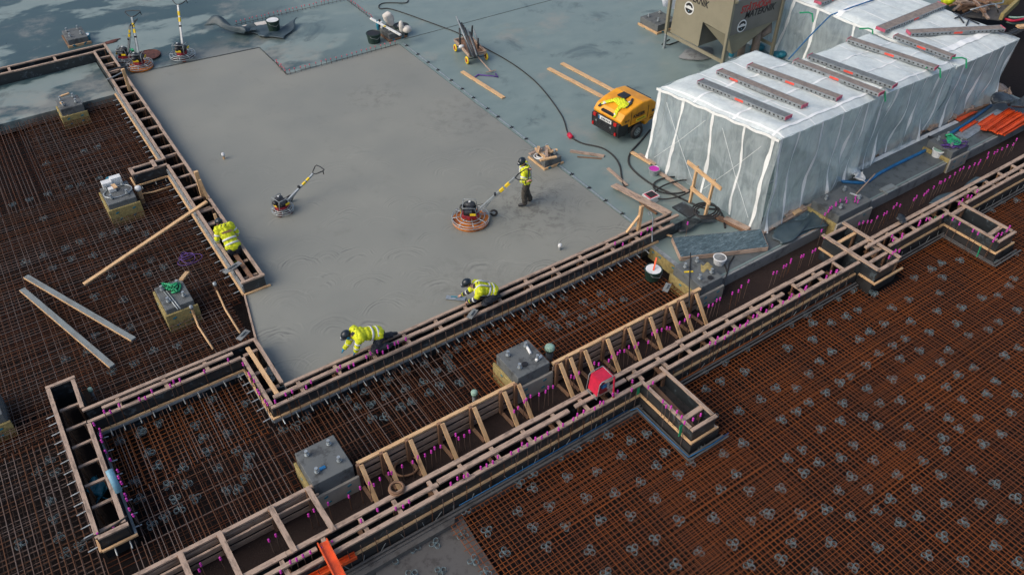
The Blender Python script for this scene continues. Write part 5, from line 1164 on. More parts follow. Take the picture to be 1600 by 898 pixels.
# ------------------------------------------------------------------ power trowels
def trowel(label, px, zc, hpx, L, Rg, pan=None, scale=1.0, sticker=True, old=False, zh=None, wheel=True, tube='galv'):
    c = P(*px, zc)
    best = None
    for i in range(200):
        z = 0.5+i*0.008; h = P(*hpx, z); d = Vector((h.x-c.x, h.y-c.y, z-0.3)).length
        if best is None or abs(d-L) < best[0]: best = (abs(d-L), h, z)
    h = best[1]; ang = math.atan2(h.y-c.y, h.x-c.x); el = Vector((h.x-c.x, h.y-c.y)).length
    t = thing('power_trowel', label, 'power trowel', loc=(c.x, c.y, 0.003), rz=ang, group='walk-behind power trowels')
    s = scale
    mb = MB()
    for R_, z in ((Rg, 0.20*s), (Rg, 0.11*s), (Rg*0.76, 0.215*s), (Rg*0.54, 0.22*s)): mb.torus((0, 0, z), R_, 0.0135, 'z', 36, 6)
    for k in range(8):
        a = k*math.pi/4+0.2; mb.tube([(0.2*math.cos(a), 0.2*math.sin(a), 0.235*s), (Rg*math.cos(a), Rg*math.sin(a), 0.20*s), (Rg*math.cos(a), Rg*math.sin(a), 0.10*s)], 0.014, 5)
    mb.build('guard_ring', 'galv', t, True)
    if pan: 
        mb = MB(); mb.cyl((0, 0, 0.012), (0, 0, 0.055), Rg*0.97, n=36); mb.torus((0, 0, 0.06), Rg*0.97, 0.022, 'z', 36, 5); mb.build('float_pan', pan, t)
    else:
        for k in range(4):
            a = k*math.pi/2+0.5; MB().beam((0.1*math.cos(a), 0.1*math.sin(a), 0.03), (Rg*0.92*math.cos(a), Rg*0.92*math.sin(a), 0.02), 0.15, 0.012, roll=0.15).build('blade', 'rust_disc', t)
    mb = MB(); n = 6; mb.prism([(0.30*s*math.cos(2*math.pi*i/n+.5), 0.22*s*math.sin(2*math.pi*i/n+.5), 0.19*s) for i in range(n)], (0, 0, 0.14*s)); mb.build('gearbox', 'red', t, bevel=0.02)
    mb = MB(); mb.box(-0.20*s, 0.18*s, -0.17*s, 0.17*s, 0.335*s, 0.52*s); mb.cyl((-0.02*s, 0, 0.5*s), (-0.02*s, 0, 0.60*s), 0.13*s, n=14); mb.build('engine', 'black', t, bevel=0.02)
    mb = MB(); mb.ell((-0.02*s, 0.10*s, 0.58*s), 0.19*s, 0.13*s, 0.085*s, 12, 7); mb.build('fuel_tank', 'steel_dark', t, True)
    MB().cyl((-0.02*s, 0.10*s, 0.65*s), (-0.02*s, 0.10*s, 0.685*s), 0.035*s).build('tank_cap', 'white', t)
    mb = MB(); mb.cyl((-0.16*s, -0.20*s, 0.50*s), (0.06*s, -0.20*s, 0.50*s), 0.075*s, n=12); mb.build('muffler', 'steel_dark', t)
    mb = MB(); mb.ell((-0.24*s, 0.05*s, 0.50*s), 0.09*s, 0.12*s, 0.09*s, 10, 6); mb.build('air_filter', 'black', t, True)
    mb = MB()
    for y in (-0.24*s, 0.24*s): mb.tube([(0.22*s, y, 0.30*s), (0.16*s, y, 0.66*s), (-0.22*s, y, 0.66*s), (-0.28*s, y, 0.32*s)], 0.013, 5)
    mb.tube([(-0.22*s, -0.24*s, 0.66*s), (-0.22*s, 0.24*s, 0.66*s)], 0.013, 5); mb.build('engine_guard', 'galv_dull', t, True)
    MB().beam((-0.285*s, -0.12*s, 0.42*s), (-0.285*s, 0.12*s, 0.42*s), 0.008, 0.10*s, roll=0.2).build('engine_plate', 'sticker', t); MB().beam((0.0, -0.288*s, 0.46*s), (0.18*s, -0.288*s, 0.46*s), 0.008, 0.08*s).build('engine_plate', 'sticker', t)
    h0 = Vector((0.16*s, 0, 0.33*s)); h1 = Vector((el, 0, best[2]))
    MB().beam(h0, h1, 0.07*s, 0.07*s).build('handle_tube', tube, t)
    d = (h1-h0)
    for f0, f1 in ((0.62, 0.72), (0.76, 0.86)):
        if sticker: MB().beam(h0+d*f0, h0+d*f1, 0.076*s, 0.076*s).build('handle_sticker', 'sticker', t)
    mb = MB(); mb.tube([Vector((0.30*s, 0.0, 0.26*s)), h0+d*0.42+Vector((0, 0, -0.05))], 0.014, 5); mb.build('handle_strut', 'galv_dull', t)
    mb = MB(); mb.tube([h0+d*0.95+Vector((0, 0.05, 0.03)), h0+d*0.7+Vector((0, 0.08, -0.14)), h0+d*0.35+Vector((0, 0.07, -0.1)), Vector((0.1*s, 0.1*s, 0.5*s))], 0.008, 5); mb.build('throttle_cable', 'rubber', t, True)
    MB().box(h0.x+d.x*0.5-0.03, h0.x+d.x*0.5+0.03, -0.05, 0.05, h0.z+d.z*0.5+0.02, h0.z+d.z*0.5+0.09).build('handle_clamp', 'black', t)
    dn = d.normalized(); up = Vector((0, 1, 0)).cross(dn)*-1
    mb = MB(); e = h1
    hs = 0.62 if s < 0.9 else 0.92; out = Vector((0.25*dn.x+0.10, 0, 0.10))*hs
    mb.tube([e, e+out*0.35+Vector((0, 0.16*hs, 0.0)), e+out*1.3+Vector((0, 0.34*hs, 0.0)), e+out*1.6+Vector((0, 0.32*hs, 0)), e+out*1.65+Vector((0, 0, 0.01)), e+out*1.6+Vector((0, -0.32*hs, 0)), e+out*1.3+Vector((0, -0.34*hs, 0.0)), e+out*0.35+Vector((0, -0.16*hs, 0.0))], 0.019, 6, closed=True); mb.build('handlebar', 'black', t, True)
    MB().tube([e+out*1.3+Vector((0, -0.34*hs, 0)), e+out*1.3+Vector((0, -0.36*hs, -0.12))], 0.018, 6).build('lever', 'black', t)
    if wheel:
        MB().tube([(Rg*0.7, 0.22, 0.2*s), (Rg+0.12, 0.26, 0.16)], 0.014, 5).build('wheel_arm', 'galv', t)
        w = MB(); w.torus((Rg+0.14, 0.29, 0.135), 0.10, 0.035, 'y', 18, 7); w = w.build('wheel', 'rubber', t, True); MB().cyl((Rg+0.14, 0.27, 0.135), (Rg+0.14, 0.32, 0.135), 0.05).build('hub', 'galv', w)
    return t, h1, ang, c
T1 = trowel('small power trowel standing alone on the fresh slab', (442, 327), 0.1, (489, 272), 1.45, 0.35, None, 0.86)
T2 = trowel('large power trowel with orange pan being steered by the standing worker', (735.5, 344), 0.05, (805, 278), 2.0, 0.60, 'orange_pan', 1.05)
T3 = trowel('power trowel with rusty pan parked beside the left form corner', (219.5, 104), 0.05, (206, 27), 1.75, 0.53, 'orange_pan', 1.0)
T4 = trowel('power trowel with white handle parked apart on the wet slab', (286, 88), 0.08, (278, 8), 1.75, 0.53, None, 1.0, tube='white')
T5 = trowel('power trowel parked behind another, half hidden by it, at the left', (197, 94), 0.08, (203, 40), 1.45, 0.42, None, 0.95)
mb = MB(); p = P(232, 87, 0.03); mb.cyl(p, p+Vector((0, 0, 0.03)), 0.50, n=32); mb.torus(p+Vector((0, 0, .035)), 0.5, 0.02, 'z', 32, 5); solo('trowel_disc', mb, 'rust_disc', 'loose rusty trowel disc lying behind the parked trowel', 'trowel disc')
mb = MB(); p = P(206, 88, 0.0); mb.box(p.x-.16, p.x+.16, p.y-.12, p.y+.12, 0, 0.30); solo('fuel_can', mb, 'green', 'green fuel can standing between the parked trowels', 'fuel can', bevel=0.03)
mb = MB(); mb.ell(P(172, 66, 0.02), 0.35, 0.16, 0.03); mb.ell(P(178, 63, 0.02), 0.3, 0.08, 0.02); solo('rust_rag', mb, 'rust_disc', 'dark red rag lying on the wet slab behind the form corner', 'rag', smooth=True)

# ------------------------------------------------------------------ hand cart
cc = P(716, 75, 0.45); cdir = P(742, 87, 0.2)-P(712, 62, 0.2)
a0, a1 = P(710, 62, 0.45), P(733, 86, 0.45); ax = (a1-a0); ax.z = 0; cang = math.atan2(ax.y, ax.x); cl = ax.length
bx = P(751, 80, 0.45)-a1
cart = thing('hand_cart', 'four-wheeled timber hand cart with yellow wheels on the slab', 'cart', loc=(a1.x, a1.y, 0), rz=cang)
cwid = 0.78
for y in (0.0, cwid): MB().beam((-cl, y, 0.42), (0, y, 0.42), 0.05, 0.12).build('side_board', 'timber', cart)
for x in (-cl, 0.0): MB().beam((x, 0, 0.42), (x, cwid, 0.42), 0.05, 0.12).build('end_board', 'timber', cart)
MB().box(-cl, 0, 0.03, cwid-0.03, 0.34, 0.37).build('floor', 'brown_timber', cart)
for x in (-cl+0.22, -0.12):
    for y in (-0.06, cwid+0.06):
        w = MB(); w.torus((x, y, 0.17), 0.125, 0.042, 'y', 22, 7); w = w.build('wheel', 'sticker', cart, True); MB().cyl((x, y-0.035, 0.17), (x, y+0.035, 0.17), 0.095, n=16).build('rim', 'red', w)
    MB().tube([(x, -0.05, 0.2), (x, cwid+0.05, 0.2)], 0.02, 6).build('axle', 'steel_dark', cart)
iv = Matrix.Rotation(-cang, 4, 'Z')
hend = iv @ (P(768, 112, 0.1)-a1-Vector((0, 0, 0))); MB().tube([(0.03, cwid*0.5, 0.30), (hend.x*0.6, lerp(cwid*.5, hend.y, .6), 0.16), (hend.x, hend.y, 0.08)], 0.025, 6).build('drawbar', 'timber', cart)
MB().tube([(hend.x-0.05, hend.y-0.22, 0.09), (hend.x-0.05, hend.y+0.22, 0.09)], 0.025, 6).build('drawbar_grip', 'timber', cart)
for i, (u0, v0, z0, u1, v1, z1, rr, lab) in enumerate([(713, 26, 1.55, 738, 88, 0.48, 0.035, 'longest grey tube leaning out of the hand cart'), (721, 36, 1.35, 741, 88, 0.48, 0.04, 'dark tube beside the longest one in the hand cart'), (724, 40, 1.3, 743, 89, 0.48, 0.03, 'thin dark tube in the middle of the hand cart'), (731, 47, 1.1, 745, 87, 0.5, 0.035, 'grey tube in the right half of the hand cart load'), (738, 41, 1.25, 737, 60, 0.5, 0.04, 'short upright dark tube in the hand cart'), (740, 46, 1.1, 749, 72, 0.5, 0.035, 'pale tube at the right edge of the hand cart load'), (747, 60, 0.9, 747, 76, 0.45, 0.04, 'short dark tube at the right corner of the hand cart'), (718, 44, 1.15, 719, 70, 0.5, 0.04, 'dark upright tube at the left of the hand cart load'), (717, 33, 1.4, 736, 88, 0.5, 0.035, 'dark tube just right of the longest one on the hand cart'), (727, 44, 1.2, 741, 90, 0.47, 0.03, 'pale thin tube in the middle of the hand cart load'), (734, 50, 1.1, 747, 88, 0.48, 0.035, 'dark leaning tube right of the middle of the hand cart')]):
    mb = MB(); mb.tube([P(u0, v0, z0), P(u1, v1, z1)], rr, 8); solo('scaffold_tube', mb, 'galv_dull' if i in (0, 3, 5) else 'steel_dark', lab, 'tube', 'tubes on the hand cart', smooth=True)
mb = MB(); mb.ell(P(721, 73, 0.48), 0.14, 0.09, 0.08, 8, 6); solo('bag', mb, 'white', 'small white bag lying in the hand cart', 'bag', smooth=True)
mb = MB(); mb.tube([P(742, 121, .02), P(747, 117, .03), P(756, 118, .02), P(770, 119, .03), P(778, 121, .02), P(774, 115, .03)], 0.03, 5); solo('strap', mb, 'purple', 'purple strap lying by the hand cart drawbar', 'strap', smooth=True)
# ------------------------------------------------------------------ loose timber
def plank(a, b, w, h, mat, label, group=None, name='plank', roll=0.0):
    mb = MB(); mb.beam(a, b, w, h, roll=roll); return solo(name, mb, mat, label, 'plank', group, loc=(Vector(a)+Vector(b))/2)
plank(P(131, 444, 0.02), P(323, 315, 0.52), 0.12, 0.05, 'fresh_timber', 'long pale plank leaning from the left mat up onto the form')
for (a, b, l) in (((41, 432), (209, 530), 'upper of the two grey planks lying on the left mat'), ((35, 452), (176, 572), 'lower of the two grey planks lying on the left mat')):
    t = thing('plank', l, 'plank', loc=P(*a, 0.0), world=True, group='grey planks on the left mat')
    MB().beam(P(*a, 0.01), P(*b, 0.01), 0.15, 0.06).build('board', 'grey_timber', t)
    A, B = P(*a, 0.005), P(*b, 0.005); sd_ = (B-A).cross(Vector((0, 0, 1))).normalized()
    MB().beam(A+sd_*0.083, B+sd_*0.083, 0.014, 0.055).build('edge', 'fresh_timber', t)
G = 'planks on the hardened slab'
plank(P(722, 112, .04), P(787, 153, .04), 0.16, 0.05, 'fresh_timber', 'single plank lying near the hand cart drawbar', G)
plank(P(857, 107, .04), P(952, 157, .04), 0.18, 0.05, 'fresh_timber', 'left of the two planks running to the yellow compressor', G)
plank(P(878, 99, .04), P(978, 152, .04), 0.18, 0.05, 'fresh_timber', 'right of the two planks running to the yellow compressor', G)
plank(P(891, 236, .03), P(944, 244, .03), 0.13, 0.05, 'timber', 'short plank lying behind the timber-heaped plinth', G)
plank(P(902, 245, .02), P(940, 248, .02), 0.05, 0.03, 'brown_timber', 'thin lath beside the short plank near the plinth', G)
plank(P(950, 263, .03), P(980, 290, .03), 0.10, 0.05, 'timber', 'plank beside the black cable, pointing at the wide board', G)
plank(P(959, 289, .12), P(1046, 334, .50), 0.26, 0.05, 'timber', 'wide weathered board leaning onto the end of the long form', G)
plank(P(1000, 315, .05), P(1026, 334, .08), 0.08, 0.05, 'brown_timber', 'dark lath under the wide weathered board', G)
plank(P(987, 238, .06), P(1018, 256, .06), 0.13, 0.06, 'fresh_timber', 'plank end at the back corner of the nearest shelter', G)
plank(P(999, 241, .10), P(1025, 257, .10), 0.12, 0.07, 'timber', 'second plank end at the back corner of the nearest shelter', G)
plank(P(1028, 268, .06), P(1075, 300, .06), 0.14, 0.05, 'timber', 'plank along the foot of the shelter by the pink can', G)
plank(P(1116, 337, .05), P(1183, 368, .05), 0.20, 0.06, 'brown_timber', 'reddish plank along the left foot of the nearest shelter', G)
plank(P(1133, 340, .10), P(1170, 358, .10), 0.20, 0.05, 'timber', 'pale board against the left foot of the nearest shelter', G)
plank(P(1187, 366, .06), P(1272, 319, .06), 0.13, 0.07, 'timber', 'plank along the front foot of the nearest shelter', G)
plank(P(1226, 336, .12), P(1256, 322, .12), 0.22, 0.05, 'timber', 'short board on the plank at the front foot of the nearest shelter', G)
plank(P(1240, 334, .14), P(1251, 328, .14), 0.14, 0.05, 'fresh_timber', 'small pale offcut on the plank at the shelter foot', G)
plank(P(1338, 258, .06), P(1425, 211, .06), 0.14, 0.07, 'brown_timber', 'plank along the front foot of the second shelter', G)
plank(P(1425, 211, .06), P(1545, 163, .06), 0.12, 0.07, 'brown_timber', 'long plank along the front foot of the far shelter', G)
for (u, v), l in (((1340, 254), 'wood block at the left end of the second shelter foot'), ((1431, 210), 'wood block below the join of the second and far shelters'), ((1457, 198), 'wood block under the first tape strip of the far shelter'), ((1486, 185), 'wood block beside the single orange channel'), ((1513, 171), 'wood block on the foot plank of the far shelter'), ((1540, 158), 'wood block beside the grey foil')):
    mb = MB(); p = P(u, v, 0.12); mb.beam(p+Vector((-.28, 0, 0)), p+Vector((.28, .05, .03)), 0.22, 0.12); mb.beam(p+Vector((.02, -.12, .07)), p+Vector((.2, .2, .10)), 0.14, 0.08); solo('wood_block', mb, 'timber', l, 'wood block', 'wood blocks holding the sheets')
mb = MB(); a, b = P(1183, 370, .02), P(1271, 322, .02); mb.beam(a, b, 0.05, 0.02); mb.beam(P(1110, 335, .02), P(1183, 372, .02), 0.05, 0.02); solo('edge_trim', mb, 'white', 'white trim strip on the slab along the nearest shelter foot', 'trim', loc=P(1183, 370, 0))
mb = MB(); mb.beam(P(1338, 264, .02), P(1495, 190, .02), 0.16, 0.02); solo('edge_trim', mb, 'white', 'white sheet edge along the foot of the second and far shelters', 'trim', loc=P(1338, 264, 0))
mb = MB()
for i in range(9):
    p = P(845+random.uniform(-10, 14), 240+random.uniform(-7, 8), 0.36+0.03*i); a = random.uniform(-0.4, 1.8); d = Vector((math.cos(a), math.sin(a), random.uniform(-.1, .1)))*random.uniform(.15, .34)
    plank(p-d, p+d, 0.10, 0.05, random.choice(['fresh_timber', 'timber']), 'timber offcut in the heap on the plinth behind the standing worker', 'offcuts on the plinth', 'offcut')
mb = MB(); mb.torus(P(843, 244, .40), 0.19, 0.025, 'z', 18, 6); mb.torus(P(845, 243, .44), 0.15, 0.025, 'z', 18, 6); solo('cable_coil', mb, 'white', 'small white and black cable coil on the offcut-heaped plinth', 'cable coil', smooth=True)
for i, (u0, v0, u1, v1) in enumerate(((94, 151, 108, 146), (95, 160, 99, 163))):
    plank(P(u0, v0, .45), P(u1, v1, .45), 0.09, 0.05, 'fresh_timber', ('longer', 'shorter')[i]+' wood scrap on the plinth at the lower slab edge')
plank(P(98, 184, 0.05), P(106, 179, 0.12), 0.16, 0.03, 'fresh_timber', 'wood wedge leaning at the foot of the lower slab plinth')
plank(P(293, 425, 0.30), P(283, 437, 0.42), 0.12, 0.05, 'fresh_timber', 'short pale board sticking out behind the green-strapped plinth')
# stakes on the forms
def stake(label, a, b, c=None, d=None, w=0.11):
    t = thing('stake', label, 'stake', loc=a, world=True); MB().beam(a, b, w, 0.09, up=(0, 1, 0)).build('post', 'fresh_timber', t)
    if c: MB().beam(c, d, 0.08, 0.045).build('brace', 'fresh_timber', t)
b0 = P(997, 360, .42); stake('upright stake with a raking brace on the long form', b0, b0+Vector((0.02, 0, 0.92)), P(979, 363, .46), b0+Vector((0, 0, 0.60)))
b0 = P(317, 306, .35); stake('split stake standing on the left form near the leaning plank', b0, PX(306, 268, b0.x), P(325, 311, .42), PX(312, 281, b0.x), 0.13)
b0 = P(203, 142, .3); stake('stake leaning on the left form beside the parked trowels', b0, PX(192, 108, b0.x))
b0 = P(342, 353, .1); stake('short stake in the left form ahead of the bending worker', b0, PX(335, 334, b0.x), w=0.08)
g = thing('guard_rail', 'fresh timber guard rail standing at the end of the long form', 'guard rail', loc=P(1090, 325, 0.4), world=True)
f0, f1 = P(1078, 316, 0.40), P(1102, 336, 0.40)
h0, h1 = PY(1089.5, 260, f0.y), PY(1116, 281, f1.y)
MB().beam(f0, h0, 0.10, 0.06, up=(0, 1, 0)).build('post', 'fresh_timber', g); MB().beam(f1, h1, 0.10, 0.06, up=(0, 1, 0)).build('post', 'fresh_timber', g)
rd = (h1-h0); off = Vector((-0.07, -0.05, 0))
MB().beam(h0-rd*0.55+off+Vector((0, 0, -.04)), h1+rd*0.45+off+Vector((0, 0, -.06)), 0.05, 0.13).build('top_rail', 'fresh_timber', g)
MB().beam(f0.lerp(h0, .42)-rd*0.1+off, f1.lerp(h1, .42)+rd*0.1+off, 0.05, 0.13).build('middle_rail', 'fresh_timber', g)
# plywood panels
def panel_quad(label, c, z, h, top, side, loc=None):
    t = thing('shuttering_sheet', label, 'shuttering sheet', loc=P(*c[0], z-h), world=True); q = [P(u, v, z) for u, v in c]
    mb = MB(); mb.prism([p+Vector((0, 0, -0.015)) for p in q], (0, 0, 0.015)); mb.build('film_face', top, t)
    mb = MB()
    for a, b in zip(q, q[1:]+q[:1]): m = Vector((0, 0, -0.016-h/2)); mb.beam(a+m, b+m, 0.05, h)
    mb.build('timber_frame', side, t)
panel_quad('large worn blue-black shuttering panel lying on the foundation corner', [(1051, 371), (1189, 358), (1200, 385), (1064, 401)], 0.18, 0.14, 'ply_worn', 'timber')
panel_quad('small black plywood sheet lying on the end of the long form', [(1051, 323), (1068, 315), (1093, 331), (1077, 340)], 0.56, 0.02, 'ply', 'ply')
plank(P(1040, 366, .1), P(1050, 369, .1), 0.06, 0.04, 'fresh_timber', 'tiny pale offcut beside the large worn panel')
panel_quad('dark plywood piece by the foundation toe near the tall bars', [(1207, 349), (1273, 322), (1296, 346), (1247, 370)], 0.02, 0.03, 'ply_worn', 'timber')
# tarps
def tarp(label, pts, z0, amp, mat, nu=18, nv=8, name='tarp', fold=None):
    """pts: four survey corners"""
    def fn(a, b):
        u = lerp(lerp(pts[0][0], pts[1][0], a), lerp(pts[3][0], pts[2][0], a), b); v = lerp(lerp(pts[0][1], pts[1][1], a), lerp(pts[3][1], pts[2][1], a), b)
        p = P(u, v, z0); w = math.sin(a*7+b*3)*math.sin(b*5+a*2)
        p.z += amp*(0.5+0.5*w)+(fold(a, b) if fold else 0); p.x += 0.1*math.sin(9*b+4*a); p.y += 0.1*math.sin(8*a+3*b); return p
    mb = MB(); mb.surf(fn, nu, nv)
    o = solo(name, mb, mat, label, 'tarp', smooth=True, loc=P(*pts[0], z0)); so = o.modifiers.new('thick', 'SOLIDIFY'); so.thickness = 0.02; return o
tarp('crumpled grey-blue tarp on the wet slab below the far bar row', [(322, 50), (402, 43), (403, 52), (382, 58)], 0.03, 0.3, 'tarp', 30, 8, fold=lambda a, b: 0.45*max(0, math.sin(a*6.0+0.3))*(1-b))
tarp('grey-blue tarp with a folded-up corner under a dark bucket', [(388, 46), (470, 38), (442, 61), (402, 58)], 0.03, 0.10, 'tarp', 26, 10, fold=lambda a, b: 0.8*max(0, a-0.72)*max(0, 1-b*1.6))
mb = MB(); mb.surf(lambda a, b: P(lerp(378, 430, a)+3*math.sin(a*9), lerp(40, 30, a)+lerp(0, 9, b)*(1-a*.6), 0.012), 10, 3); solo('sheet_scrap', mb, 'paper', 'pale sheet lying flat beside the crumpled tarp', 'sheet', smooth=True)
tarp('grey-blue foil hanging over the foundation edge below the shelter', [(1206, 365), (1285, 325), (1290, 352), (1218, 384)], 0.02, 0.10, 'tarp', 20, 8)
tarp('black foil draped over the end of the foundation by the far shelter', [(1548, 158), (1605, 160), (1605, 176), (1550, 170)], 0.25, 0.4, 'tarp_black', 14, 8)
tarp('black foil bunched at the end of the long form', [(1062, 352), (1112, 338), (1116, 346), (1058, 366)], 0.06, 0.12, 'tarp_black', 16, 6)
tarp('blue-grey foil wedged in the far part of the near form', [(1452, 319), (1530, 279), (1538, 280), (1462, 322)], 0.40, 0.04, 'tarp', 20, 4)
tarp('white plastic scrap beside the hammer plinth', [(1326, 270), (1352, 276), (1348, 287), (1326, 278)], 0.05, 0.25, 'white', 12, 6, 'plastic_scrap')
tarp('blue cloth bunched in the bottom of the narrow timber box', [(140, 757), (160, 748), (170, 778), (150, 786)], -0.3, 0.12, 'teal', 12, 8, 'cloth')
tarp('dark rag on the rail of the near form', [(1404, 339), (1410, 337), (1414, 346), (1407, 348)], 0.56, 0.04, 'steel_dark', 6, 6, 'rag')
tarp('blue rag hanging in the corner of the stepped form', [(421, 572), (425, 573), (430, 594), (424, 596)], 0.30, 0.05, 'tarp', 6, 6, 'rag')
tarp('cardboard and foil scraps on the slab beside the black foil', [(1556, 140), (1580, 145), (1578, 152), (1560, 150)], 0.1, 0.3, 'timber', 10, 5, 'scrap')

# ------------------------------------------------------------------ orange, blue and steel lengths on the foundation
random.seed(11)
def chan(a, b, w, label, group='orange channels in the pile', z=0.06):
    A, B = P(*a, z), P(*b, z); d = (B-A).normalized(); x = d.cross(Vector((0, 0, 1))); mb = MB()
    mb.beam(A, B, w, 0.02)
    for s_ in (-1, 1): mb.beam(A+x*(s_*w/2)+Vector((0, 0, .03)), B+x*(s_*w/2)+Vector((0, 0, .03)), 0.018, 0.06)
    return solo('orange_channel', mb, 'orange', label, 'channel', group, loc=(A+B)/2)
chan((1496, 188), (1522, 174), 0.22, 'single thick orange channel along the shelter foot', None)
chan((1501, 205), (1526, 190), 0.10, 'single thin orange channel beside the steel strips', None)
chan((1532, 196), (1556, 181), 0.22, 'orange channel at the left edge of the pile', None)
for i in range(11):
    o = i*4.6; j = random.uniform(-3, 3)
    chan((1534+o*0.75+j, 201+o*0.22+random.uniform(-1, 1)), (1578+o*0.75+j, 171+o*0.32+random.uniform(-1, 2)), 0.15, 'orange plastic channel in the heaped pile on the foundation', z=0.08+0.05*(i % 3))
for a, b, l in (((1497, 213), (1562, 173), 'longer steel strip beside the orange pile'), ((1506, 216), (1532, 199), 'shorter steel strip beside the orange pile')):
    mb = MB(); mb.beam(P(*a, .03), P(*b, .03), 0.24, 0.03); solo('steel_strip', mb, 'galv', l, 'steel strip')
mb = MB(); mb.tube([P(1309, 278, .03), P(1318, 284, .04), P(1345, 286, .04), P(1357, 283, .05), P(1372, 272, .04), P(1400, 257, .04), P(1440, 238, .04), P(1456, 229, .05)], 0.06, 8); solo('hose', mb, 'blue', 'blue flat hose along the foundation in front of the second shelter', 'hose', smooth=True)
mb = MB(); mb.tube([P(1480, 212, .05), P(1510, 193, .05), P(1548, 165, .05)], 0.06, 8); solo('hose', mb, 'blue', 'blue flat hose running past the orange channels', 'hose', smooth=True)
mb = MB()
for k in range(5): c = P(1484+k*2, 216+k*1.5, .5); mb.torus(c, 0.10+0.03*k, 0.028, 'z', 14, 5, sx=1.0+.4*(k%2), sy=.8)
mb.tube([P(1478, 212, .5), P(1486, 210, .52), P(1500, 223, .46)], 0.05, 6); solo('strap', mb, 'green', 'bunched green strap on the far foundation plinth', 'strap', smooth=True)
mb = MB()
for k in range(6):
    pts = [P(1468+random.uniform(0, 46), 218+random.uniform(0, 14), .46+random.uniform(0, .05)) for _ in range(7)]; mb.tube(pts, 0.014, 5)
solo('cable_tangle', mb, 'purple', 'tangle of purple cable over the far foundation plinth', 'cable', smooth=True)
mb = MB(); mb.tube([P(1450, 214, .06), P(1460, 216, .1), P(1472, 211, .06)], 0.05, 5); solo('rag', mb, 'hivis_dark', 'dark blue rag left of the green strap', 'rag')
t = thing('hammer', 'long-handled hammer lying on the bolted foundation plinth', 'hammer', loc=P(1338, 303, .45), world=True)
MB().tube([P(1338, 303, .46), P(1367, 272, .55)], 0.022, 6).build('handle', 'timber', t); MB().tube([P(1328, 302, .46), P(1346, 308, .46)], 0.04, 8).build('head', 'galv_dull', t)
mb = MB(); p = P(1389, 296, .02); mb.box(p.x-.30, p.x+.30, p.y-.16, p.y+.16, 0.005, 0.07); solo('offcut', mb, 'grey_timber', 'grey block lying at the foundation edge', 'block', loc=p)

# ------------------------------------------------------------------ buckets, boxes, stubs
def bucket(px, z, r, h, mat, label, fill=None, stick=None, cat='bucket'):
    p = P(*px, z); t = thing('bucket', label, cat, loc=p, world=True); mb = MB(); n = 18
    mb.cyl(p, p+Vector((0, 0, h)), r*0.82, r, n); 
    mb.torus(p+Vector((0, 0, h)), r, 0.02, 'z', 20, 5); mb.build('pail', mat, t, False)
    MB().cyl(p+Vector((0, 0, h+0.002)), p+Vector((0, 0, h+0.008)), r*0.9, n=n).build('contents', fill or 'ink', t)
    if stick: MB().beam(p+Vector((-.05, -.05, h)), p+Vector(stick), 0.05, 0.02).build('stirring_stick', 'orange', t)
    MB().tube([p+Vector((r, 0, h)), p+Vector((r*.7, -r*.8, h*.75)), p+Vector((0, -r*1.12, h*.6)), p+Vector((-r*.7, -r*.8, h*.75)), p+Vector((-r, 0, h))], 0.008, 4).build('handle', 'galv_dull', t)
bucket((1019, 434), -0.08, 0.26, 0.34, 'green_dark', 'dark green bucket of pale paste with an orange stick', 'white', (0.18, 0.12, 0.62))
bucket((585, 66), 0.0, 0.32, 0.42, 'green_dark', 'open dark green bucket beside the sack plinth')
bucket((628, 54), 0.0, 0.34, 0.42, 'green_dark', 'dark green bucket stuffed with pale sacks')
bucket((429, 48), 0.05, 0.30, 0.50, 'green_dark', 'dark green bucket standing on the folded tarp', 'white')
bucket((136, 64), 0.0, 0.20, 0.28, 'teal', 'small teal and white pail by the far left plinth', 'white')
bucket((1123, 411), 0.02, 0.19, 0.22, 'white', 'white tub beside the large worn panel', 'wall_conc', cat='tub')
bucket((1463, 244), 0.0, 0.20, 0.26, 'white', 'white tub at the foot of the far foundation plinth', 'green_pale', cat='tub')
bucket((1021, 272), 0.0, 0.19, 0.22, 'galv', 'tin full of pink caps by the shelter corner', 'magenta', cat='tin')
t = thing('cardboard_box', 'open white box of dark parts on the slab near the wide board', 'box', loc=P(1016, 313, 0), world=True); p = P(1016, 313, 0)
MB().box(p.x-.22, p.x+.22, p.y-.2, p.y+.2, 0.004, .22).build('carton', 'white', t); MB().box(p.x-.19, p.x+.19, p.y-.17, p.y+.17, .222, .228).build('rim_label', 'pink', t); MB().box(p.x-.13, p.x+.15, p.y-.13, p.y+.13, .23, .25).build('contents', 'ink', t)
mb = MB(); mb.ell(P(636, 46, 0.62), .22, .2, .16, 8, 6); mb.ell(P(627, 42, .75), .12, .12, .28, 8, 6); solo('paper_sack', mb, 'paper', 'crumpled sack stuffed in the dark green bucket', 'sack', smooth=True)
a = P(611, 42, 0.36); mb = MB()
mb.prism([PY(601, 27, a.y), PY(611, 20, a.y), PY(617, 27, a.y), PY(617, 35, a.y), PY(623, 46, a.y), PY(610, 42, a.y), PY(604, 35, a.y)], (0, 0.35, 0)); solo('paper_sack', mb, 'paper', 'tall pale paper sack standing on the small plinth', 'sack', bevel=0.08)
t = thing('spirit_level', 'long white spirit level lying across the sack plinth', 'spirit level', loc=P(602, 42, .6), world=True); MB().beam(P(579, 29, 0.6), P(626, 55, 0.6), 0.09, 0.06).build('beam', 'white', t); p = P(601, 41.5, .64); MB().box(p.x-.05, p.x+.05, p.y-.05, p.y+.05, .632, .66).build('vial', 'sticker', t)
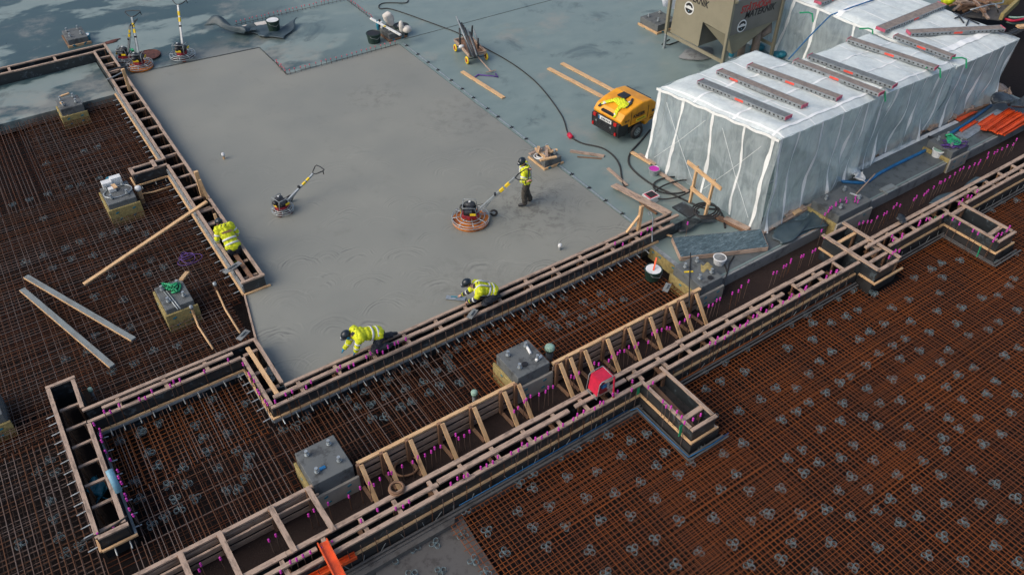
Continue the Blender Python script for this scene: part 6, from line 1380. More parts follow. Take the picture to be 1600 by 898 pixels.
for i, (u, v, m_) in enumerate(((590, 43, 'teal'), (594, 41, 'black'), (597, 44, 'white'), (591, 48, 'teal'))):
    mb = MB(); p = P(u, v, .34); mb.cyl(p, p+Vector((0, 0, .3)), .06, .05, 8); solo('bottle', mb, m_, ('teal bottle at the left on the sack plinth', 'black bottle on the sack plinth', 'white bottle on the sack plinth', 'low teal can at the front of the sack plinth')[i], 'bottle')
def stub_pipe(px, zc, z0, r, cap, label, pipe='galv_dull'):
    p = P(*px, zc); t = thing('pipe_stub', label, 'pipe', loc=(p.x, p.y, z0), world=True)
    MB().cyl((p.x, p.y, z0), (p.x, p.y, zc-0.06), r*0.7, n=10).build('pipe', pipe, t); q = MB(); q.cyl((p.x, p.y, zc-.10), (p.x, p.y, zc+.0), r, n=12); q.ell((p.x, p.y, zc), r, r, r*.5, 10, 6); q.build('cap', cap, t, True)
stub_pipe((859, 542), 0.25, -0.5, 0.14, 'green_pale', 'capped pipe standing by the plinth with bent pins')
stub_pipe((741, 612), 0.15, -0.5, 0.09, 'green_pale', 'smaller capped pipe behind the middle board wall')
stub_pipe((335, 442), 0.25, -0.3, 0.055, 'galv', 'capped standing pipe in the left mat near the bending worker', 'brown_timber')
stub_pipe((298, 478), 0.28, -0.3, 0.055, 'galv', 'capped pipe at the front corner of the green-strapped plinth', 'fresh_timber')
stub_pipe((215, 293), 0.35, -0.3, 0.11, 'white', 'bagged pipe end beside the box-topped plinth', 'fresh_timber')
stub_pipe((348, 240), 0.22, 0.0, 0.055, 'white', 'thin capped stub rising out of the fresh slab at the left', 'fresh_timber')
stub_pipe((875, 382), 0.20, 0.0, 0.06, 'white', 'white stub rising out of the fresh slab near the long form')
stub_pipe((140, 607), 0.15, -0.3, 0.06, 'green_pale', 'green-topped pipe beside the narrow timber box', 'galv')
# pale cables along mats (conduit)
for pts, lab in (([(217, 304), (240, 300), (268, 291)], 'thin tan conduit lying along the left mat to the form'), ([(300, 482), (310, 510), (333, 545)], 'tan conduit running from the green-strapped plinth pipe'), ([(337, 450), (352, 483), (375, 520)], 'tan conduit running from the capped pipe to the fresh slab')):
    mb = MB(); mb.tube([P(u, v, -0.03) for u, v in pts], 0.03, 6); solo('conduit', mb, 'fresh_timber', lab, 'conduit', smooth=True)
# things on the left plinths
zt_ = 0.42
for i, (u, v, w_, d_, h_) in enumerate(((169, 292, .32, .24, .22), (183, 286, .34, .22, .26), (176, 298, .22, .18, .12))):
    mb = MB(); p = P(u, v, zt_); mb.box(p.x-w_/2, p.x+w_/2, p.y-d_/2, p.y+d_/2, zt_-0.015, zt_+h_); solo('carton', mb, 'white', ('white carton at the left on the box-topped plinth', 'tallest white carton on the box-topped plinth', 'lowest white carton at the front of the box-topped plinth')[i], 'box', bevel=0.01)
plank(P(176, 288, .68), P(181, 294, .68), 0.12, 0.03, 'fresh_timber', 'bit of board lying on the white cartons')
mb = MB(); mb.torus(P(184, 299, .43), 0.42, 0.02, 'z', 30, 6, sx=1.05, sy=.8); solo('hose_ring', mb, 'galv', 'loop of pale hose on the box-topped plinth', 'hose', smooth=True)
mb = MB(); p = P(173, 283, .45); mb.cyl(p, p+Vector((0, 0, .12)), .12, .13, 14); solo('tape_roll', mb, 'teal', 'teal tape roll on the box-topped plinth', 'tape roll')
mb = MB()
for k in range(7): mb.tube([P(256+random.uniform(-4, 24), 447+random.uniform(-6, 8), .44+random.uniform(0, .08)) for _ in range(5)], 0.03, 5)
mb.tube([P(262, 446, .44), P(281, 442, .45), P(282, 448, .44), P(279, 455, .44), P(268, 457, .44)], 0.03, 5); solo('strap', mb, 'green', 'tangled green lifting strap on the left mat plinth', 'strap', smooth=True)
for k in range(2):
    mb = MB(); mb.tube([P(256+k*4, 455-k, .44), P(278+k*4, 483-k, .42)], 0.018, 6); solo('steel_rod', mb, 'galv', 'thin bright rod across the green-strapped plinth', 'rod', 'rods on the green-strapped plinth', smooth=True)
mb = MB()
for k in range(4): mb.torus(P(288+k*3, 398+k*2.5, -0.02), .10+.05*k, 0.009, 'z', 14, 5, sx=1.0+.5*(k%2), sy=1.3-.4*(k%2))
solo('strap', mb, 'purple', 'loose purple band lying on the left mat', 'strap', smooth=True)
mb = MB(); mb.tube([PX(170, 734, -1.30), PX(186, 768, -1.30)], 0.075, 10); solo('pipe', mb, 'pale_blue', 'short pale blue pipe lying along the narrow timber box', 'pipe', smooth=True)
for u, v, l in ((380, 523, 'grey hand float lying on the form end left of the step'), (738, 490, 'pale hand float lying on the long form beside a kneeling worker'), (363, 418, 'grey hand float lying across the left form by the bending worker'), (1042, 449, 'pale metal plate lying on the mat beside the foundation corner plinth')):
    p = P(u, v, .50 if v != 449 else .0); t = thing('hand_float', l, 'hand float', loc=p, world=True); d = Vector((0.17, .10, 0)) if v != 418 else Vector((0.28, 0.10, 0))
    MB().beam(p-d, p+d, 0.17, 0.02).build('plate', 'wall_conc', t); MB().beam(p-d*.5+Vector((0, 0, .05)), p+d*.5+Vector((0, 0, .05)), 0.04, 0.035).build('handle', 'grey_timber', t)
for (a, b, zz) in (((1024, 390), (1017, 404), .3), ):
    pass
# bent pins on the plinth
for a, b, l in (((821, 537), (829, 552), 'longer loose pin lying on the plinth between the forms'), ((846, 556), (837, 563), 'shorter loose pin lying on the plinth between the forms')):
    mb = MB(); mb.tube([P(*a, .54), P(*b, .54)], .04, 8); solo('pin', mb, 'white', l, 'pin', smooth=True)
mb = MB(); p = P(504, 731, .51); mb.box(p.x-.07, p.x+.07, p.y-.04, p.y+.04, .503, .53); solo('scrap', mb, 'blue', 'small blue scrap on the nearest plinth', 'scrap')
mb = MB(); mb.beam(P(1069, 425, .43), P(1083, 424, .43), .05, .02); solo('tape_strip', mb, 'sticker', 'orange tape strip on the foundation corner plinth', 'tape')
for (u, v), l in (((820, 569), 'dark round hole cover on the plinth between the forms'), ((1110, 434), 'dark round plug on the foundation corner plinth')):
    z = .503 if u < 900 else .423; p = P(u, v, z); mb = MB(); mb.cyl(p, p+Vector((0, 0, .02)), .085, n=14); solo('plug', mb, 'ink', l, 'plug')
mb = MB(); mb.surf(lambda a, b: P(1095+18*a, 412+11*b+3*math.sin(a*8), .425+.03*math.sin(a*3.1)*math.sin(b*3.1)), 8, 6); solo('sand_heap', mb, 'mineral', 'thin spread of sand on the foundation corner plinth', 'sand', smooth=True)
# red framed power pack on the near form
rp = P(935, 610, .50); c = rp
t = thing('power_pack', 'small machine under a red canvas hood in a steel tube frame', 'power pack', loc=(c.x, c.y, .5), world=True)
A = [P(919, 622, .52), P(947, 628, .10)]
x0, x1, y0, y1 = c.x-0.17, c.x+0.25, c.y-0.21, c.y+0.21; zb_, zt2 = .50, 1.06
mb = MB()
for y in (y0, y1): mb.tube([(x0-.05, y, zb_), (x0, y, zt2-.06), (x0+.06, y, zt2), (x1, y, zt2), (x1+.03, y, zt2-.03)], 0.011, 6)
mb.tube([(x0-.05, y0, zb_), (x0-.05, y1, zb_)], .011, 6); mb.tube([(x1, y0, zt2), (x1, y1, zt2)], .011, 6); mb.build('tube_frame', 'galv_dull', t, True)
mb = MB(); mb.prism([(x0+.05, y0+.025, zt2-.03), (x1, y0+.025, zt2-.03), (x1, y1-.025, zt2-.03), (x0+.05, y1-.025, zt2-.03)], (0, 0, .02)); mb.prism([(x0-.02, y0+.025, zb_+.06), (x0+.04, y0+.025, zt2-.03), (x0+.04, y1-.025, zt2-.03), (x0-.02, y1-.025, zb_+.06)], (.02, 0, 0)); mb.build('hood', 'red_bright', t)
MB().tube([(x1+.03, y0, zt2-.03), (x1-.02, y0-.08, zb_+.2), (x1-.05, y0-.14, zb_-.06)], .025, 6).build('leg', 'red_bright', t); MB().tube([(x1+.03, y0, zt2-.05), (x1+.03, y1, zt2-.05)], .03, 6).build('hood_edge', 'red_bright', t)
mb = MB(); mb.box(x0+.10, x1-.06, y0+.07, y1-.06, zb_, zb_+.20); mb.build('motor', 'red', t, bevel=.03); mb = MB(); mb.cyl((x0+.14, y0+.08, zb_+.25), (x1-.1, y0+.08, zb_+.25), .045); mb.build('filter', 'blue', t, True); MB().cyl((x1-.10, y0+.05, zb_+.18), (x1-.10, y0+.05, zb_+.32), .04).build('gauge', 'galv_dull', t)
# orange-red beams in the foreground
def ubeam(a, b, w, label):
    a, b = Vector(a), Vector(b); d = (b-a).normalized(); x = d.cross(Vector((0, 0, 1))).normalized(); u = x.cross(d)
    mb = MB(); mb.beam(a, b, w, 0.02)
    for s_ in (-1, 1): mb.beam(a+x*(s_*w/2)+u*.035, b+x*(s_*w/2)+u*.035, .025, .09)
    solo('orange_beam', mb, 'orange', label, 'beam', 'orange beams at the bottom edge', loc=(a+b)/2)
ubeam(P(504, 847, .54), P(534, 906, .62), .20, 'orange-red channel beam propped on the near form'); ubeam(P(478, 908, .16), P(556, 868, .10), .13, 'orange-red channel beam lying below the propped one')
mb = MB(); mb.tube([P(594, 851, -.1), P(597, 857, -.3)], .03, 6); solo('tag_peg', mb, 'hivis', 'small lime green peg by the bare concrete patch', 'peg')
# green tape on the stubs, blue duct along the base of the near form
for i, (u, v, l) in enumerate(((997, 600, 'green tape at the inner corner of the stub by the red frame'), (1063, 665, 'green tape at the outer corner of the stub by the red frame'), (1042, 573, 'green tape on the near form right of the red frame'), (1460, 340, 'green tape at the inner corner of the far stub'), (1531, 386, 'green tape at the outer corner of the far stub'))):
    p = P(u, v, .40); mb = MB(); mb.beam(p+Vector((0, -.02, .05)), p+Vector((0, -.05, -.33)), .09, .012, up=(0, 1, 0)); solo('tape', mb, 'green', l, 'tape', 'green tape on the forms')
def run_tube(segs, r, mat, name, label, cat):
    mb = MB()
    for s_ in segs: mb.tube(s_, r, 6)
    return solo(name, mb, mat, label, cat, smooth=True, loc=Vector(segs[0][0]))
run_tube([[(4.9, 9.40, -.16), (7, 9.39, -.15), (9.9, 9.40, -.16)], [(9.95, 9.35, -.16), (10.14, 9.3, -.15), (10.14, 8.2, -.15), (10.16, 7.45, -.15), (10.9, 7.41, -.15), (11.5, 7.44, -.16)]], .012, 'blue', 'conduit', 'blue conduit running along the base of the near form and its stub', 'conduit')
run_tube([[(11.6, 9.40, -.16), (15, 9.39, -.15), (18.6, 9.40, -.16)]], .02, 'rebar_orange', 'conduit', 'rust red conduit along the base of the near form', 'conduit')
run_tube([[P(620, 770, .1), P(663, 753, .1), P(720, 722, .05), P(780, 692, .05), P(860, 648, .1), P(925, 617, .1)], ], .035, 'rubber', 'cable', 'black cable lying inside the near form behind the red frame', 'cable')
mb = MB(); p = P(620, 763, .46); mb.torus(p, .17, .03, 'z', 18, 6); mb.torus(p+Vector((0, 0, .05)), .15, .03, 'z', 18, 6); solo('tape_roll', mb, 'brown_timber', 'roll of brown strap lying on the near form', 'roll', smooth=True)
mb = MB(); mb.torus(P(636, 728, -.3), .32, .03, 'z', 20, 5, sy=.8); solo('strap', mb, 'brown_timber', 'loop of brown strap in the trench behind the near form', 'strap', smooth=True)
# dark cables over the slab
def cable(label, s, r=0.03, mat='rubber', z=0.03, name='cable'):
    pts = [P(*map(float, q.split(',')), z) for q in s.split()]; sm = []
    for i in range(len(pts)-1):
        a, b, c, d = pts[max(i-1, 0)], pts[i], pts[i+1], pts[min(i+2, len(pts)-1)]
        for k in range(5):
            t_ = k/5; sm.append(0.5*((2*b)+(c-a)*t_+(2*a-5*b+4*c-d)*t_**2+(3*b-a-3*c+d)*t_**3))
    sm.append(pts[-1]); mb = MB(); mb.tube(sm, r, 6); return solo(name, mb, mat, label, 'cable', smooth=True, loc=pts[0])
cable('long black cable snaking from the top edge past the hand cart', '638,-3 637,3 632,5 612,4.7 598,5.5 592,9.5 594,14 605,13.4 619,16.7 638,23 660,31 690,42 718,53 750,71 790,93 818,112 842,133 864,160 880,185 886,205 890,212', 0.024)
mb = MB(); a, b = P(889, 210, .06), P(893, 215, .06); mb.tube((a, b), .09, 8); solo('connector', mb, 'red_bright', 'red plug connector on the black cable', 'connector', smooth=True)
cable('thinner black cable from the red plug toward the wide board', '893,215 910,224 940,231 958,243 968,258 971,275 974,288 985,305', 0.03)
cable('black hose from the compressor round to the end of the long form', '1016,203 1000,222 987,236 982,248 985,260 1000,275 1022,290 1050,303 1075,315 1100,325 1122,328 1130,340 1133,356', 0.034)
for i, (u, v, sx, sy) in enumerate(((1053, 289, 1.5, .75), (1055, 296, 1.8, .6))):
    mb = MB(); mb.torus(P(u, v, .06+.06*i), .65, .028, 'z', 34, 6, sx=sx*.75, sy=sy); o = solo('cable_coil', mb, 'rubber', ('loop of black hose on the slab by the guard rail', 'wider loop of black hose lying over the first by the guard rail')[i], 'hose', smooth=True); o.rotation_euler = (0, 0, -.35+.3*i)
mb = MB()
for k in range(3): mb.torus(P(1100+k*3, 327+k*2, .5+.05*k), .33, .028, 'z', 24, 6, sx=1.3)
solo('cable_coil', mb, 'rubber', 'coil of black hose heaped on the end of the long form', 'hose', smooth=True)
cable('thin black cord hanging across the foundation corner plinth', '1079,395 1078,420 1077,450 1077,480', 0.018, z=.45)
cable('thin black cable down the foundation face beside the corner plinth', '1128,402 1133,415 1136,426 1132,440 1131,452', 0.02, z=.03)
cable('thin black cable joining the first one on the foundation edge', '1147,400 1140,412 1136,428', 0.02, z=.03)
cable('pale grey cable looped over the long form by the stake', '1015,336 1013,332 1018,333 1020,345 1019,362 1019,378', 0.018, 'galv_dull', .5)
cable('dark wire across the tip of the narrow timber box', '120,851 150,835 178,820 199,805', 0.018, z=.46)
cable('grey wire lying across the left form by the parked trowels', '166,125 180,119 193,112', 0.03, 'galv_dull', .5); cable('dark pole lying across the left form toward the parked trowels', '168,111 186,106 202,103', 0.035, 'steel_dark', .5)
# far right corner: skip, timber heap, hoses
a = P(1560, 38, .0)
t = thing('steel_tray', 'flat grey steel tray with a galvanised rail at the upper right', 'tray', loc=a, world=True)
q = [P(1500, 26, .3), P(1548, 9, .3), P(1588, 8, .3), P(1562, 33, .3)]
mb = MB(); mb.prism(q, (0, 0, .05)); mb.build('bed', 'blinding', t)
mb = MB()
for i in (1, 2): mb.beam(q[i]+Vector((0, 0, .2)), q[(i+1) % 4]+Vector((0, 0, .2)), .15, .3)
mb.build('end_board', 'mineral', t); mb = MB(); mb.tube([P(1516, 16, .9), P(1545, 8, .9), P(1567, 5, .9), P(1568, 0, .9)], .035, 6); mb.tube([P(1556, 8, .9), P(1560, 20, .3)], .035, 6); mb.build('rail', 'galv', t, True)
random.seed(5)
for k in range(26):
    p = P(1520+random.uniform(-20, 24), 4+random.uniform(-7, 8), .25+random.uniform(0, .7)); a = random.uniform(0, 3.1); d = Vector((math.cos(a), math.sin(a), random.uniform(-.2, .3)))*random.uniform(.5, 1.1)
    plank(p-d, p+d, .12, .07, random.choice(['brown_timber', 'timber']), 'scrap timber in the heap at the upper right behind the far shelter', 'scrap timber heap', 'scrap_timber')
cable('red hose in the tangle at the upper right edge', '1570,30 1582,33 1596,31 1604,28', .06, 'red_bright', .3); cable('teal hose in the tangle at the upper right edge', '1576,27 1588,28 1600,27', .05, 'green_pale', .35); cable('dark green hose in the tangle at the upper right edge', '1572,35 1585,38 1602,36', .06, 'green_dark', .25)
plank(P(1590, 42, .2), P(1606, 41, .2), .3, .1, 'fresh_timber', 'tan board at the right edge beside the hose tangle')
mb = MB(); mb.capsule(P(1478, 2, 1.2), P(1484, 0, 1.4), .22, .2); mb.capsule(P(1484, 0, 1.4), P(1490, 0, 1.1), .12, .1); solo('jacket', mb, 'hivis', 'hi-vis jacket showing behind the far shelter at the top', 'jacket', smooth=True)

# ------------------------------------------------------------------ people
def blend(pts): return sum((Vector(p) for p in pts), Vector((0, 0, 0)))/len(pts)
def ring(c, ax, side, ra, rb, h, mat, par, name='reflective_band'):
    c, ax, side = Vector(c), Vector(ax).normalized(), Vector(side); side = (side-ax*side.dot(ax)).normalized(); oth = ax.cross(side); mb = MB(); n = 22; b = 0
    for z in (-h/2, h/2):
        for k in range(n):
            t_ = 2*math.pi*k/n; mb.v.append(c+ax*z+side*(ra*math.cos(t_))+oth*(rb*math.sin(t_)))
    for k in range(n): mb.quad((k, (k+1) % n, n+(k+1) % n, n+k), [(0, 0)]*4, 0)
    o = mb.build(name, mat, par, True); so = o.modifiers.new('thick', 'SOLIDIFY'); so.thickness = 0.006; return o
def hand(mb, wrist, tip_dir, palm_n, s=1.0, curl=0.5, thumb=1):
    w = Vector(wrist); d = Vector(tip_dir).normalized(); n = Vector(palm_n); n = (n-d*n.dot(d)).normalized(); sd = d.cross(n)
    mb.capsule(w, w+d*0.05*s, 0.030*s, 0.033*s, 8)
    for k in (-1.5, -.5, .5, 1.5):
        k0 = w+d*0.085*s+sd*(0.019*k*s); L = (0.078, 0.088, 0.082, 0.064)[int(k+1.5)]*s
        mb.capsule(w+d*.045*s+sd*(0.016*k*s), k0, 0.015*s, 0.0115*s, 6)
        k1 = k0+(d*(1-curl*.5)+n*curl*.7).normalized()*L*.5; k2 = k1+(d*(1-curl*1.1)+n*curl).normalized()*L*.5
        mb.capsule(k0, k1, 0.0115*s, 0.0105*s, 6); mb.capsule(k1, k2, 0.0105*s, 0.009*s, 6)
    t0 = w+d*0.03*s+sd*(0.03*thumb*s); t1 = t0+(d*.7+sd*thumb*.8+n*.3).normalized()*0.04*s; t2 = t1+(d+n*.5).normalized()*0.032*s
    mb.capsule(t0, t1, 0.015*s, 0.012*s, 6); mb.capsule(t1, t2, 0.012*s, 0.010*s, 6)
def worker(label, J, face, up, jacket_sleeve='hivis', trousers='hivis_dark', glove=None, calf_band=False, ear=None, cuffs=True, straps=True):
    J = {k: Vector(v) for k, v in J.items()}
    face = Vector(face).normalized(); up = Vector(up); up = (up-face*up.dot(face)).normalized(); sd = up.cross(face)      # sd: the person's left
    mb = MB(); H = J['head']; R3 = Matrix((face, sd, up)).transposed()
    mb.ell(H+up*.02, .098, .078, .115, 14, 10, rot=R3); mb.ell(H+face*.03-up*.055, .062, .058, .062, 10, 8, rot=R3)          # skull, jaw
    mb.capsule(H+face*.095+up*.01, H+face*.112-up*.022, .012, .017, 6); mb.capsule(H+face*.085+up*.035+sd*.03, H+face*.085+up*.035-sd*.03, .014, .014, 6)
    mb.capsule(H+face*.088-up*.062+sd*.018, H+face*.088-up*.062-sd*.018, .011, .011, 6); mb.ell(H+face*.075-up*.095, .024, .026, .02, 8, 6)
    for s_ in (-1, 1): mb.ell(H+sd*(.08*s_)-up*.005-face*.005, .022, .012, .034, 8, 6, rot=R3)
    shl, shr, hl, hr = J['shl'], J['shr'], J['hl'], J['hr']; sm, hm = (shl+shr)/2, (hl+hr)/2
    tax = (sm-hm).normalized(); left = (shl-shr).normalized(); front = left.cross(tax)
    mb.capsule(H-up*.06-face*.015, sm+tax*.03, .058, .064)
    def torso(m, e, hips=True):
        for k in range(6):
            f = k/5; c = hm.lerp(sm, f); w_ = lerp(.115, .145, f) if f > .3 else lerp(.13, .112, f/.3)
            m.ell(c+tax*.0, lerp(.105, .118, f)+e, w_+.035+e, .12, 12, 8, rot=Matrix((front, left, tax)).transposed())
        m.capsule(shl-tax*.02, shr-tax*.02, .082+e, .082+e)
    torso(mb, 0)
    def limbs(m, e, names, rads):
        for (a, b), (ra, rb) in zip(zip(names, names[1:]), zip(rads, rads[1:])): m.capsule(J[a], J[b], ra+e, rb+e)
    for s_ in 'lr':
        limbs(mb, 0, ['sh'+s_, 'el'+s_, 'wr'+s_], [.056, .043, .030]); limbs(mb, 0, ['h'+s_, 'kn'+s_, 'an'+s_], [.088, .058, .042])
        mb.capsule(J['an'+s_], J['toe'+s_], .045, .035)
        g = J.get('hd'+s_); dn = (g-J['wr'+s_]) if g else (J['wr'+s_]-J['el'+s_])
        if not glove: hand(mb, J['wr'+s_], dn, J.get('pn'+s_, Vector((0, 0, -1))), 1.0, .6, 1 if s_ == 'r' else -1)
    body = shape('person', mb, 'skin', None, .0115, 3)
    base = Vector((hm.x, hm.y, min(J['anl'].z, J['anr'].z)-.06)); body.data.transform(Matrix.Translation(-base)); body.location = base; body['_w'] = tuple(base)
    tag(body, label, 'person')
    q = MB(); torso(q, .05); q.capsule(hl+tax*.05-left*.01, hr+tax*.05+left*.01, .152, .152); q.capsule(hl+tax*.14, hr+tax*.14, .125, .125)
    for s_ in 'lr':
        el, wr = J['el'+s_], J['wr'+s_]
        if jacket_sleeve == 'hivis': q.capsule(J['sh'+s_], el, .092, .078); q.capsule(el, el.lerp(wr, .80), .078, .064)
        else: q.capsule(J['sh'+s_], J['sh'+s_].lerp(el, .75), .094, .082)
    q.capsule(sm+tax*.02+front*.02, sm+tax*.055, .085, .075)
    shape('jacket', q, 'hivis', body, .016, 2)
    q = MB(); q.capsule(sm+tax*.05-front*.03+left*.02, sm+tax*.085-front*.02, .078, .07); q.capsule(sm+tax*.02-front*.10-left*.05, sm+tax*.02-front*.10+left*.05, .05, .05); shape('collar', q, 'hivis_dark', body, .014, 2)
    for f in (.18, .42): ring(hm.lerp(sm, f), tax, left, lerp(.213, .228, f), lerp(.178, .188, f), .055, 'reflect', body)
    q = MB()
    for s_ in (-1, 1):
        pts = []
        for k in range(9):
            t_ = math.pi*k/8; pts.append(sm+left*(.10*s_)+front*(.172*math.cos(t_))+tax*(.132*math.sin(t_)-.03))
        pts = [hm.lerp(sm, .42)+left*(.10*s_)+front*.172]+pts+[hm.lerp(sm, .42)+left*(.10*s_)-front*.172]
        q.tube(pts, .024, 6)
    if straps: q.build('shoulder_strip', 'reflect', body, True)
    for s_ in 'lr':
        el, wr, sh = J['el'+s_], J['wr'+s_], J['sh'+s_]
        if jacket_sleeve != 'hivis':
            q = MB(); q.capsule(sh.lerp(el, .7), el, .068, .064); q.capsule(el, el.lerp(wr, .85), .064, .05); shape('sleeve', q, 'hivis_dark', body, .014, 2)
            ring(el.lerp(wr, .25), wr-el, left+Vector((.01, .02, .03)), .072, .072, .05, 'reflect', body); ring(el.lerp(wr, .72), wr-el, left+Vector((.01, .02, .03)), .060, .060, .025, 'hivis', body, 'cuff_band')
        else:
            ring(sh.lerp(el, .62), el-sh, left+Vector((.01, .02, .03)), .094, .094, .05, 'reflect', body); ring(el.lerp(wr, .15), wr-el, left+Vector((.01, .02, .03)), .085, .085, .045, 'reflect', body)
            if cuffs: q = MB(); q.capsule(el.lerp(wr, .62), el.lerp(wr, .92), .058, .048); shape('cuff', q, 'hivis_dark', body, .014, 2)
    q = MB()
    q.capsule(hl, hr, .125, .125)
    for s_ in 'lr': q.capsule(J['h'+s_], J['kn'+s_], .128, .098); q.capsule(J['kn'+s_], J['kn'+s_].lerp(J['an'+s_], .92), .098, .088)
    shape('trousers', q, trousers, body, .016, 2)
    for s_ in 'lr':
        q = MB(); an, to = J['an'+s_], J['toe'+s_]; q.capsule(an+(J['kn'+s_]-an).normalized()*.1, an, .062, .056); q.capsule(an, to, .056, .046); shape('boot', q, 'black', body, .014, 2)
        if calf_band:
            kn = J['kn'+s_]
            for f, m_, h in ((.42, 'hivis', .11), (.50, 'reflect', .05), (.62, 'hivis', .10), (.70, 'reflect', .045)): ring(kn.lerp(an, f), an-kn, left+Vector((.01, .02, .03)), 0.093, 0.093, h, m_, body, 'calf_band' if m_ == 'hivis' else 'reflective_band')
        if glove:
            q = MB(); g = J.get('hd'+s_); dn = (g-J['wr'+s_]) if g else (J['wr'+s_]-J['el'+s_]); hand(q, J['wr'+s_], dn, J.get('pn'+s_, Vector((0, 0, -1))), 1.12, .35, 1 if s_ == 'r' else -1); shape('glove', q, glove, body, .011, 2)
    q = MB(); n = 20; c = H+up*.045-face*.008
    for j in range(8):
        th = math.pi*.5*j/7
        for k in range(n):
            ph = 2*math.pi*k/n; q.v.append(c+face*(.142*math.cos(th)*math.cos(ph))+sd*(.118*math.cos(th)*math.sin(ph))+up*(.135*math.sin(th)))
    for j in range(7):
        for k in range(n): q.quad((j*n+k, j*n+(k+1) % n, (j+1)*n+(k+1) % n, (j+1)*n+k), [(0, 0)]*4, 0)
    o = q.build('helmet', 'helmet', body, True); so = o.modifiers.new('thick', 'SOLIDIFY'); so.thickness = .006
    q = MB(); q.prism([c+face*(.12*math.cos(a))+sd*(.115*math.sin(a))+face*(.075*max(0, math.cos(a)))-up*.008 for a in [2*math.pi*i/20 for i in range(20)]], up*.012); q.build('helmet_brim', 'helmet', body)
    q = MB(); q.beam(c+face*.145+up*.055-sd*.03, c+face*.145+up*.055+sd*.03, .01, .02); q.build('helmet_badge', 'reflect', body)
    q = MB()
    for s_ in (-1, 1): q.ell(H+face*.088+up*.012+sd*(.032*s_), .010, .014, .008, 8, 6, rot=R3)
    q.build('eyes', 'ink', body)
    q = MB(); q.ell(H-face*.035+up*.0, .075, .082, .085, 12, 8, rot=R3); q.build('hair', 'hair', body, True)
    if ear:
        for s_ in (-1, 1): q = MB(); q.ell(H+sd*(.105*s_), .05, .03, .06, 10, 8, rot=R3); q.build('ear_defender', ear, body, True)
    return body

# the standing worker behind the large trowel
hb = T2[1]; ang2 = T2[2]; cpos = T2[3]
dirn = Vector((math.cos(ang2), math.sin(ang2), 0)); lat = Vector((-dirn.y, dirn.x, 0))
end = Vector((cpos.x, cpos.y, 0))+dirn*hb.x; end.z = hb.z
ft = P(823, 316, .07); fdir = -dirn; lft = Vector((0, 0, 1)).cross(fdir)
gr = end+dirn*0.42+Vector((0, 0, .12))
pel = Vector((ft.x, ft.y, .93))
worker('standing worker steering the large trowel in a lime jacket and muddy trousers', dict(
    head=pel+fdir*.16+Vector((0, 0, .70)), shl=pel+fdir*.08+lft*.215+Vector((0, 0, .49)), shr=pel+fdir*.08-lft*.215+Vector((0, 0, .49)), hl=pel+lft*.12, hr=pel-lft*.12,
    ell=pel+fdir*.16+lft*.40+Vector((0, 0, .24)), wrl=gr+lft*.31-fdir*.07, hdl=gr+lft*.33+fdir*.05, elr=pel+fdir*.16-lft*.40+Vector((0, 0, .24)), wrr=gr-lft*.31-fdir*.07, hdr=gr-lft*.33+fdir*.05,
    knl=pel+fdir*.10+lft*.12+Vector((0, 0, -.44)), anl=Vector((ft.x, ft.y, .09))+lft*.13+fdir*.06, toel=Vector((ft.x, ft.y, .05))+lft*.14+fdir*.25,
    knr=pel+fdir*.02-lft*.12+Vector((0, 0, -.44)), anr=Vector((ft.x, ft.y, .09))-lft*.13-fdir*.12, toer=Vector((ft.x, ft.y, .05))-lft*.15+fdir*.07),
    (-0.75, -0.15, -.35), (0, 0, 1), trousers='trouser_brown')
# bending worker in the left form
hp = P(366, 386, .55); so_ = P(356, 353, 1.02)
hp.x = 3.72; so_.x = 3.70
hd_ = so_+Vector((-.06, .17, .06))
worker('bending worker seen from behind inside the left form, lime jacket with dark name strip', dict(
    head=hd_, shl=so_+Vector((-.19, 0, 0)), shr=so_+Vector((.19, 0, 0)), hl=hp+Vector((-.10, 0, 0)), hr=hp+Vector((.10, 0, 0)),
    ell=so_+Vector((-.31, -.10, -.25)), wrl=Vector((3.42, so_.y+.05, .56)), hdl=Vector((3.42, so_.y+.18, .48)), elr=so_+Vector((.31, -.06, -.25)), wrr=Vector((4.0, so_.y+.02, .56)), hdr=Vector((4.0, so_.y+.15, .48)),
    knl=hp+Vector((-.10, .12, -.42)), anl=hp+Vector((-.09, -.05, -.80)), toel=hp+Vector((-.09, .14, -.86)), knr=hp+Vector((.10, .10, -.42)), anr=hp+Vector((.11, -.08, -.80)), toer=hp+Vector((.11, .12, -.86))),
    (-.15, .8, -.55), (0, .4, 1), calf_band=True, glove='hivis_dark', straps=False)
bd = [o for o in bpy.data.objects if o.get('category') == 'person'][-1]
tax = (so_-hp).normalized(); c = hp.lerp(so_, .80)+Vector((0, -.165, .09)); MB().beam(c-Vector((.15, 0, 0)), c+Vector((.15, 0, 0)), .012, .06, up=tax).build('name_strip', 'brown_timber', bd)
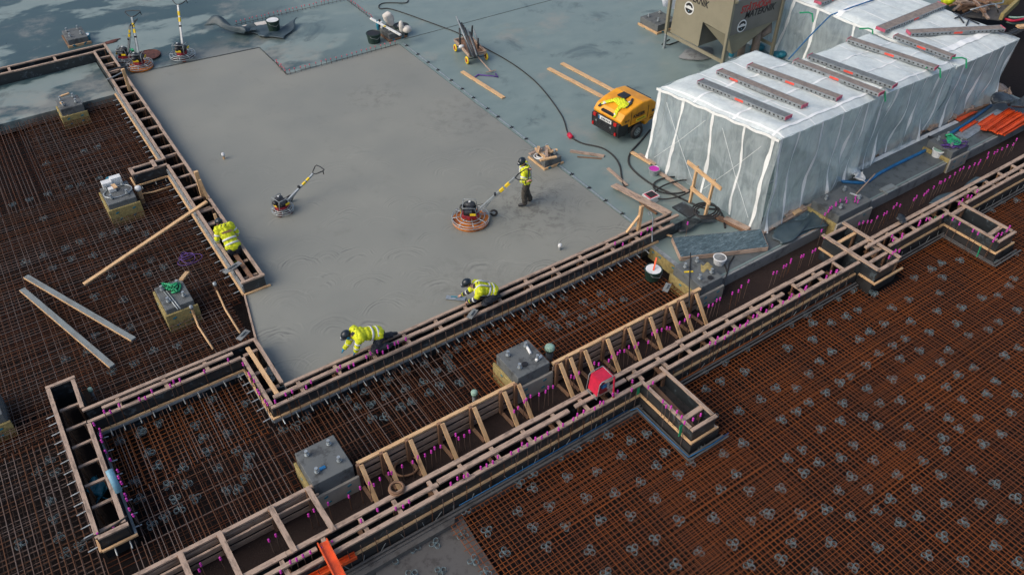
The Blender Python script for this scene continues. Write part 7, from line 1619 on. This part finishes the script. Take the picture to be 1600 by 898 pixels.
# worker on hands and knees
yl = 14.36; zk = .50
hp = PY(593, 522, 14.38); shd = PY(557, 522, 14.42); hp.z = max(hp.z, .93)
hd_ = PY(542, 524, 14.56)
L_ = Vector((0, -1, 0))
worker('worker crawling on hands and knees on the long form, dark helmet with blue ear defenders', dict(
    head=hd_, shl=shd+L_*.18, shr=shd-L_*.18, hl=hp+L_*.10, hr=hp-L_*.10,
    ell=PY(558, 541, 14.25), wrl=PY(556, 549, 14.33), hdl=PY(551, 554, 14.42), elr=PY(545, 534, 14.62), wrr=PY(538, 545, 14.72), hdr=PY(531, 551, 14.82),
    knl=Vector((hp.x-.28, 14.20, .60)), anl=Vector((hp.x+.14, 14.16, .58)), toel=Vector((hp.x+.28, 14.14, .55)), knr=Vector((hp.x-.05, 14.52, .58)), anr=Vector((hp.x+.40, 14.50, .56)), toer=Vector((hp.x+.52, 14.50, .52))),
    (-.8, .1, -.62), (-.5, 0, .8), glove='glove_blue', ear='glove_blue', straps=False)
# kneeling worker with a float
hp = PY(772, 463, 14.28); shd = PY(746, 449, 14.40); hp.z = .74
hd_ = PY(730, 443, 14.58)
L_ = Vector((-.25, -.97, 0)).normalized()
W4 = worker('kneeling worker smoothing the slab edge with a long float, dark sleeves and hood', dict(
    head=hd_, shl=shd+L_*.18, shr=shd-L_*.18, hl=hp+L_*.10, hr=hp-L_*.10,
    ell=PY(744, 467, 14.22), wrl=PY(731, 471, 14.42), hdl=PY(726, 474, 14.5), elr=PY(733, 455, 14.72), wrr=PY(721, 461, 14.95), hdr=PY(713, 463, 15.05),
    knl=Vector((hp.x-.42, 14.12, .58)), anl=Vector((hp.x-.02, 14.16, .56)), toel=Vector((hp.x+.14, 14.14, .53)), knr=Vector((hp.x-.36, 14.46, .58)), anr=Vector((hp.x+.06, 14.44, .56)), toer=Vector((hp.x+.2, 14.44, .53))),
    (-.85, .25, -.5), (-.45, 0, .85), jacket_sleeve='dark')
t = thing('trowel_float', 'long steel float in the hand of the kneeling worker', 'float', loc=P(712, 463, .03), world=True)
MB().beam(P(697, 464, .03), P(727, 467, .03), .16, .015).build('plate', 'galv', t); MB().tube([P(705, 463, .2), P(722, 464, .24)], .022, 6).build('handle', 'teal', t); MB().tube([P(712, 465, .03), P(713, 463, .22)], .015, 6).build('bracket', 'galv', t)
